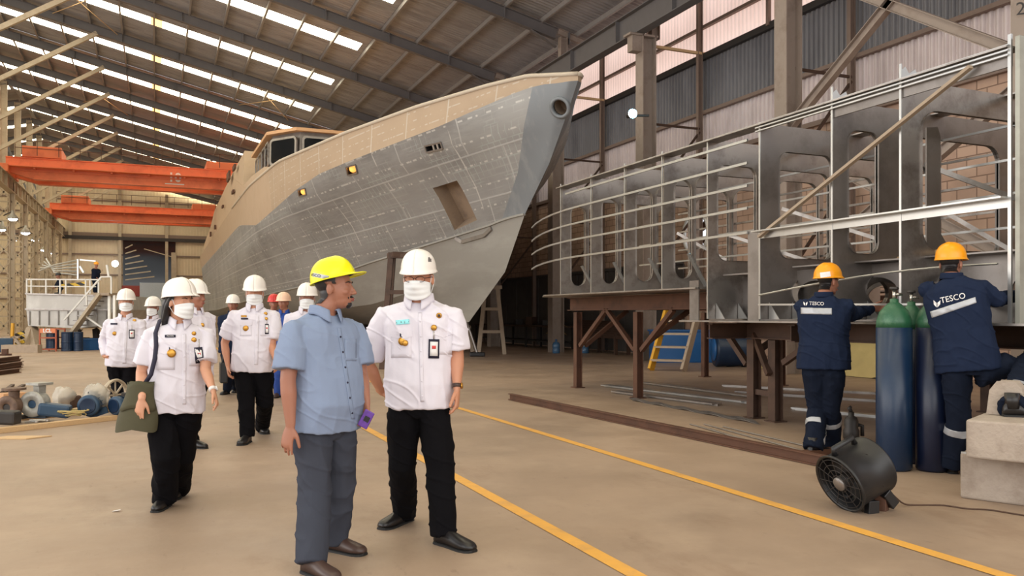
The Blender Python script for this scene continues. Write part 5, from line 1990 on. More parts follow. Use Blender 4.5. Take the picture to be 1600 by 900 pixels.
    def collar(s, m_):
        k = s.s
        nb = s.NB + s.spine * .004
        nk = (0.06 if s.female else 0.068) * k
        def ring_(a, r_, z, fo=0.0):
            return nb + (s.fwd * math.cos(a) * r_ * .98 + s.lat * math.sin(a) * r_) + UP * z + s.fwd * fo
        def fn(u_, v_):
            a = R(17) + (2 * PI - R(34)) * u_
            front = max(0, math.cos(a)) ** 3
            top = ring_(a, nk, .032 * k - front * .034 * k, .0)
            bot = ring_(a, nk + (.02 + .02 * front) * k, -.014 * k - front * .056 * k, front * .012 * k)
            mid = ring_(a, nk + .012 * k, .036 * k - front * .03 * k, .004)
            return top.lerp(mid, v_ / .3) if v_ < .3 else mid.lerp(bot, (v_ - .3) / .7)
        mb = MB(); mb.grid(fn, 36, 6)
        mb.build('collar', m_, s.t, True, thick=.003)

    def trousers(s, m_, r=(.1, .082, .07), name='trousers', top=.1, amp=.013, stop=.0):
        mb = MB(); k = s.s
        L = (s.NB - s.PE)
        pts = [s.PE - UP * .075 * k, s.PE - UP * .03 * k, s.PE + L * .05, s.PE + L * top]
        mb.tube(pts, [.15 * k * s.fat, .172 * k * s.fat, .172 * k * s.fat, .165 * k * s.fat], 24, [.09 * k, .108 * k, .11 * k, .105 * k], s.lat)
        for q in 'LR':
            hp_, kn, an = s.HP[q], s.knee(q), s.ankle(q)
            end = an - UP * (.03 - stop) * k
            pts = [hp_ + UP * .03, hp_ - UP * .05, hp_.lerp(kn, .55), kn, kn.lerp(end, .5), end]
            mb.tube(pts, [.085 * k, r[0] * k, (r[0] * .45 + r[1] * .55) * k, r[1] * k, (r[1] + r[2]) / 2 * k, r[2] * k], 20)
        me = remesh(mb, s.vx * 1.15, 3)
        wrinkle(me, amp * k, 10, 18, s.d + 3, 0.5)
        s.tr_me = me; s.tr_bvh = bvh_of(me)
        s.tr_obj = link_mesh(name, me.copy(), [m_], s.t, True)

    def shoes(s, m_, name='shoe', L=.285, w=.05, sole='rubber', low=False, boot=False):
        k = s.s
        for q in 'LR':
            hp0, fd = s.feet[q]
            sd = fd.cross(UP).normalized()
            def make(prof, z0, grow):
                mb = MB(); n = 16
                vs = []
                for x, wd, ht in prof:
                    for j in range(n):
                        a = 2 * PI * j / n
                        c_, s_ = math.cos(a), math.sin(a)
                        y = math.copysign(abs(c_) ** .75, c_) * (wd + grow)
                        z = z0 + (max(0, s_) ** .8) * ht if s_ > 0 else z0
                        vs.append(hp0 + fd * (x * L) * k + sd * y * k + UP * z * k)
                m_n = len(prof)
                fs = [(i * n + j, i * n + (j + 1) % n, (i + 1) * n + (j + 1) % n, (i + 1) * n + j) for i in range(m_n - 1) for j in range(n)]
                fs += [tuple(range(n)), tuple((m_n - 1) * n + j for j in range(n))]
                mb.add(vs, fs)
                return mb
            hgt = .055 if low else .085
            prof = [(-.03, .012, .03), (-.015, .026, .05), (.04, .034, hgt), (.2, .036, hgt + .008), (.33, .038, hgt - .002), (.46, .042, .066), (.62, w * .95, .052), (.78, w, .042), (.9, w * .86, .034), (.97, w * .6, .026), (1.0, w * .25, .014)]
            mb = make(prof, .018, 0)
            if boot:
                an = s.ankle(q); mb.tube([an - UP * .03 * k, an + UP * .08 * k], [.05 * k, .05 * k], 14)
            so = mb.build(name, m_, s.t, True)
            prof2 = [(x, wd + .004, .018) for x, wd, ht in prof]
            mb = make(prof2, 0.0, .001)
            mb.build('sole', M[sole], so)

    def helmet(s, m_, name='hard_hat', tilt=0, z=.05, cap=False, vents=False, f=1.0, back=0):
        k = s.s
        A, B, Hh = .128 * f, .106 * f, .12 * f
        rt = Matrix.Rotation(R(tilt), 3, s.hl)
        def pt(x, y, zz):
            p = rt @ (s.hf * (x - .008) + s.hl * y + s.hu * zz)
            return s.H + p * k + s.hu * z * k
        def brim(a):
            c_ = math.cos(a)
            return .007 + (.055 if cap else .024) * max(0, c_) ** 2.2 + back * max(0, -c_) ** 2
        nu, nv = 40, 14
        def fn(u_, v_):
            a = 2 * PI * u_
            if v_ < .8:
                ph = PI / 2 * (1 - v_ / .8)
                rr = math.cos(ph) ** .82
                zz = Hh * math.sin(ph) ** 1.0
                y = B * rr * math.sin(a)
                rid = .006 * max(0, 1 - abs(y) / .03) * min(1, rr * 3) if abs(y) < .03 else 0
                return pt(A * rr * math.cos(a) + 0, y, zz + rid)
            w_ = (v_ - .8) / .2
            b_ = brim(a) * w_
            return pt((A + b_) * math.cos(a), (B + b_) * math.sin(a), -.004 - (.012 if not cap else .0) * w_ - .008 * w_ * max(0, math.cos(a)))
        mb = MB(); mb.grid(fn, nu, nv)
        hobj = mb.build(name, m_, s.t, True, thick=.003 * k)
        # brim edge bead
        mb = MB()
        mb.tube([fn(i / 40, 1.0) for i in range(41)], .0035 * k, 6)
        mb.build('brim_edge', m_, hobj, True)
        mb = MB(); mb.tube([fn(i / 40, .77) + (fn(i / 40, .77) - s.H).normalized() * -.012 for i in range(41)], .006 * k, 6); mb.build('headband', M['black'] if m_ != M['helmet_white'] else M['card'], hobj, True)
        s.hpt = pt
        s.hel_bvh = BVHTree.FromPolygons([fn(i / nu, j / nv) for i in range(nu + 1) for j in range(nv + 1)], [(i * (nv + 1) + j, (i + 1) * (nv + 1) + j, (i + 1) * (nv + 1) + j + 1, i * (nv + 1) + j + 1) for i in range(nu) for j in range(nv)])
        s.hobj = hobj
        return hobj

    def mask(s):
        k = s.s
        def fn(u_, v_):
            a = R(-72) + R(144) * u_
            c_ = math.cos(a)
            zt = -.008 * c_ - .036 * (1 - c_)
            zb = -.125 * c_ ** .7 - .062 * (1 - c_ ** .7)
            zz = zt + (zb - zt) * v_
            nose = .02 * math.exp(-(a / R(22)) ** 2) * math.exp(-((zz + .035) / .03) ** 2)
            Aq = .106 - .016 * max(0, (-zz - .07) / .05) + nose
            pl = .0025 * math.sin(v_ * PI * 7) * c_
            return s.hp((Aq + pl) * c_ ** .9 + .002, .082 * math.sin(a), zz)
        mb = MB(); mb.grid(fn, 26, 22)
        mo = mb.build('face_mask', M['mask'], s.t, True, thick=.0015)
        for sy in (-1, 1):
            mb = MB()
            c0, c1 = fn(1 if sy > 0 else 0, 0), fn(1 if sy > 0 else 0, 1)
            mb.tube([c0, s.hp(.02, sy * .08, .012), s.hp(-.008, sy * .088, .01), s.hp(-.02, sy * .09, -.015), s.hp(-.006, sy * .088, -.035), c1], .0018 * k, 6)
            mb.build('ear_loop', M['mask'], mo, True)

    def face(s, beard=False, glasses=False, brows=True):
        k = s.s
        for sy in (-1, 1):
            mb = MB(); mb.ell(s.hp(.0735, sy * .031, -.003), (.0115 * k, .013 * k, .0085 * k), (s.hf, s.hl, s.hu), 14, 10)
            eo = mb.build('eye', M['eye'], s.t, True)
            mb = MB(); mb.ell(s.hp(.0815, sy * .031, -.003), (.004 * k, .0062 * k, .0062 * k), (s.hf, s.hl, s.hu), 12, 8)
            mb.build('iris', M['iris'], eo, True)
            mb = MB(); mb.tube([s.hp(.094, sy * .014, .021), s.hp(.092, sy * .032, .027), s.hp(.078, sy * .05, .022)], [.003 * k, .0035 * k, .002 * k], 6)
            mb.build('eyebrow', M['hair'], s.t, True)
        mb = MB()
        mb.tube([s.hp(.098, -.024, -.07), s.hp(.1045, -.008, -.066), s.hp(.104, 0, -.0675), s.hp(.1045, .008, -.066), s.hp(.098, .024, -.07)], [.002 * k, .0045 * k, .004 * k, .0045 * k, .002 * k], 8)
        mb.tube([s.hp(.097, -.022, -.0715), s.hp(.1025, 0, -.0765), s.hp(.097, .022, -.0715)], [.002 * k, .0055 * k, .002 * k], 8)
        mb.build('lips', M['lip'], s.t, True)
        if beard:
            inv = lambda c: ((c - s.H).dot(s.hf) / k, (c - s.H).dot(s.hl) / k, (c - s.H).dot(s.hu) / k)
            def cond(c):
                x, y, z = inv(c)
                return (x > .068 and -.118 < z < -.088 and abs(y) < .024) or (x > .09 and -.064 < z < -.05 and abs(y) < .028) or (x > .08 and -.1 < z < -.055 and .024 < abs(y) < .031)
            shell(s.me, cond, .003).build('beard', M['hair'], s.t, True)
        if glasses:
            s.glasses()

    def glasses(s):
        mb = MB(); k = s.s
        for sy in (-1, 1):
            c0 = s.hp(.108, sy * .033, -.002)
            mb.tube([c0 + s.hl * .026 * k * math.cos(a) + s.hu * .016 * k * math.sin(a) - s.hf * .006 * k * abs(math.cos(a)) for a in [2 * PI * i / 20 for i in range(21)]], .0018 * k, 5)
            mb.tube([s.hp(.1, sy * .06, .004), s.hp(.02, sy * .084, .006), s.hp(-.01, sy * .084, -.002)], .002 * k, 5)
        mb.tube([s.hp(.11, -.008, .002), s.hp(.112, 0, .004), s.hp(.11, .008, .002)], .0018 * k, 5)
        mb.build('spectacles', M['lens'], s.t, True)

    def hair(s, long=False):
        k = s.s
        inv = lambda c: ((c - s.H).dot(s.hf) / k, (c - s.H).dot(s.hl) / k, (c - s.H).dot(s.hu) / k)
        def cond(c):
            x, y, z = inv(c)
            if abs(y) > .0725 and -.05 < z < .03 and -.03 < x < .02: return False
            return (z > .062 or (x < -.02 and z > -.088 + max(0, x + .06) * .9) or (x < .028 and z > .018)) and z < .2
        shell(s.me, cond, .006 if not long else .012).build('hair', M['hair'], s.t, True)
        if long:
            mb = MB()
            mb.limb([s.hp(-.05, 0, .05), s.hp(-.085, .0, -.03), s.hp(-.1, .0, -.11), s.hp(-.1, .0, -.19), s.hp(-.12, -.01, -.235)], [.07 * k, .078 * k, .075 * k, .06 * k, .028 * k], 18, [.05 * k, .045 * k, .042 * k, .034 * k, .015 * k], ref=s.hl)
            mb.limb([s.hp(-.0, -.062, .04), s.hp(-.03, -.074, -.03), s.hp(-.06, -.07, -.12), s.hp(-.09, -.06, -.2)], [.03 * k, .034 * k, .034 * k, .02 * k], 14, [.022 * k, .02 * k, .02 * k, .015 * k])
            me = remesh(mb, .006, 2)
            wrinkle(me, .004, 30, 50, 1, .15)
            link_mesh('long_hair', me, [M['hair']], s.t, True)

    def watch(s, q, m_='leather_brown', dial='gold'):
        W, el = s.wrist(q), s.elbow(q)
        ax = (W - el).normalized(); th = s.thumb(q); th = (th - ax * th.dot(ax)).normalized(); nn = ax.cross(th)
        c0 = W - ax * .012
        mb = MB(); k = s.s
        mb.tube([c0 - ax * .011, c0 + ax * .011], [.034 * k] * 2, 20, [.027 * k] * 2, ref=th)
        wo = mb.build('wristwatch', M[m_], s.t, True)
        out = nn if nn.dot(s.lat if q == 'L' else -s.lat) > 0 else -nn
        mb = MB(); mb.lathe([(.001, .0), (.018, .0), (.018, .008), (.016, .01), (.001, .01)], c0 + out * .024 * k, out, 18); mb.build('watch_dial', M[dial], wo, True)

    # things seen on the chest, placed where they sit on the cloth
    def pt_patch(s, name, px, m_, parent=None, off=.004, bvh=None, n=6):
        mb = patch(bvh or s.shirt_bvh, px, n, n, off)
        if mb.f: return mb.build(name, m_, parent or s.t, True, thick=.0015)

    def rect(s, name, u, v, w_, h_, m_, parent=None, off=.004, ang=0, bvh=None, n=6):
        ca, sa = math.cos(R(ang)), math.sin(R(ang))
        c = []
        for x, y in ((-1, -1), (1, -1), (1, 1), (-1, 1)):
            X, Y = x * w_ / 2, y * h_ / 2
            c.append((u + X * ca - Y * sa, v + X * sa + Y * ca))
        return s.pt_patch(name, c, M[m_], parent, off, bvh, n)

    def disc(s, name, u, v, r_, m_, off=.004, parent=None, th=.005):
        h = cast(s.shirt_bvh, u, v, off)
        if h is None: return
        d = (EYE - h).normalized()
        mb = MB(); mb.lathe([(.0005, 0), (r_ * .7, .001), (r_, 0), (r_, th * .6), (r_ * .6, th), (.0005, th * 1.3)], h, d, 14)
        return mb.build(name, M[m_], parent or s.t, True)

    def placket(s, uv0, uv1, m_, btn, nb=6):
        a, b = V((*uv0, 0)), V((*uv1, 0))
        mb = patch(s.shirt_bvh, [(a.x - 3, a.y), (a.x + 3, a.y), (b.x + 3, b.y), (b.x - 3, b.y)], 3, 40, .003)
        if mb.f: mb.build('placket', m_, s.t, True, thick=.001)
        for i in range(nb):
            q = a.lerp(b, (i + .6) / nb)
            s.disc('button', q.x, q.y, .0055, btn, off=.005, th=.002)

    def pocket(s, u, v, w_, h_, m_, flap=True):
        s.pt_patch('pocket', [(u - w_ / 2, v), (u + w_ / 2, v), (u + w_ / 2, v + h_), (u - w_ / 2, v + h_)], m_, None, .0025)
        if flap:
            mb = patch(s.shirt_bvh, [(u - w_ / 2 - 1, v - 1), (u + w_ / 2 + 1, v - 1), (u + w_ / 2 + 1, v + h_ * .2), (u - w_ / 2 - 1, v + h_ * .2)], 8, 3, .006)
            mb2 = patch(s.shirt_bvh, [(u - w_ / 2 - 1, v + h_ * .2), (u + w_ / 2 + 1, v + h_ * .2), (u + .5, v + h_ * .33), (u - .5, v + h_ * .33)], 8, 3, .006)
            if mb.f and mb2.f:
                mb.add(mb2.v, mb2.f); mb.build('pocket_flap', m_, s.t, False, thick=.002)

    def id_card(s, u, v, w_, h_, ang=0):
        o = s.rect('id_card', u, v, w_, h_, 'strap_navy', off=.007, ang=ang, n=3)
        if o is None: return
        s.rect('card_print', u, v, w_ * .72, h_ * .74, 'card', o, .0095, ang, n=3)
        s.rect('card_mark', u, v - h_ * .08, w_ * .36, h_ * .16, 'red_card', o, .0115, ang, n=3)
        h1, h2 = cast(s.shirt_bvh, u, v - h_ / 2, .008), cast(s.shirt_bvh, u, v - h_ / 2 - h_ * .5, .008)
        if h1 and h2:
            mb = MB(); mb.tube([h1, h2], .003, 6); mb.build('card_clip', M['brass'], o, True)

    def stripes_leg(s, zs=(.27, .33)):
        for q in 'LR':
            an, kn = s.ankle(q), s.knee(q)
            ax = (kn - an).normalized()
            a, b = an + ax * (zs[0] - .09), an + ax * (zs[1] - .09)
            side = (s.knee('L') - s.knee('R')); side = side if q == 'L' else -side
            mid = (s.knee('L') + s.knee('R') + s.ankle('L') + s.ankle('R')) / 4
            mb = band(s.tr_me, [(a, -ax), (b, ax), (mid, -side.normalized())], .004)
            mb = largest(mb)
            if mb.f: mb.build('reflective_band', M['reflective'], s.t, True, thick=.001)
def uniform(p, ease=1.04, pot=.03, sleeve=.92, **kw):
    p.trousers(M['trousers_black'])
    p.shirt(M['shirt_white'], sleeve=sleeve, ease=ease, pot=pot, **kw)


# 1. man in glasses, facing the camera
p = Person('person in glasses, white helmet and white short-sleeved shirt, standing frontmost beside the yellow helmet', 5.0, -4, (655, 469), (655, 630), 1.03, .0055, 'skin_a',
           head=(654, 434, -.03), hy=-6, pitch=6, armL=((714, 556, -.02), (714, 606, -.08), (0, -1, -.08)), armR=((574, 566, .1), (596, 612, .22), (.7, -.5, .3), (.3, -.3, -.5), .9),
           legL=((687, 730, -.06), (683, 848), 48), legR=((628, 722, .05), (641, 812), -30), sw=.195)
p.trousers(M['trousers_black'], (.1, .078, .072))
p.shirt(M['shirt_white'], sleeve=.86, ease=1.02, pot=.02, sr=(.078, .08), drop=.015)
p.shoes(M['leather'], L=.3, w=.052); p.helmet(M['helmet_white'], f=.93); p.mask(); p.face(glasses=True); p.hair(); p.watch('L')
p.placket((656, 488), (660, 628), M['shirt_white'], 'shirt_white')
p.pocket(627, 517, 32, 42, M['shirt_white']); p.pocket(692, 514, 28, 40, M['shirt_white'])
q = p.rect('name_plate', 629, 503, 21, 7, 'cyan', ang=-4, off=.006)
mb = text_on(p.shirt_bvh, 'a . . A . g . . t', 629, 503.2, 4.0, -4, .009); mb.build('name_lettering', M['panel_dark'], q)
p.disc('medal', 629, 533, .026, 'gold', .006); p.disc('medal', 633, 536, .018, 'gold', .01); p.rect('medal_ribbon', 627, 524, 5, 6, 'strap_navy', off=.006)
p.disc('pin_badge', 686, 493, .017, 'gold'); p.disc('pin_badge', 678, 512, .018, 'gold'); p.disc('pin_centre', 686, 493, .009, 'leather_brown', .008)
p.id_card(678, 545, 17, 30, 1)
o = patch(p.hel_bvh, [(669, 402), (676, 402), (676, 409), (669, 409)], 3, 3, .007)
if o.f: o.build('helmet_sticker', M['alu_dull'], p.hobj)

# 2. man in the yellow helmet
p = Person('person in lime yellow helmet and blue-grey shirt looking right, phone in hand', 4.6, 48, (507, 488), (508, 662), 1.0, .0055, 'skin_b',
           head=(523, 449, -.0), hy=84, pitch=-2, armL=((563, 585, .12), (572, 630, .04), (-.05, -1, -.1), None, .8), armR=((450, 594, -.2), (454, 664, -.22), (-.2, -1, -.05), (.9, -.2, -.5), .22),
           legL=((529, 765, .12), (510, 858), 62), legR=((492, 768, -.1), (476, 893), 50), sw=.195)
p.trousers(M['trousers_grey'], (.102, .086, .078))
p.shirt(M['shirt_grey'], sleeve=.8, ease=1.05, pot=.06, sr=(.085, .088), drop=.02, amp=.008)
p.shoes(M['leather_brown'], L=.28, w=.05); p.hair(); p.face(beard=True)
p.helmet(M['helmet_yellow'], cap=True, tilt=-13, f=.97)
hb = p.hel_bvh
o = patch(hb, [(478, 424), (514, 431), (514, 437), (478, 430)], 14, 3, .007)
if o.f:
    so = o.build('helmet_band', M['reflective'], p.hobj, True)
    mb = text_on(hb, 'TESCO', 491, 430, 6.5, 10, .0105, .03); mb.build('helmet_lettering', M['strap_navy'], so)
    for dx, dy in ((0, -3), (-2.2, 1), (2.2, 1)):
        mb = patch(hb, [(480.5 + dx, 427 + dy - 1.6), (480.5 + dx + 1.6, 427 + dy), (480.5 + dx, 427 + dy + 1.6), (480.5 + dx - 1.6, 427 + dy)], 2, 2, .0105)
        if mb.f: mb.build('helmet_emblem', M['strap_navy'], so)
p.placket((530, 512), (552, 655), M['shirt_grey'], 'strap_navy', 6)
p.pocket(548, 530, 18, 34, M['shirt_grey'], False)
W = p.wrist('L')
t = thing('mobile_phone', 'phone in a purple patterned case held in the hand of the yellow-helmeted person', 'phone', P(572, 655, 4.62))
m = MB(); m.box(P(572, 655, 4.56), (.058, .012, .1), Matrix.Rotation(R(-30), 3, 'Z') @ Matrix.Rotation(R(28), 3, 'Y')); m.build('phone_case', M['purple'], t, bevel=.005)
m = MB(); m.box(P(573, 655, 4.552), (.03, .004, .03), Matrix.Rotation(R(-30), 3, 'Z') @ Matrix.Rotation(R(28), 3, 'Y')); m.build('phone_screen', M['black'], t)

# 3. woman with the olive bag
p = Person('person with long black hair, white helmet and short-sleeved white shirt carrying an olive shoulder bag', 5.8, 22, (281, 503), (272, 634), .96, .0055, 'skin_c',
           head=(281, 471, -.02), hy=62, pitch=2, armL=((321, 578, -.05), (333, 611, -.15), (.4, -1, -.2)), armR=((221, 582, -.08), (222, 622, -.24), (-.2, -1, -.05), (.9, 0, -.2), .2),
           legL=((283, 712, .1), (281, 772), 10), legR=((259, 712, -.1), (262, 789), 2), sw=.185, female=True, fat=1.05)
p.trousers(M['trousers_black'], (.105, .092, .082)); p.shirt(M['shirt_white'], sleeve=.78, ease=1.03, pot=.03, sr=(.078, .08), drop=.03)
p.shoes(M['leather'], L=.25, w=.042, low=True); p.hair(True); p.helmet(M['helmet_white'], tilt=-8); p.mask(); p.face(); p.watch('L', 'card', 'card')
p.placket((288, 522), (288, 632), M['shirt_white'], 'shirt_white', 5)
p.pocket(258, 542, 30, 36, M['shirt_white']); p.pocket(306, 540, 20, 32, M['shirt_white'])
q = p.rect('name_plate', 266, 525, 17, 4, 'strap_navy', off=.006); mb = text_on(p.shirt_bvh, 'NOVIN', 266, 525, 3.4, 0, .009); mb.build('name_lettering', M['card'], q)
p.disc('medal', 268, 552, .029, 'gold', .006); p.rect('medal_ribbon', 266, 545, 4, 6, 'strap_navy', off=.006)
p.disc('pin_badge', 303, 521, .015, 'gold'); p.disc('pin_badge', 303, 531, .018, 'gold'); p.id_card(311, 555, 13, 25, -6)
sp = [cast(p.shirt_bvh, *q, .012) for q in ((240, 503), (243, 520), (244, 540), (242, 560))]
sp = [x for x in sp if x is not None]
bagc = P(213, 640, 5.62)
t = thing('shoulder_bag', 'olive green shoulder bag on a dark strap under the hand of the long-haired person', 'bag', bagc)
def bagf(u_, v_):
    a = 2 * PI * u_
    hh = v_
    w_ = .14 + .01 * math.sin(hh * 6) - .05 * hh
    dp = .07 * (1 - .45 * hh)
    return bagc + (RT * math.cos(a) * w_ + FW * math.sin(a) * dp) + UP * (-.14 + .32 * hh) + RT * (.035 * hh) + V((0, 0, .012 * math.sin(a * 3)))
m = MB(); m.grid(bagf, 28, 12)
m.add([bagf(i / 28, 0) for i in range(28)], [tuple(range(28))]); m.add([bagf(i / 28, 1) for i in range(28)], [tuple(range(28))])
m.build('bag_body', M['olive'], t, True)
m = MB(); m.grid(lambda a, b: bagf(.5 + .5 * a, .45 + .57 * b) - FW * .006 + (RT * .0), 14, 6); m.build('bag_flap', M['olive'], t, True, thick=.004)
m = MB(); m.tube([bagc + UP * .1 + RT * x for x in (-.02, .03, .09)], .008, 6); m.build('zipper', M['alu_bright'], t)
sb = [x for x in ((p.SH['R'] + V((0, 0, .085)) + p.lat * .055 + p.fwd * -.05, p.SH['R'] + V((0, 0, .1)) + p.lat * .055))] + sp + [P(236, 585, 5.6), P(226, 600, 5.62)]
m = MB(); m.tube(sb, .005, 6, [.017] * len(sb), ref=RT + FW * .3 if False else FW)
m.build('bag_strap', M['strap_navy'], t, True)

# 4. centre man in white
p = Person('person in white short-sleeved shirt, helmet and mask walking alone in the middle of the group', 8.9, 8, (398, 479), (395, 574), 1.04, .009, 'skin_a',
           head=(398, 457), hy=14, pitch=6, armL=((425, 540, -.05), (430, 562, -.15)), armR=((351, 536, 0), (356, 572, -.08)),
           legL=((414, 628, .1), (408, 674), 28), legR=((385, 630, -.05), (389, 690), 0))
uniform(p, 1.08, .05, .8, sr=(.084, .085)); p.shoes(M['leather']); p.helmet(M['helmet_white'], f=1.05); p.mask(); p.face(); p.hair()
p.placket((402, 492), (400, 570), M['shirt_white'], 'shirt_white', 4); p.pocket(384, 503, 18, 22, M['shirt_white']); p.pocket(414, 503, 15, 22, M['shirt_white'])
p.rect('name_plate', 382, 498, 11, 2.5, 'strap_navy', off=.008); p.rect('rank_plate', 381, 494, 9, 3, 'gold', off=.008); p.disc('medal', 384, 513, .03, 'gold', .008)
p.disc('pin_badge', 415, 490, .02, 'gold'); p.disc('pin_badge', 416, 498, .018, 'gold'); p.id_card(417, 514, 6, 16)
# 5. man at the left in long sleeves
p = Person('person in long-sleeved white shirt, white helmet and mask, standing furthest left by the motors', 12, 14, (196, 494), (192, 568), 1.1, .01, 'skin_a',
           head=(197, 472), hy=22, armL=((222, 535, 0), (224, 565, -.1)), armR=((162, 532, 0), (164, 557, -.1), (1, -.3, -.3)),
           legL=((202, 605, 0), (200, 638), 10), legR=((184, 605, 0), (184, 640), 5))
uniform(p, 1.06, .04, 2); p.shoes(M['leather']); p.helmet(M['helmet_white'], f=1.05); p.mask(); p.face(); p.hair()
p.rect('name_plate', 178, 506, 11, 2.5, 'strap_navy', off=.008); p.disc('medal', 179, 521, .03, 'gold', .008); p.disc('pin_badge', 210, 501, .026, 'gold'); p.id_card(206, 522, 9, 14)
p.placket((197, 502), (194, 568), M['shirt_white'], 'shirt_white', 4)
# 6. man behind the woman
p = Person('person in white shirt and helmet with mask pulled down, half hidden behind the long-haired person', 8.5, 55, (303, 483), (302, 582), 1.0, .009, 'skin_b',
           head=(305, 463), hy=72, armL=((327, 535, .05), (326, 570, 0)), armR=((290, 535, -.1), (296, 570, -.2)),
           legL=((306, 632, .1), (292, 688), 40), legR=((296, 632, -.1), (293, 698), 60))
uniform(p, 1.04, .03, 2); p.shoes(M['leather']); p.helmet(M['helmet_white'], f=1.05); p.face(); p.hair()
p.disc('pin_badge', 316, 508, .022, 'gold')
# 7.. background people
p = Person('person in dark navy jacket and white helmet in the back, carrying a black bag', 14, 5, (364, 489), (362, 548), .98, .014, 'skin_b',
           head=(364, 476), armL=((378, 520, 0), (378, 545, -.1)), armR=((347, 520, 0), (348, 545, -.1)), legL=((368, 580, 0), (369, 612), 10), legR=((357, 580, 0), (357, 615), -5))
p.trousers(M['navy2']); p.shirt(M['navy'], 'jacket', sleeve=2, ease=1.1); p.shoes(M['leather']); p.helmet(M['helmet_white'], f=1.05); p.face(); p.hair()
t = thing('briefcase', 'small black bag hanging from the hand of the navy-jacketed person', 'bag', P(349, 578, 13.85))
m = MB(); m.box(P(349, 582, 13.85), (.12, .3, .34)); m.build('bag_body', M['black'], t, bevel=.02)
m = MB(); m.tube([P(347, 568, 13.8), P(348, 552, 13.85), P(351, 568, 13.9)], .01, 6); m.build('handle', M['black'], t)
p = Person('person in bright blue overall and peach helmet standing behind the group', 13.5, 8, (444, 487), (443, 549), .98, .013, 'skin_b',
           head=(443, 473), hy=-8, armL=((458, 515, 0), (448, 526, -.25)), armR=((430, 515, 0), (436, 528, -.25)), legL=((449, 582, 0), (450, 616), 10), legR=((437, 582, 0), (437, 620), -5))
p.trousers(M['blue_cloth']); p.shirt(M['blue_cloth'], 'overall', sleeve=2, ease=1.1); p.shoes(M['leather_brown']); p.helmet(M['helmet_cream'], f=1.05); p.face(); p.hair()
p = Person('person in red helmet, mostly hidden behind the peach-helmeted person', 15, 15, (427, 488), (426, 543), .97, .016, 'skin_b',
           head=(428, 474), armL=((438, 512, 0), (438, 535, -.1)), armR=((416, 512, 0), (417, 535, -.1)), legL=((430, 575, 0), (431, 605), 10), legR=((421, 575, 0), (421, 606), -5))
p.trousers(M['navy2']); p.shirt(M['blue_cloth'], 'overall', sleeve=2, ease=1.1); p.shoes(M['leather']); p.helmet(M['helmet_red'], f=1.05); p.face(); p.hair()
p = Person('person in white shirt, white helmet and mask, hidden behind the shoulder of the yellow-helmeted person', 9.5, 5, (479, 484), (478, 572), 1.0, .01, 'skin_b',
           head=(480, 466), hy=10, armL=((505, 530, 0), (505, 565, -.1)), armR=((452, 530, 0), (452, 565, -.1)), legL=((487, 622, 0), (487, 670), 10), legR=((470, 622, 0), (470, 671), -5))
uniform(p, 1.04, .03, .85); p.shoes(M['leather']); p.helmet(M['helmet_white'], f=1.05); p.mask(); p.face(); p.hair()
p = Person('person in white helmet glimpsed behind the long hair of the bag-carrying person', 12.5, 0, (239, 496), (239, 562), .97, .014, 'skin_b',
           head=(239, 481), armL=((256, 530, 0), (256, 555, -.1)), armR=((222, 530, 0), (222, 555, -.1)), legL=((245, 595, 0), (245, 628), 10), legR=((233, 595, 0), (233, 629), -5))
uniform(p, 1.02, .02, .85); p.shoes(M['leather']); p.helmet(M['helmet_white'], f=1.05); p.mask(); p.face(); p.hair()


def workwear(p, logo, sz, ang, stripe, emb, lx=None):
    q = largest(patch(p.shirt_bvh, stripe, 24, 4, .005))
    if q.f: q.build('reflective_band', M['reflective'], p.t, True, thick=.001)
    mb = text_on(p.shirt_bvh, 'TESCO', logo[0], logo[1], sz, ang, .007, .03); mb.build('back_lettering', M['card'], p.t)
    # emblem: split shield with two upswept halves
    for sx in (-1, 1):
        ex, ey = emb
        pts = [(ex + sx * .6, ey - sz * .1), (ex + sx * sz * .42, ey - sz * .42), (ex + sx * sz * .38, ey + sz * .1), (ex + sx * .6, ey + sz * .45)]
        mb = patch(p.shirt_bvh, pts, 3, 3, .007)
        if mb.f: mb.build('back_emblem', M['card'], p.t)


# workers at the section
w1 = Person('worker in navy overalls and orange helmet standing left of the gas cylinders', 8.1, 152, (1287, 463, .04), (1287, 572, 0), 1.05, .0075, 'skin_b',
            head=(1294, 440, .14), hy=112, pitch=4, armL=((1275, 500, .45), (1312, 486, .75), (1, 0, .3), (0, 1, 0)), armR=((1330, 492, .1), (1362, 482, .42), (1, .1, .3), (0, 1, 0), .6, (0, -1, 0)),
            legL=((1277, 640, .1), (1264, 712), 118), legR=((1297, 638, .05), (1292, 703), 105), sw=.2)
w1.trousers(M['navy2'], (.105, .088, .085)); w1.shirt(M['navy'], 'work_jacket', sleeve=2, ease=1.14, pot=.0, drop=.03, hem=1.08)
w1.shoes(M['leather'], boot=True); w1.hair(); w1.face(); w1.helmet(M['helmet_orange'], tilt=-6, f=1.05)
workwear(w1, (1276, 474.5), 7.5, 2, [(1251, 480.5), (1300, 481.5), (1300, 491.5), (1251, 490.5)], (1258.5, 474.5)); w1.stripes_leg((.31, .36))
q = patch(w1.hel_bvh, [(1281, 426), (1297, 424), (1298, 432), (1282, 434)], 4, 3, .007)
if q.f: q.build('helmet_sticker', M['card'], w1.hobj)
ab = band(w1.shirt_me, [(w1.elbow('R').lerp(w1.wrist('R'), .28), -(w1.wrist('R') - w1.elbow('R')).normalized()), (w1.elbow('R').lerp(w1.wrist('R'), .5), (w1.wrist('R') - w1.elbow('R')).normalized())], .004)
ab = largest(ab)
if ab.f: ab.build('reflective_band', M['reflective'], w1.t, True)
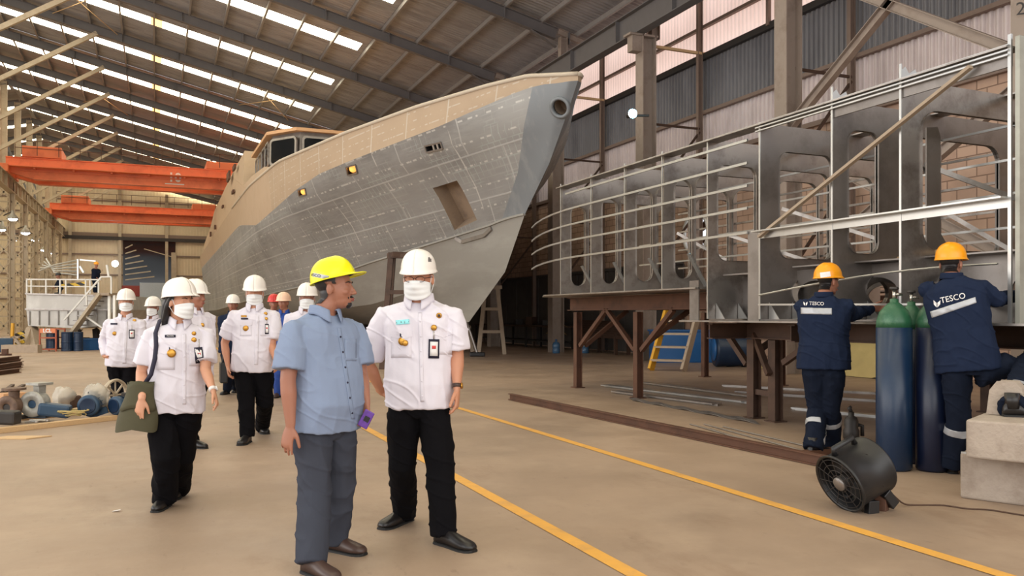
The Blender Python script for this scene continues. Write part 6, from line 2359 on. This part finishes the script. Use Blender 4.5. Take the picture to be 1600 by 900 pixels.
w2 = Person('worker in navy overalls and orange helmet with one foot up on the concrete steps', 6.9, 150, (1487, 434, .1), (1513, 570, 0), 1.03, .0065, 'skin_b',
            head=(1486, 412, .2), hy=128, pitch=6, armL=((1500, 480, .5), (1545, 470, .75), (1, 0, .3), (0, 1, 0)), armR=((1556, 468, .0), (1588, 462, .22), (.6, .1, .8), (0, 1, 0), .7, (0, -1, 0)),
            legL=((1498, 660, .1), (1492, 741), 175), legR=((1606, 566, -.05), (1568, 650), 75, .61), sw=.2)
w2.trousers(M['navy2'], (.108, .09, .088)); w2.shirt(M['navy'], 'work_jacket', sleeve=2, ease=1.14, pot=.0, drop=.05, hem=1.08)
w2.shoes(M['leather'], boot=True); w2.hair(); w2.face(); w2.helmet(M['helmet_orange'], tilt=-8, f=1.05)
workwear(w2, (1489, 466), 13, -12, [(1453, 487), (1524, 464), (1526, 473), (1456, 497)], (1464, 474.5)); w2.stripes_leg((.36, .42))
ax = (w2.wrist('R') - w2.elbow('R')).normalized()
ab = band(w2.shirt_me, [(w2.elbow('R').lerp(w2.wrist('R'), .5), -ax), (w2.elbow('R').lerp(w2.wrist('R'), .85), ax)], .004)
ab = largest(ab)
if ab.f: ab.build('reflective_band', M['reflective'], w2.t, True)
# ------------------------------------------------------------------ left background: small hull block with railing and stairs
D0 = 33.0
def Q(u, v, dz=0.0): return P(u, v, D0 + dz)
t = thing('small_hull', 'small silvery hull block with railings on its deck, raised on trestles at the left', 'hull block', G(108, 545))
m = MB()
A = [(41, 459), (176, 462), (178, 484), (160, 509), (120, 513), (44, 509), (41, 483)]
n = len(A)
vs = [Q(*a) for a in A] + [Q(*a) + FW * 4.2 for a in A]
m.add(vs, [tuple(range(n)), tuple(reversed(range(n, 2 * n)))] + [(i, (i + 1) % n, (i + 1) % n + n, i + n) for i in range(n)])
m.build('hull_shell', M['hull_small'] if 'hull_small' in M else mat('scuffed_silver_hull', (188, 184, 178), .5, .3, .15, 2, dirt=(222, 220, 214), dirt_amt=.7, dirt_scale=1.5, stretch=(1, 1, .5)), t)
m = MB(); m.bar(Q(40, 483, -.05), Q(178, 484, -.05), .1, .06); m.bar(Q(40, 459, -.05), Q(177, 462, -.05), .1, .05); m.build('rubbing_strake', M['alu'], t)
m = MB()
for k in range(9): m.bar(Q(46 + k * 15, 486, -.03), Q(46 + k * 15, 508, -.03), .03, .04)
m.build('frame_marks', M['alu_dull'], t)
m = MB()
m.bar(Q(41, 436.5), Q(158, 437), .05, .05); m.bar(Q(41, 447), Q(150, 448), .035, .035)
for u in (42, 49, 72, 94, 103, 134, 141, 154): m.bar(Q(u, 436.5), Q(u, 459), .05, .05, FW)
m.build('railing', M['white_paint'], t)
m = MB()
for k in range(5):
    m.tube([Q(60 + k * 3, 424 - k * 5, 1.5), Q(85, 414 + k * 3, 1.2), Q(122, 406 + k * 6, 1)], .03, 5)
m.bar(Q(122, 405, 1), Q(122, 436, 1), .06, .06, FW); m.bar(Q(125, 406, 1), Q(150, 408, 1), .05, .05); m.bar(Q(125, 416, 1), Q(131, 426, 1), .07, .07)
m.build('bare_stringers', M['alu_bright'], t)
for u0, u1, v0 in ((50, 56, 514), (140, 160, 520)):
    pass
t = thing('access_stairs', 'white metal stairs with handrail and landing up to the small hull deck', 'stairs', G(120, 548))
m = MB(); m.bar(Q(107, 527, -1.2), Q(157, 459, -1.0), .1, .3, FW); m.build('stringer', M['lattice'], t)
m = MB(); m.bar(Q(109, 527, -.4), Q(159, 459, -.2), .1, .3, FW); m.build('stringer', M['white_paint'], t)
for k in range(9):
    f = (k + .5) / 9; m = MB(); m.box(Q(108 + 50 * f, 527 - 68 * f, -.75), (.25, .8, .04), Matrix((RT, FW, UP)).transposed()); m.build('tread', M['alu_dull'], t)
m = MB(); m.bar(Q(100, 500, -1.2), Q(158, 433, -1.0), .06, .06); m.bar(Q(158, 432.5, -1), Q(174, 432.5, -1), .05, .05)
m.bar(Q(174, 432.5, -1), Q(174, 459, -1), .05, .05, FW); m.bar(Q(135, 462, -1.1), Q(136, 487, -1.1), .05, .05, FW); m.bar(Q(167, 414, -1), Q(170, 432, -1), .07, .07, FW)
m.build('handrail', M['white_paint'], t)
m = MB(); m.bar(Q(155, 460, -.6), Q(180, 460, -.6), 1.0, .1); m.build('landing', M['wood_grey'], t)
m = MB()
for u in (171, 179): m.bar(Q(u, 462, -.9), G(u, 548), .09, .09, FW)
m.bar(Q(135, 495, -1), Q(171, 520, -1), .06, .06); m.build('support_post', M['white_paint'], t)
t = thing('trestle', 'grey trestle holding up the left end of the small hull', 'trestle', G(48, 547))
for a, b2 in (((50, 513), (38, 545)), ((50, 513), (57, 545))):
    m = MB(); m.bar(Q(*a, .3), G(b2[0], b2[1] + 2), .3, .3, FW); m.build('leg', M['wood_grey'], t)
m = MB(); m.bar(Q(42, 537, .2), Q(56, 537, .2), .12, .12); m.build('crossbar', M['wood_grey'], t)
t = thing('trestle', 'dark trestle under the right side of the small hull behind the blue basket', 'trestle', G(125, 547))
for a, b2 in (((122, 515), (118, 545)), ((150, 515), (152, 545))):
    m = MB(); m.bar(Q(*a, 1.3), G(b2[0], b2[1] - 1), .2, .2, FW); m.build('leg', M['dark'], t)
m = MB(); m.bar(Q(112, 532, 1), Q(155, 531, 1), .12, .12); m.build('crossbar', M['wood_grey'], t)
for (u, v, lab, hy) in ((150, 459, 'worker in dark clothes and orange helmet standing on the small hull by the stairs', 60), (92, 459, 'worker in dark clothes bending on the small hull behind the railing', -60)):
    dd = 34.0
    zb = (HY - 459) / F_PX * dd + CAMH - 0.0
    # heel pixel for a foot standing on the deck
    vh = HY - (zb - CAMH) * F_PX / dd
    if u == 150:
        p = Person(lab, dd, hy, (150, 419), (149, 435), .82, .03, 'skin_b', armL=((154, 427, 0), (158, 424, 0)), armR=((147, 428, 0), (151, 434, -.1)),
                   legL=((152, 446, 0), (150, vh + .0), 40, zb), legR=((148, 447, 0), (147, vh), 40, zb))
    else:
        p = Person(lab, dd, hy, (92, 436), (96, 448), .82, .03, 'skin_b', armL=((90, 444, 0), (86, 450, 0)), armR=((89, 442, 0), (85, 448, -.1)),
                   legL=((94, 452, 0), (96, vh), -60, zb), legR=((93, 453, 0), (95, vh), -60, zb))
    p.trousers(M['navy2']); p.shirt(M['navy2'], 'jacket', sleeve=2, ease=1.05, collar=False); p.shoes(M['leather']); p.helmet(M['helmet_orange'] if u == 150 else M['black'])
# hazard board, boxes on the deck
m = MB(); m.bar(Q(96, 447, .2), Q(133, 443, .2), .04, .14)
def hazard():
    mm, nt, b = newmat('hazard_stripes')
    tc = N(nt, 'ShaderNodeTexCoord'); wv = N(nt, 'ShaderNodeTexWave', i_Scale=2.2); wv.bands_direction = 'DIAGONAL'
    cr = N(nt, 'ShaderNodeValToRGB'); cr.color_ramp.interpolation = 'CONSTANT'
    cr.color_ramp.elements[0].color = (*lin((30, 28, 26)), 1); cr.color_ramp.elements[1].color = (*lin((214, 176, 50)), 1); cr.color_ramp.elements[1].position = .5
    nt.links.new(tc.outputs['Object'], wv.inputs['Vector']); nt.links.new(wv.outputs['Color'], cr.inputs[0]); nt.links.new(cr.outputs[0], b.inputs['Base Color'])
    return mm
M['hazard'] = hazard()
m.build('hazard_rail', M['hazard'], label='yellow and black striped rail across the deck of the small hull', cat='barrier')
t = thing('hazard_barrier', 'striped hazard barrier on a timber foot left of the trestle', 'barrier', G(22, 551))
m = MB()
for k in range(3): m.bar(Q(24, 524 + k * 7, -1), Q(38, 519 + k * 7, -1), .05, .12)
m.build('barrier_board', M['hazard'], t)
for (a, b2) in (((20, 505), (18, 545)), ((4, 528), (14, 545)), ((22, 526), (34, 543)), ((2, 528), (30, 527))):
    m = MB(); m.bar(Q(*a, -1.2), Q(*b2, -1.2), .09, .09, FW); m.build('post', M['yellow'] if a[0] == 20 else M['wood_grey'], t)
m = MB(); m.box(G(34, 551) + UP * .14, (1.3, .3, .28), Matrix((RT, FW, UP)).transposed()); m.build('timber_foot', M['wood_grey'], t)
# LCL rack with drums
c = G(75, 549)
t = thing('cage_rack', 'rusty orange rack with an LCL sign holding blue drums under the small hull', 'rack', c)
m = MB()
for x in (-.3, .3):
    for y in (0, .6): m.bar(c + RT * x + FW * y, c + RT * x + FW * y + UP * .84, .05, .05, FW)
for z in (.08, .5, .82): m.bar(c + RT * -.3 + UP * z, c + RT * .3 + UP * z, .05, .05); m.bar(c + RT * -.3 + UP * z + FW * .6, c + RT * .3 + UP * z + FW * .6, .05, .05)
m.build('rack_frame', mat('rusty_orange', (176, 92, 62), .6), t)
m = MB(); m.box(c + UP * .76 - FW * .02, (.56, .03, .16), Matrix((RT, FW, UP)).transposed()); m.build('sign_board', mat('orange_board', (222, 132, 88), .6), t)
me = text_mesh('LCL', .19, .01, bold=.008)
me.transform(Matrix.Translation(c + UP * .76 - FW * .05) @ Matrix.Rotation(-YAW, 4, 'Z') @ Matrix.Rotation(PI / 2, 4, 'X'))
link_mesh('sign_lettering', me, M['card'], t)
for i, (x, y, w_, lab) in enumerate(((0, .3, .22, 'blue drum inside the orange rack'), (.58, .25, .2, 'dark blue drum beside the right side of the orange rack'), (.97, .3, .16, 'slim blue drum, right of the pair beside the orange rack'))):
    m = MB(); cc = c + RT * x + FW * y + UP * (.08 if i == 0 else 0); m.lathe([(w_, 0), (w_ * 1.05, .03), (w_, .06), (w_, .3), (w_ * 1.04, .33), (w_, .36), (w_, .66), (w_ * 1.05, .7), (w_ * .9, .72)], cc, UP, 18)
    m.build('blue_drum', M['blue_cyl'], label=lab, cat='drum')
c = G(141, 547)
m = MB()
m.lathe([(.3, 0), (.36, .4), (.4, .42), (.38, .44), (.33, .4), (.27, .05)], c, UP, 4)
m.build('blue_crate', M['blue_tank'], label='bright blue open crate on the floor below the small hull', cat='crate')
for i, (u, v, s_) in enumerate(((8, 546, .5), (128, 538, .4), (118, 542, .35), (150, 536, .35))):
    m = MB(); cc = G(u, v + 4); m.box(cc + UP * s_ * .5, (s_ * 1.2, s_, s_), Matrix.Rotation(u, 3, 'Z')); m.build('storage_box', M['dark'] if i % 2 else M['navy_plastic'], label=['dark blue storage box left of the hazard barrier', 'dark box in the shade behind the bright blue crate', 'small navy box between the drums and the blue crate', 'dark box in the shade right of the blue crate'][i], cat='box', bevel=.02)
# rusty beams stacked at the left edge
for i, (a, b2, z) in enumerate((((-30, 584), (33, 574), 0), ((-30, 590), (30, 582), 0), ((-30, 582), (32, 572), .1), ((-30, 588), (34, 577), .1), ((-30, 583), (30, 574), .2))):
    p_, q_ = G(*a), G(*b2)
    m = MB(); m.ibeam(p_ + UP * (z + .05), q_ + UP * (z + .05), .1, .1, .015); m.build('rusty_beam', M['rust'], label='short reddish-brown beam in the stack at the left edge of the floor', cat='beam', group='rusty beams stacked at the left edge')
p_ = G(8, 572); m = MB(); m.box(p_ + UP * .38, (.12, .3, .14)); m.box(p_ + UP * .3 , (.3, .12, .05)); m.build('beam_offcut', M['rust'], label='small upright offcut on top of the rusty beam stack', cat='offcut')

# ------------------------------------------------------------------ motors and valves on the planks
pa, pb = G(-40, 681), G(180, 656)
m = MB(); m.bar(pa + UP * .03, pb + UP * .03, .1, .06); m.build('timber_plank', M['wood'], label='long pale timber plank in front of the motors and valves', cat='plank', bevel=.004)
m = MB(); m.bar(G(20, 655) + UP * .02, G(178, 640) + UP * .02, .5, .04); m.build('timber_plank', M['wood'], label='wide timber board lying under the motors behind the front plank', cat='plank', bevel=.004)
m = MB(); ca = G(-20, 690)
plate(m, [[(0, 0), (.42, 0), (.58, .22), (.1, .2)]], .012, G(-20, 687) + UP * .008, RT, FW); m.build('wood_offcut', M['wood'], label='flat pale wood offcut on the floor in front of the long plank', cat='offcut')
def valve(u, v, s_, lab, mt, mt2, d=None):
    c = G(u, v, .05); t = thing('flanged_valve', lab, 'valve', c)
    m = MB(); m.ell(c + UP * .2 * s_, (.13 * s_, .12 * s_, .14 * s_)); m.build('valve_body', mt, t, True)
    m = MB(); m.lathe([(.06 * s_, 0), (.16 * s_, .0), (.17 * s_, .02), (.16 * s_, .04), (.06 * s_, .04), (.05 * s_, .0)], c + UP * .19 * s_ - FW * .15 * s_, -FW, 24, True); m.build('flange', mt, t, True)
    m = MB(); m.lathe([(.001, 0), (.05 * s_, 0), (.05 * s_, .01), (.001, .01)], c + UP * .19 * s_ - FW * .165 * s_, -FW, 16); m.build('bore', mt2, t)
    m = MB(); m.lathe([(.07 * s_, .3 * s_), (.075 * s_, .42 * s_), (.16 * s_, .43 * s_), (.16 * s_, .46 * s_), (.01, .46 * s_)], c, UP, 4 if mt is M['silver'] else 20); m.build('top_flange', mt, t)
    m = MB(); m.box(c + UP * .03 * s_, (.3 * s_, .24 * s_, .06 * s_), Matrix((RT, FW, UP)).transposed()); m.build('base', mt2, t, bevel=.01)
    return t
valve(62, 652, .96, 'silver-painted valve with a square top flange, middle of the row of machine parts', M['silver'], M['navy_plastic'])
valve(22, 655, .85, 'dark weathered pump body with round bore left of the silver valve', mat('weathered_pump', (116, 92, 76), .6, .2, .25, 9, dirt=(60, 44, 40), dirt_amt=.6, dirt_scale=8), M['dark'])
def motor(u, v, r_, lab, axis, wrap):
    c = G(u, v, .05) + UP * (r_ + .01); t = thing('electric_motor', lab, 'motor', V((c.x, c.y, .05)))
    m = MB(); m.lathe([(r_ * .8, 0), (r_ * .97, .01), (r_, .03), (r_, .07), (r_ * .92, .08)], c - axis * -.0, axis, 28); m.build('fan_cover', M['navy_plastic'], t, True)
    m = MB(); m.lathe([(r_ * .7, -.004), (r_ * .74, -.012), (r_ * .66, -.01), (.001, -.006)], c, axis, 28); m.build('cover_ring', M['blue_cyl'], t, True)
    m = MB(); m.lathe([(r_ * .85, .08), (r_ * .85, .34), (r_ * .6, .38), (.03, .4)], c, axis, 24)
    for k in range(16):
        a = 2 * PI * k / 16; d_, a1, a2 = frame_of(axis); o = a1 * math.cos(a) + a2 * math.sin(a)
        m.bar(c + axis * .09 + o * r_ * .88, c + axis * .33 + o * r_ * .88, .006, r_ * .2, o)
    m.build('motor_body', M['navy_plastic'], t)
    m = MB(); m.box(c + axis * .2 + UP * r_, (.12, .1, .07)); m.build('terminal_box', M['dark'], t, bevel=.01)
    for sx in (-1, 1):
        m = MB(); m.bar(c + axis * .2 - UP * r_ * .5 + axis.cross(UP) * sx * r_ * .5, c + axis * .2 - UP * (r_ + .01) + axis.cross(UP) * sx * r_ * .7, .2, .03, axis); m.build('foot', M['navy_plastic'], t)
    if wrap:
        m = MB(); m.ell(c + axis * .3 + UP * .08, (.15, .18, .16)); me_ = m.mesh(); wrinkle(me_, .05, 14, 30, 4); o = link_mesh('plastic_wrap', me_, [M['plastic_wrap']], t, True)
axm = (FW - RT * .15).normalized()
motor(137, 652, .135, 'large blue electric motor with a round cover, wrapped in clear plastic at its rear', axm, True)
motor(178, 650, .12, 'blue electric motor at the right end of the row, beside the olive bag', (FW + RT * .4).normalized(), False)
c = G(166, 646, .05)
m = MB(); m.lathe([(.19, -.03), (.21, -.03), (.22, 0), (.21, .03), (.19, .03), (.18, 0)], c + UP * .22 + FW * .25, (RT * .9 - FW * .3).normalized(), 28, True)
for k in range(4):
    a = PI * k / 4; ax2 = (RT * .9 - FW * .3).normalized(); _, a1, a2 = frame_of(ax2); o = a1 * math.cos(a) + a2 * math.sin(a)
    m.bar(c + UP * .22 + FW * .25 - o * .19, c + UP * .22 + FW * .25 + o * .19, .02, .02)
m.build('spoked_ring', M['lattice'], label='round spoked metal ring standing behind the right blue motor', cat='ring', smooth=False)
c = G(90, 645, .05)
m = MB(); m.ell(c + UP * .2 + FW * .15, (.11, .1, .12)); me_ = m.mesh(); wrinkle(me_, .07, 12, 28, 2); tag(link_mesh('wrapped_part', me_, [M['plastic_wrap']], None, True), 'machine part in crumpled clear plastic right of the silver valve', 'wrapped part')
m = MB()
pts = []
for k in range(90):
    a = k * .42; rr = .13 + .04 * math.sin(k * .31)
    pts.append(G(113, 652, .06) + RT * (rr * math.cos(a) * 1.2) + FW * rr * math.sin(a) * .7 + UP * (.02 + .07 * abs(math.sin(k * .17))))
m.tube(pts, .007, 5); m.build('cable_coil', M['tarp'], label='loose coil of yellow cable in front of the wrapped motor', cat='cable')
for i, (u, v, ang, L_, mt, lab) in enumerate(((86, 652, .3, .36, 'navy_plastic', 'dark blue box-shaped part lying between the silver valve and the cable coil'), (106, 640, -.4, .34, 'rust_dark', 'brown housing leaning behind the cable coil'), (8, 664, .1, .3, 'dark', 'dark rounded casting at the left edge on the plank'), (14, 648, .5, .26, 'wood', 'small wooden chock behind the weathered pump'))):
    c = G(u, v, .06); m = MB(); m.box(c + UP * .09, (L_, .2, .16), Matrix.Rotation(-YAW + ang, 3, 'Z') @ Matrix.Rotation(ang * .5, 3, 'Y')); m.build('machine_part', M[mt], label=lab, cat='machine part', bevel=.03)
m = MB(); m.bar(G(96, 648) + UP * .12, P(117, 614, 11.4), .03, .06); m.build('pry_bar', M['dark'], label='flat dark bar leaning diagonally over the parts left of the large motor', cat='bar')
for i, (u, v) in enumerate(((47, 660), (54, 658), (60, 659))):
    m = MB(); c = G(u, v, .07); m.tube([c - RT * .06 + UP * .01 * i, c + RT * .07 + FW * .03 * i + UP * .01], .01, 6); m.lathe([(.012, -.01), (.022, -.01), (.022, .01), (.012, .01)], c + RT * .075 + FW * .03 * i + UP * .01, UP, 10, True); m.build('spanner', M['alu_bright'], label='small bright spanner on the plank in front of the silver valve', cat='spanner', group='spanners on the plank')
c = G(22, 662, .06)
m = MB(); m.lathe([(.05, 0), (.055, .01), (.05, .09), (.03, .1)], c, UP, 16); m.build('tin_can', M['brass'], label='small shiny tin in front of the weathered pump', cat='tin')
m = MB(); m.box(G(20, 640) + UP * .12, (.3, .25, .24), Matrix.Rotation(.4, 3, 'Z')); m.build('cardboard_box', mat('cardboard', (196, 150, 108), .8), label='cardboard box behind the weathered pump', cat='box')
for i, (a, b2) in enumerate((((-20, 622), (12, 615)), ((-20, 634), (20, 604)), ((10, 620), (37, 604)))):
    m = MB(); m.bar(G(*a) + UP * .03, G(*b2) + UP * .03, .06, .04); m.build('steel_flat', M['rust_dark'], label='thin dark steel flat lying on the floor behind the valves', cat='steel bar', group='steel flats behind the valves')
m = MB(); c = G(180, 800); m.add([c + V((-.02, 0, .004)), c + V((.03, -.01, .012)), c + V((.035, .02, .01)), c + V((-.01, .03, .004))], [(0, 1, 2, 3)]); m.build('paper_scrap', M['card'], label='tiny white paper scrap on the floor in front of the group', cat='scrap', thick=.001)
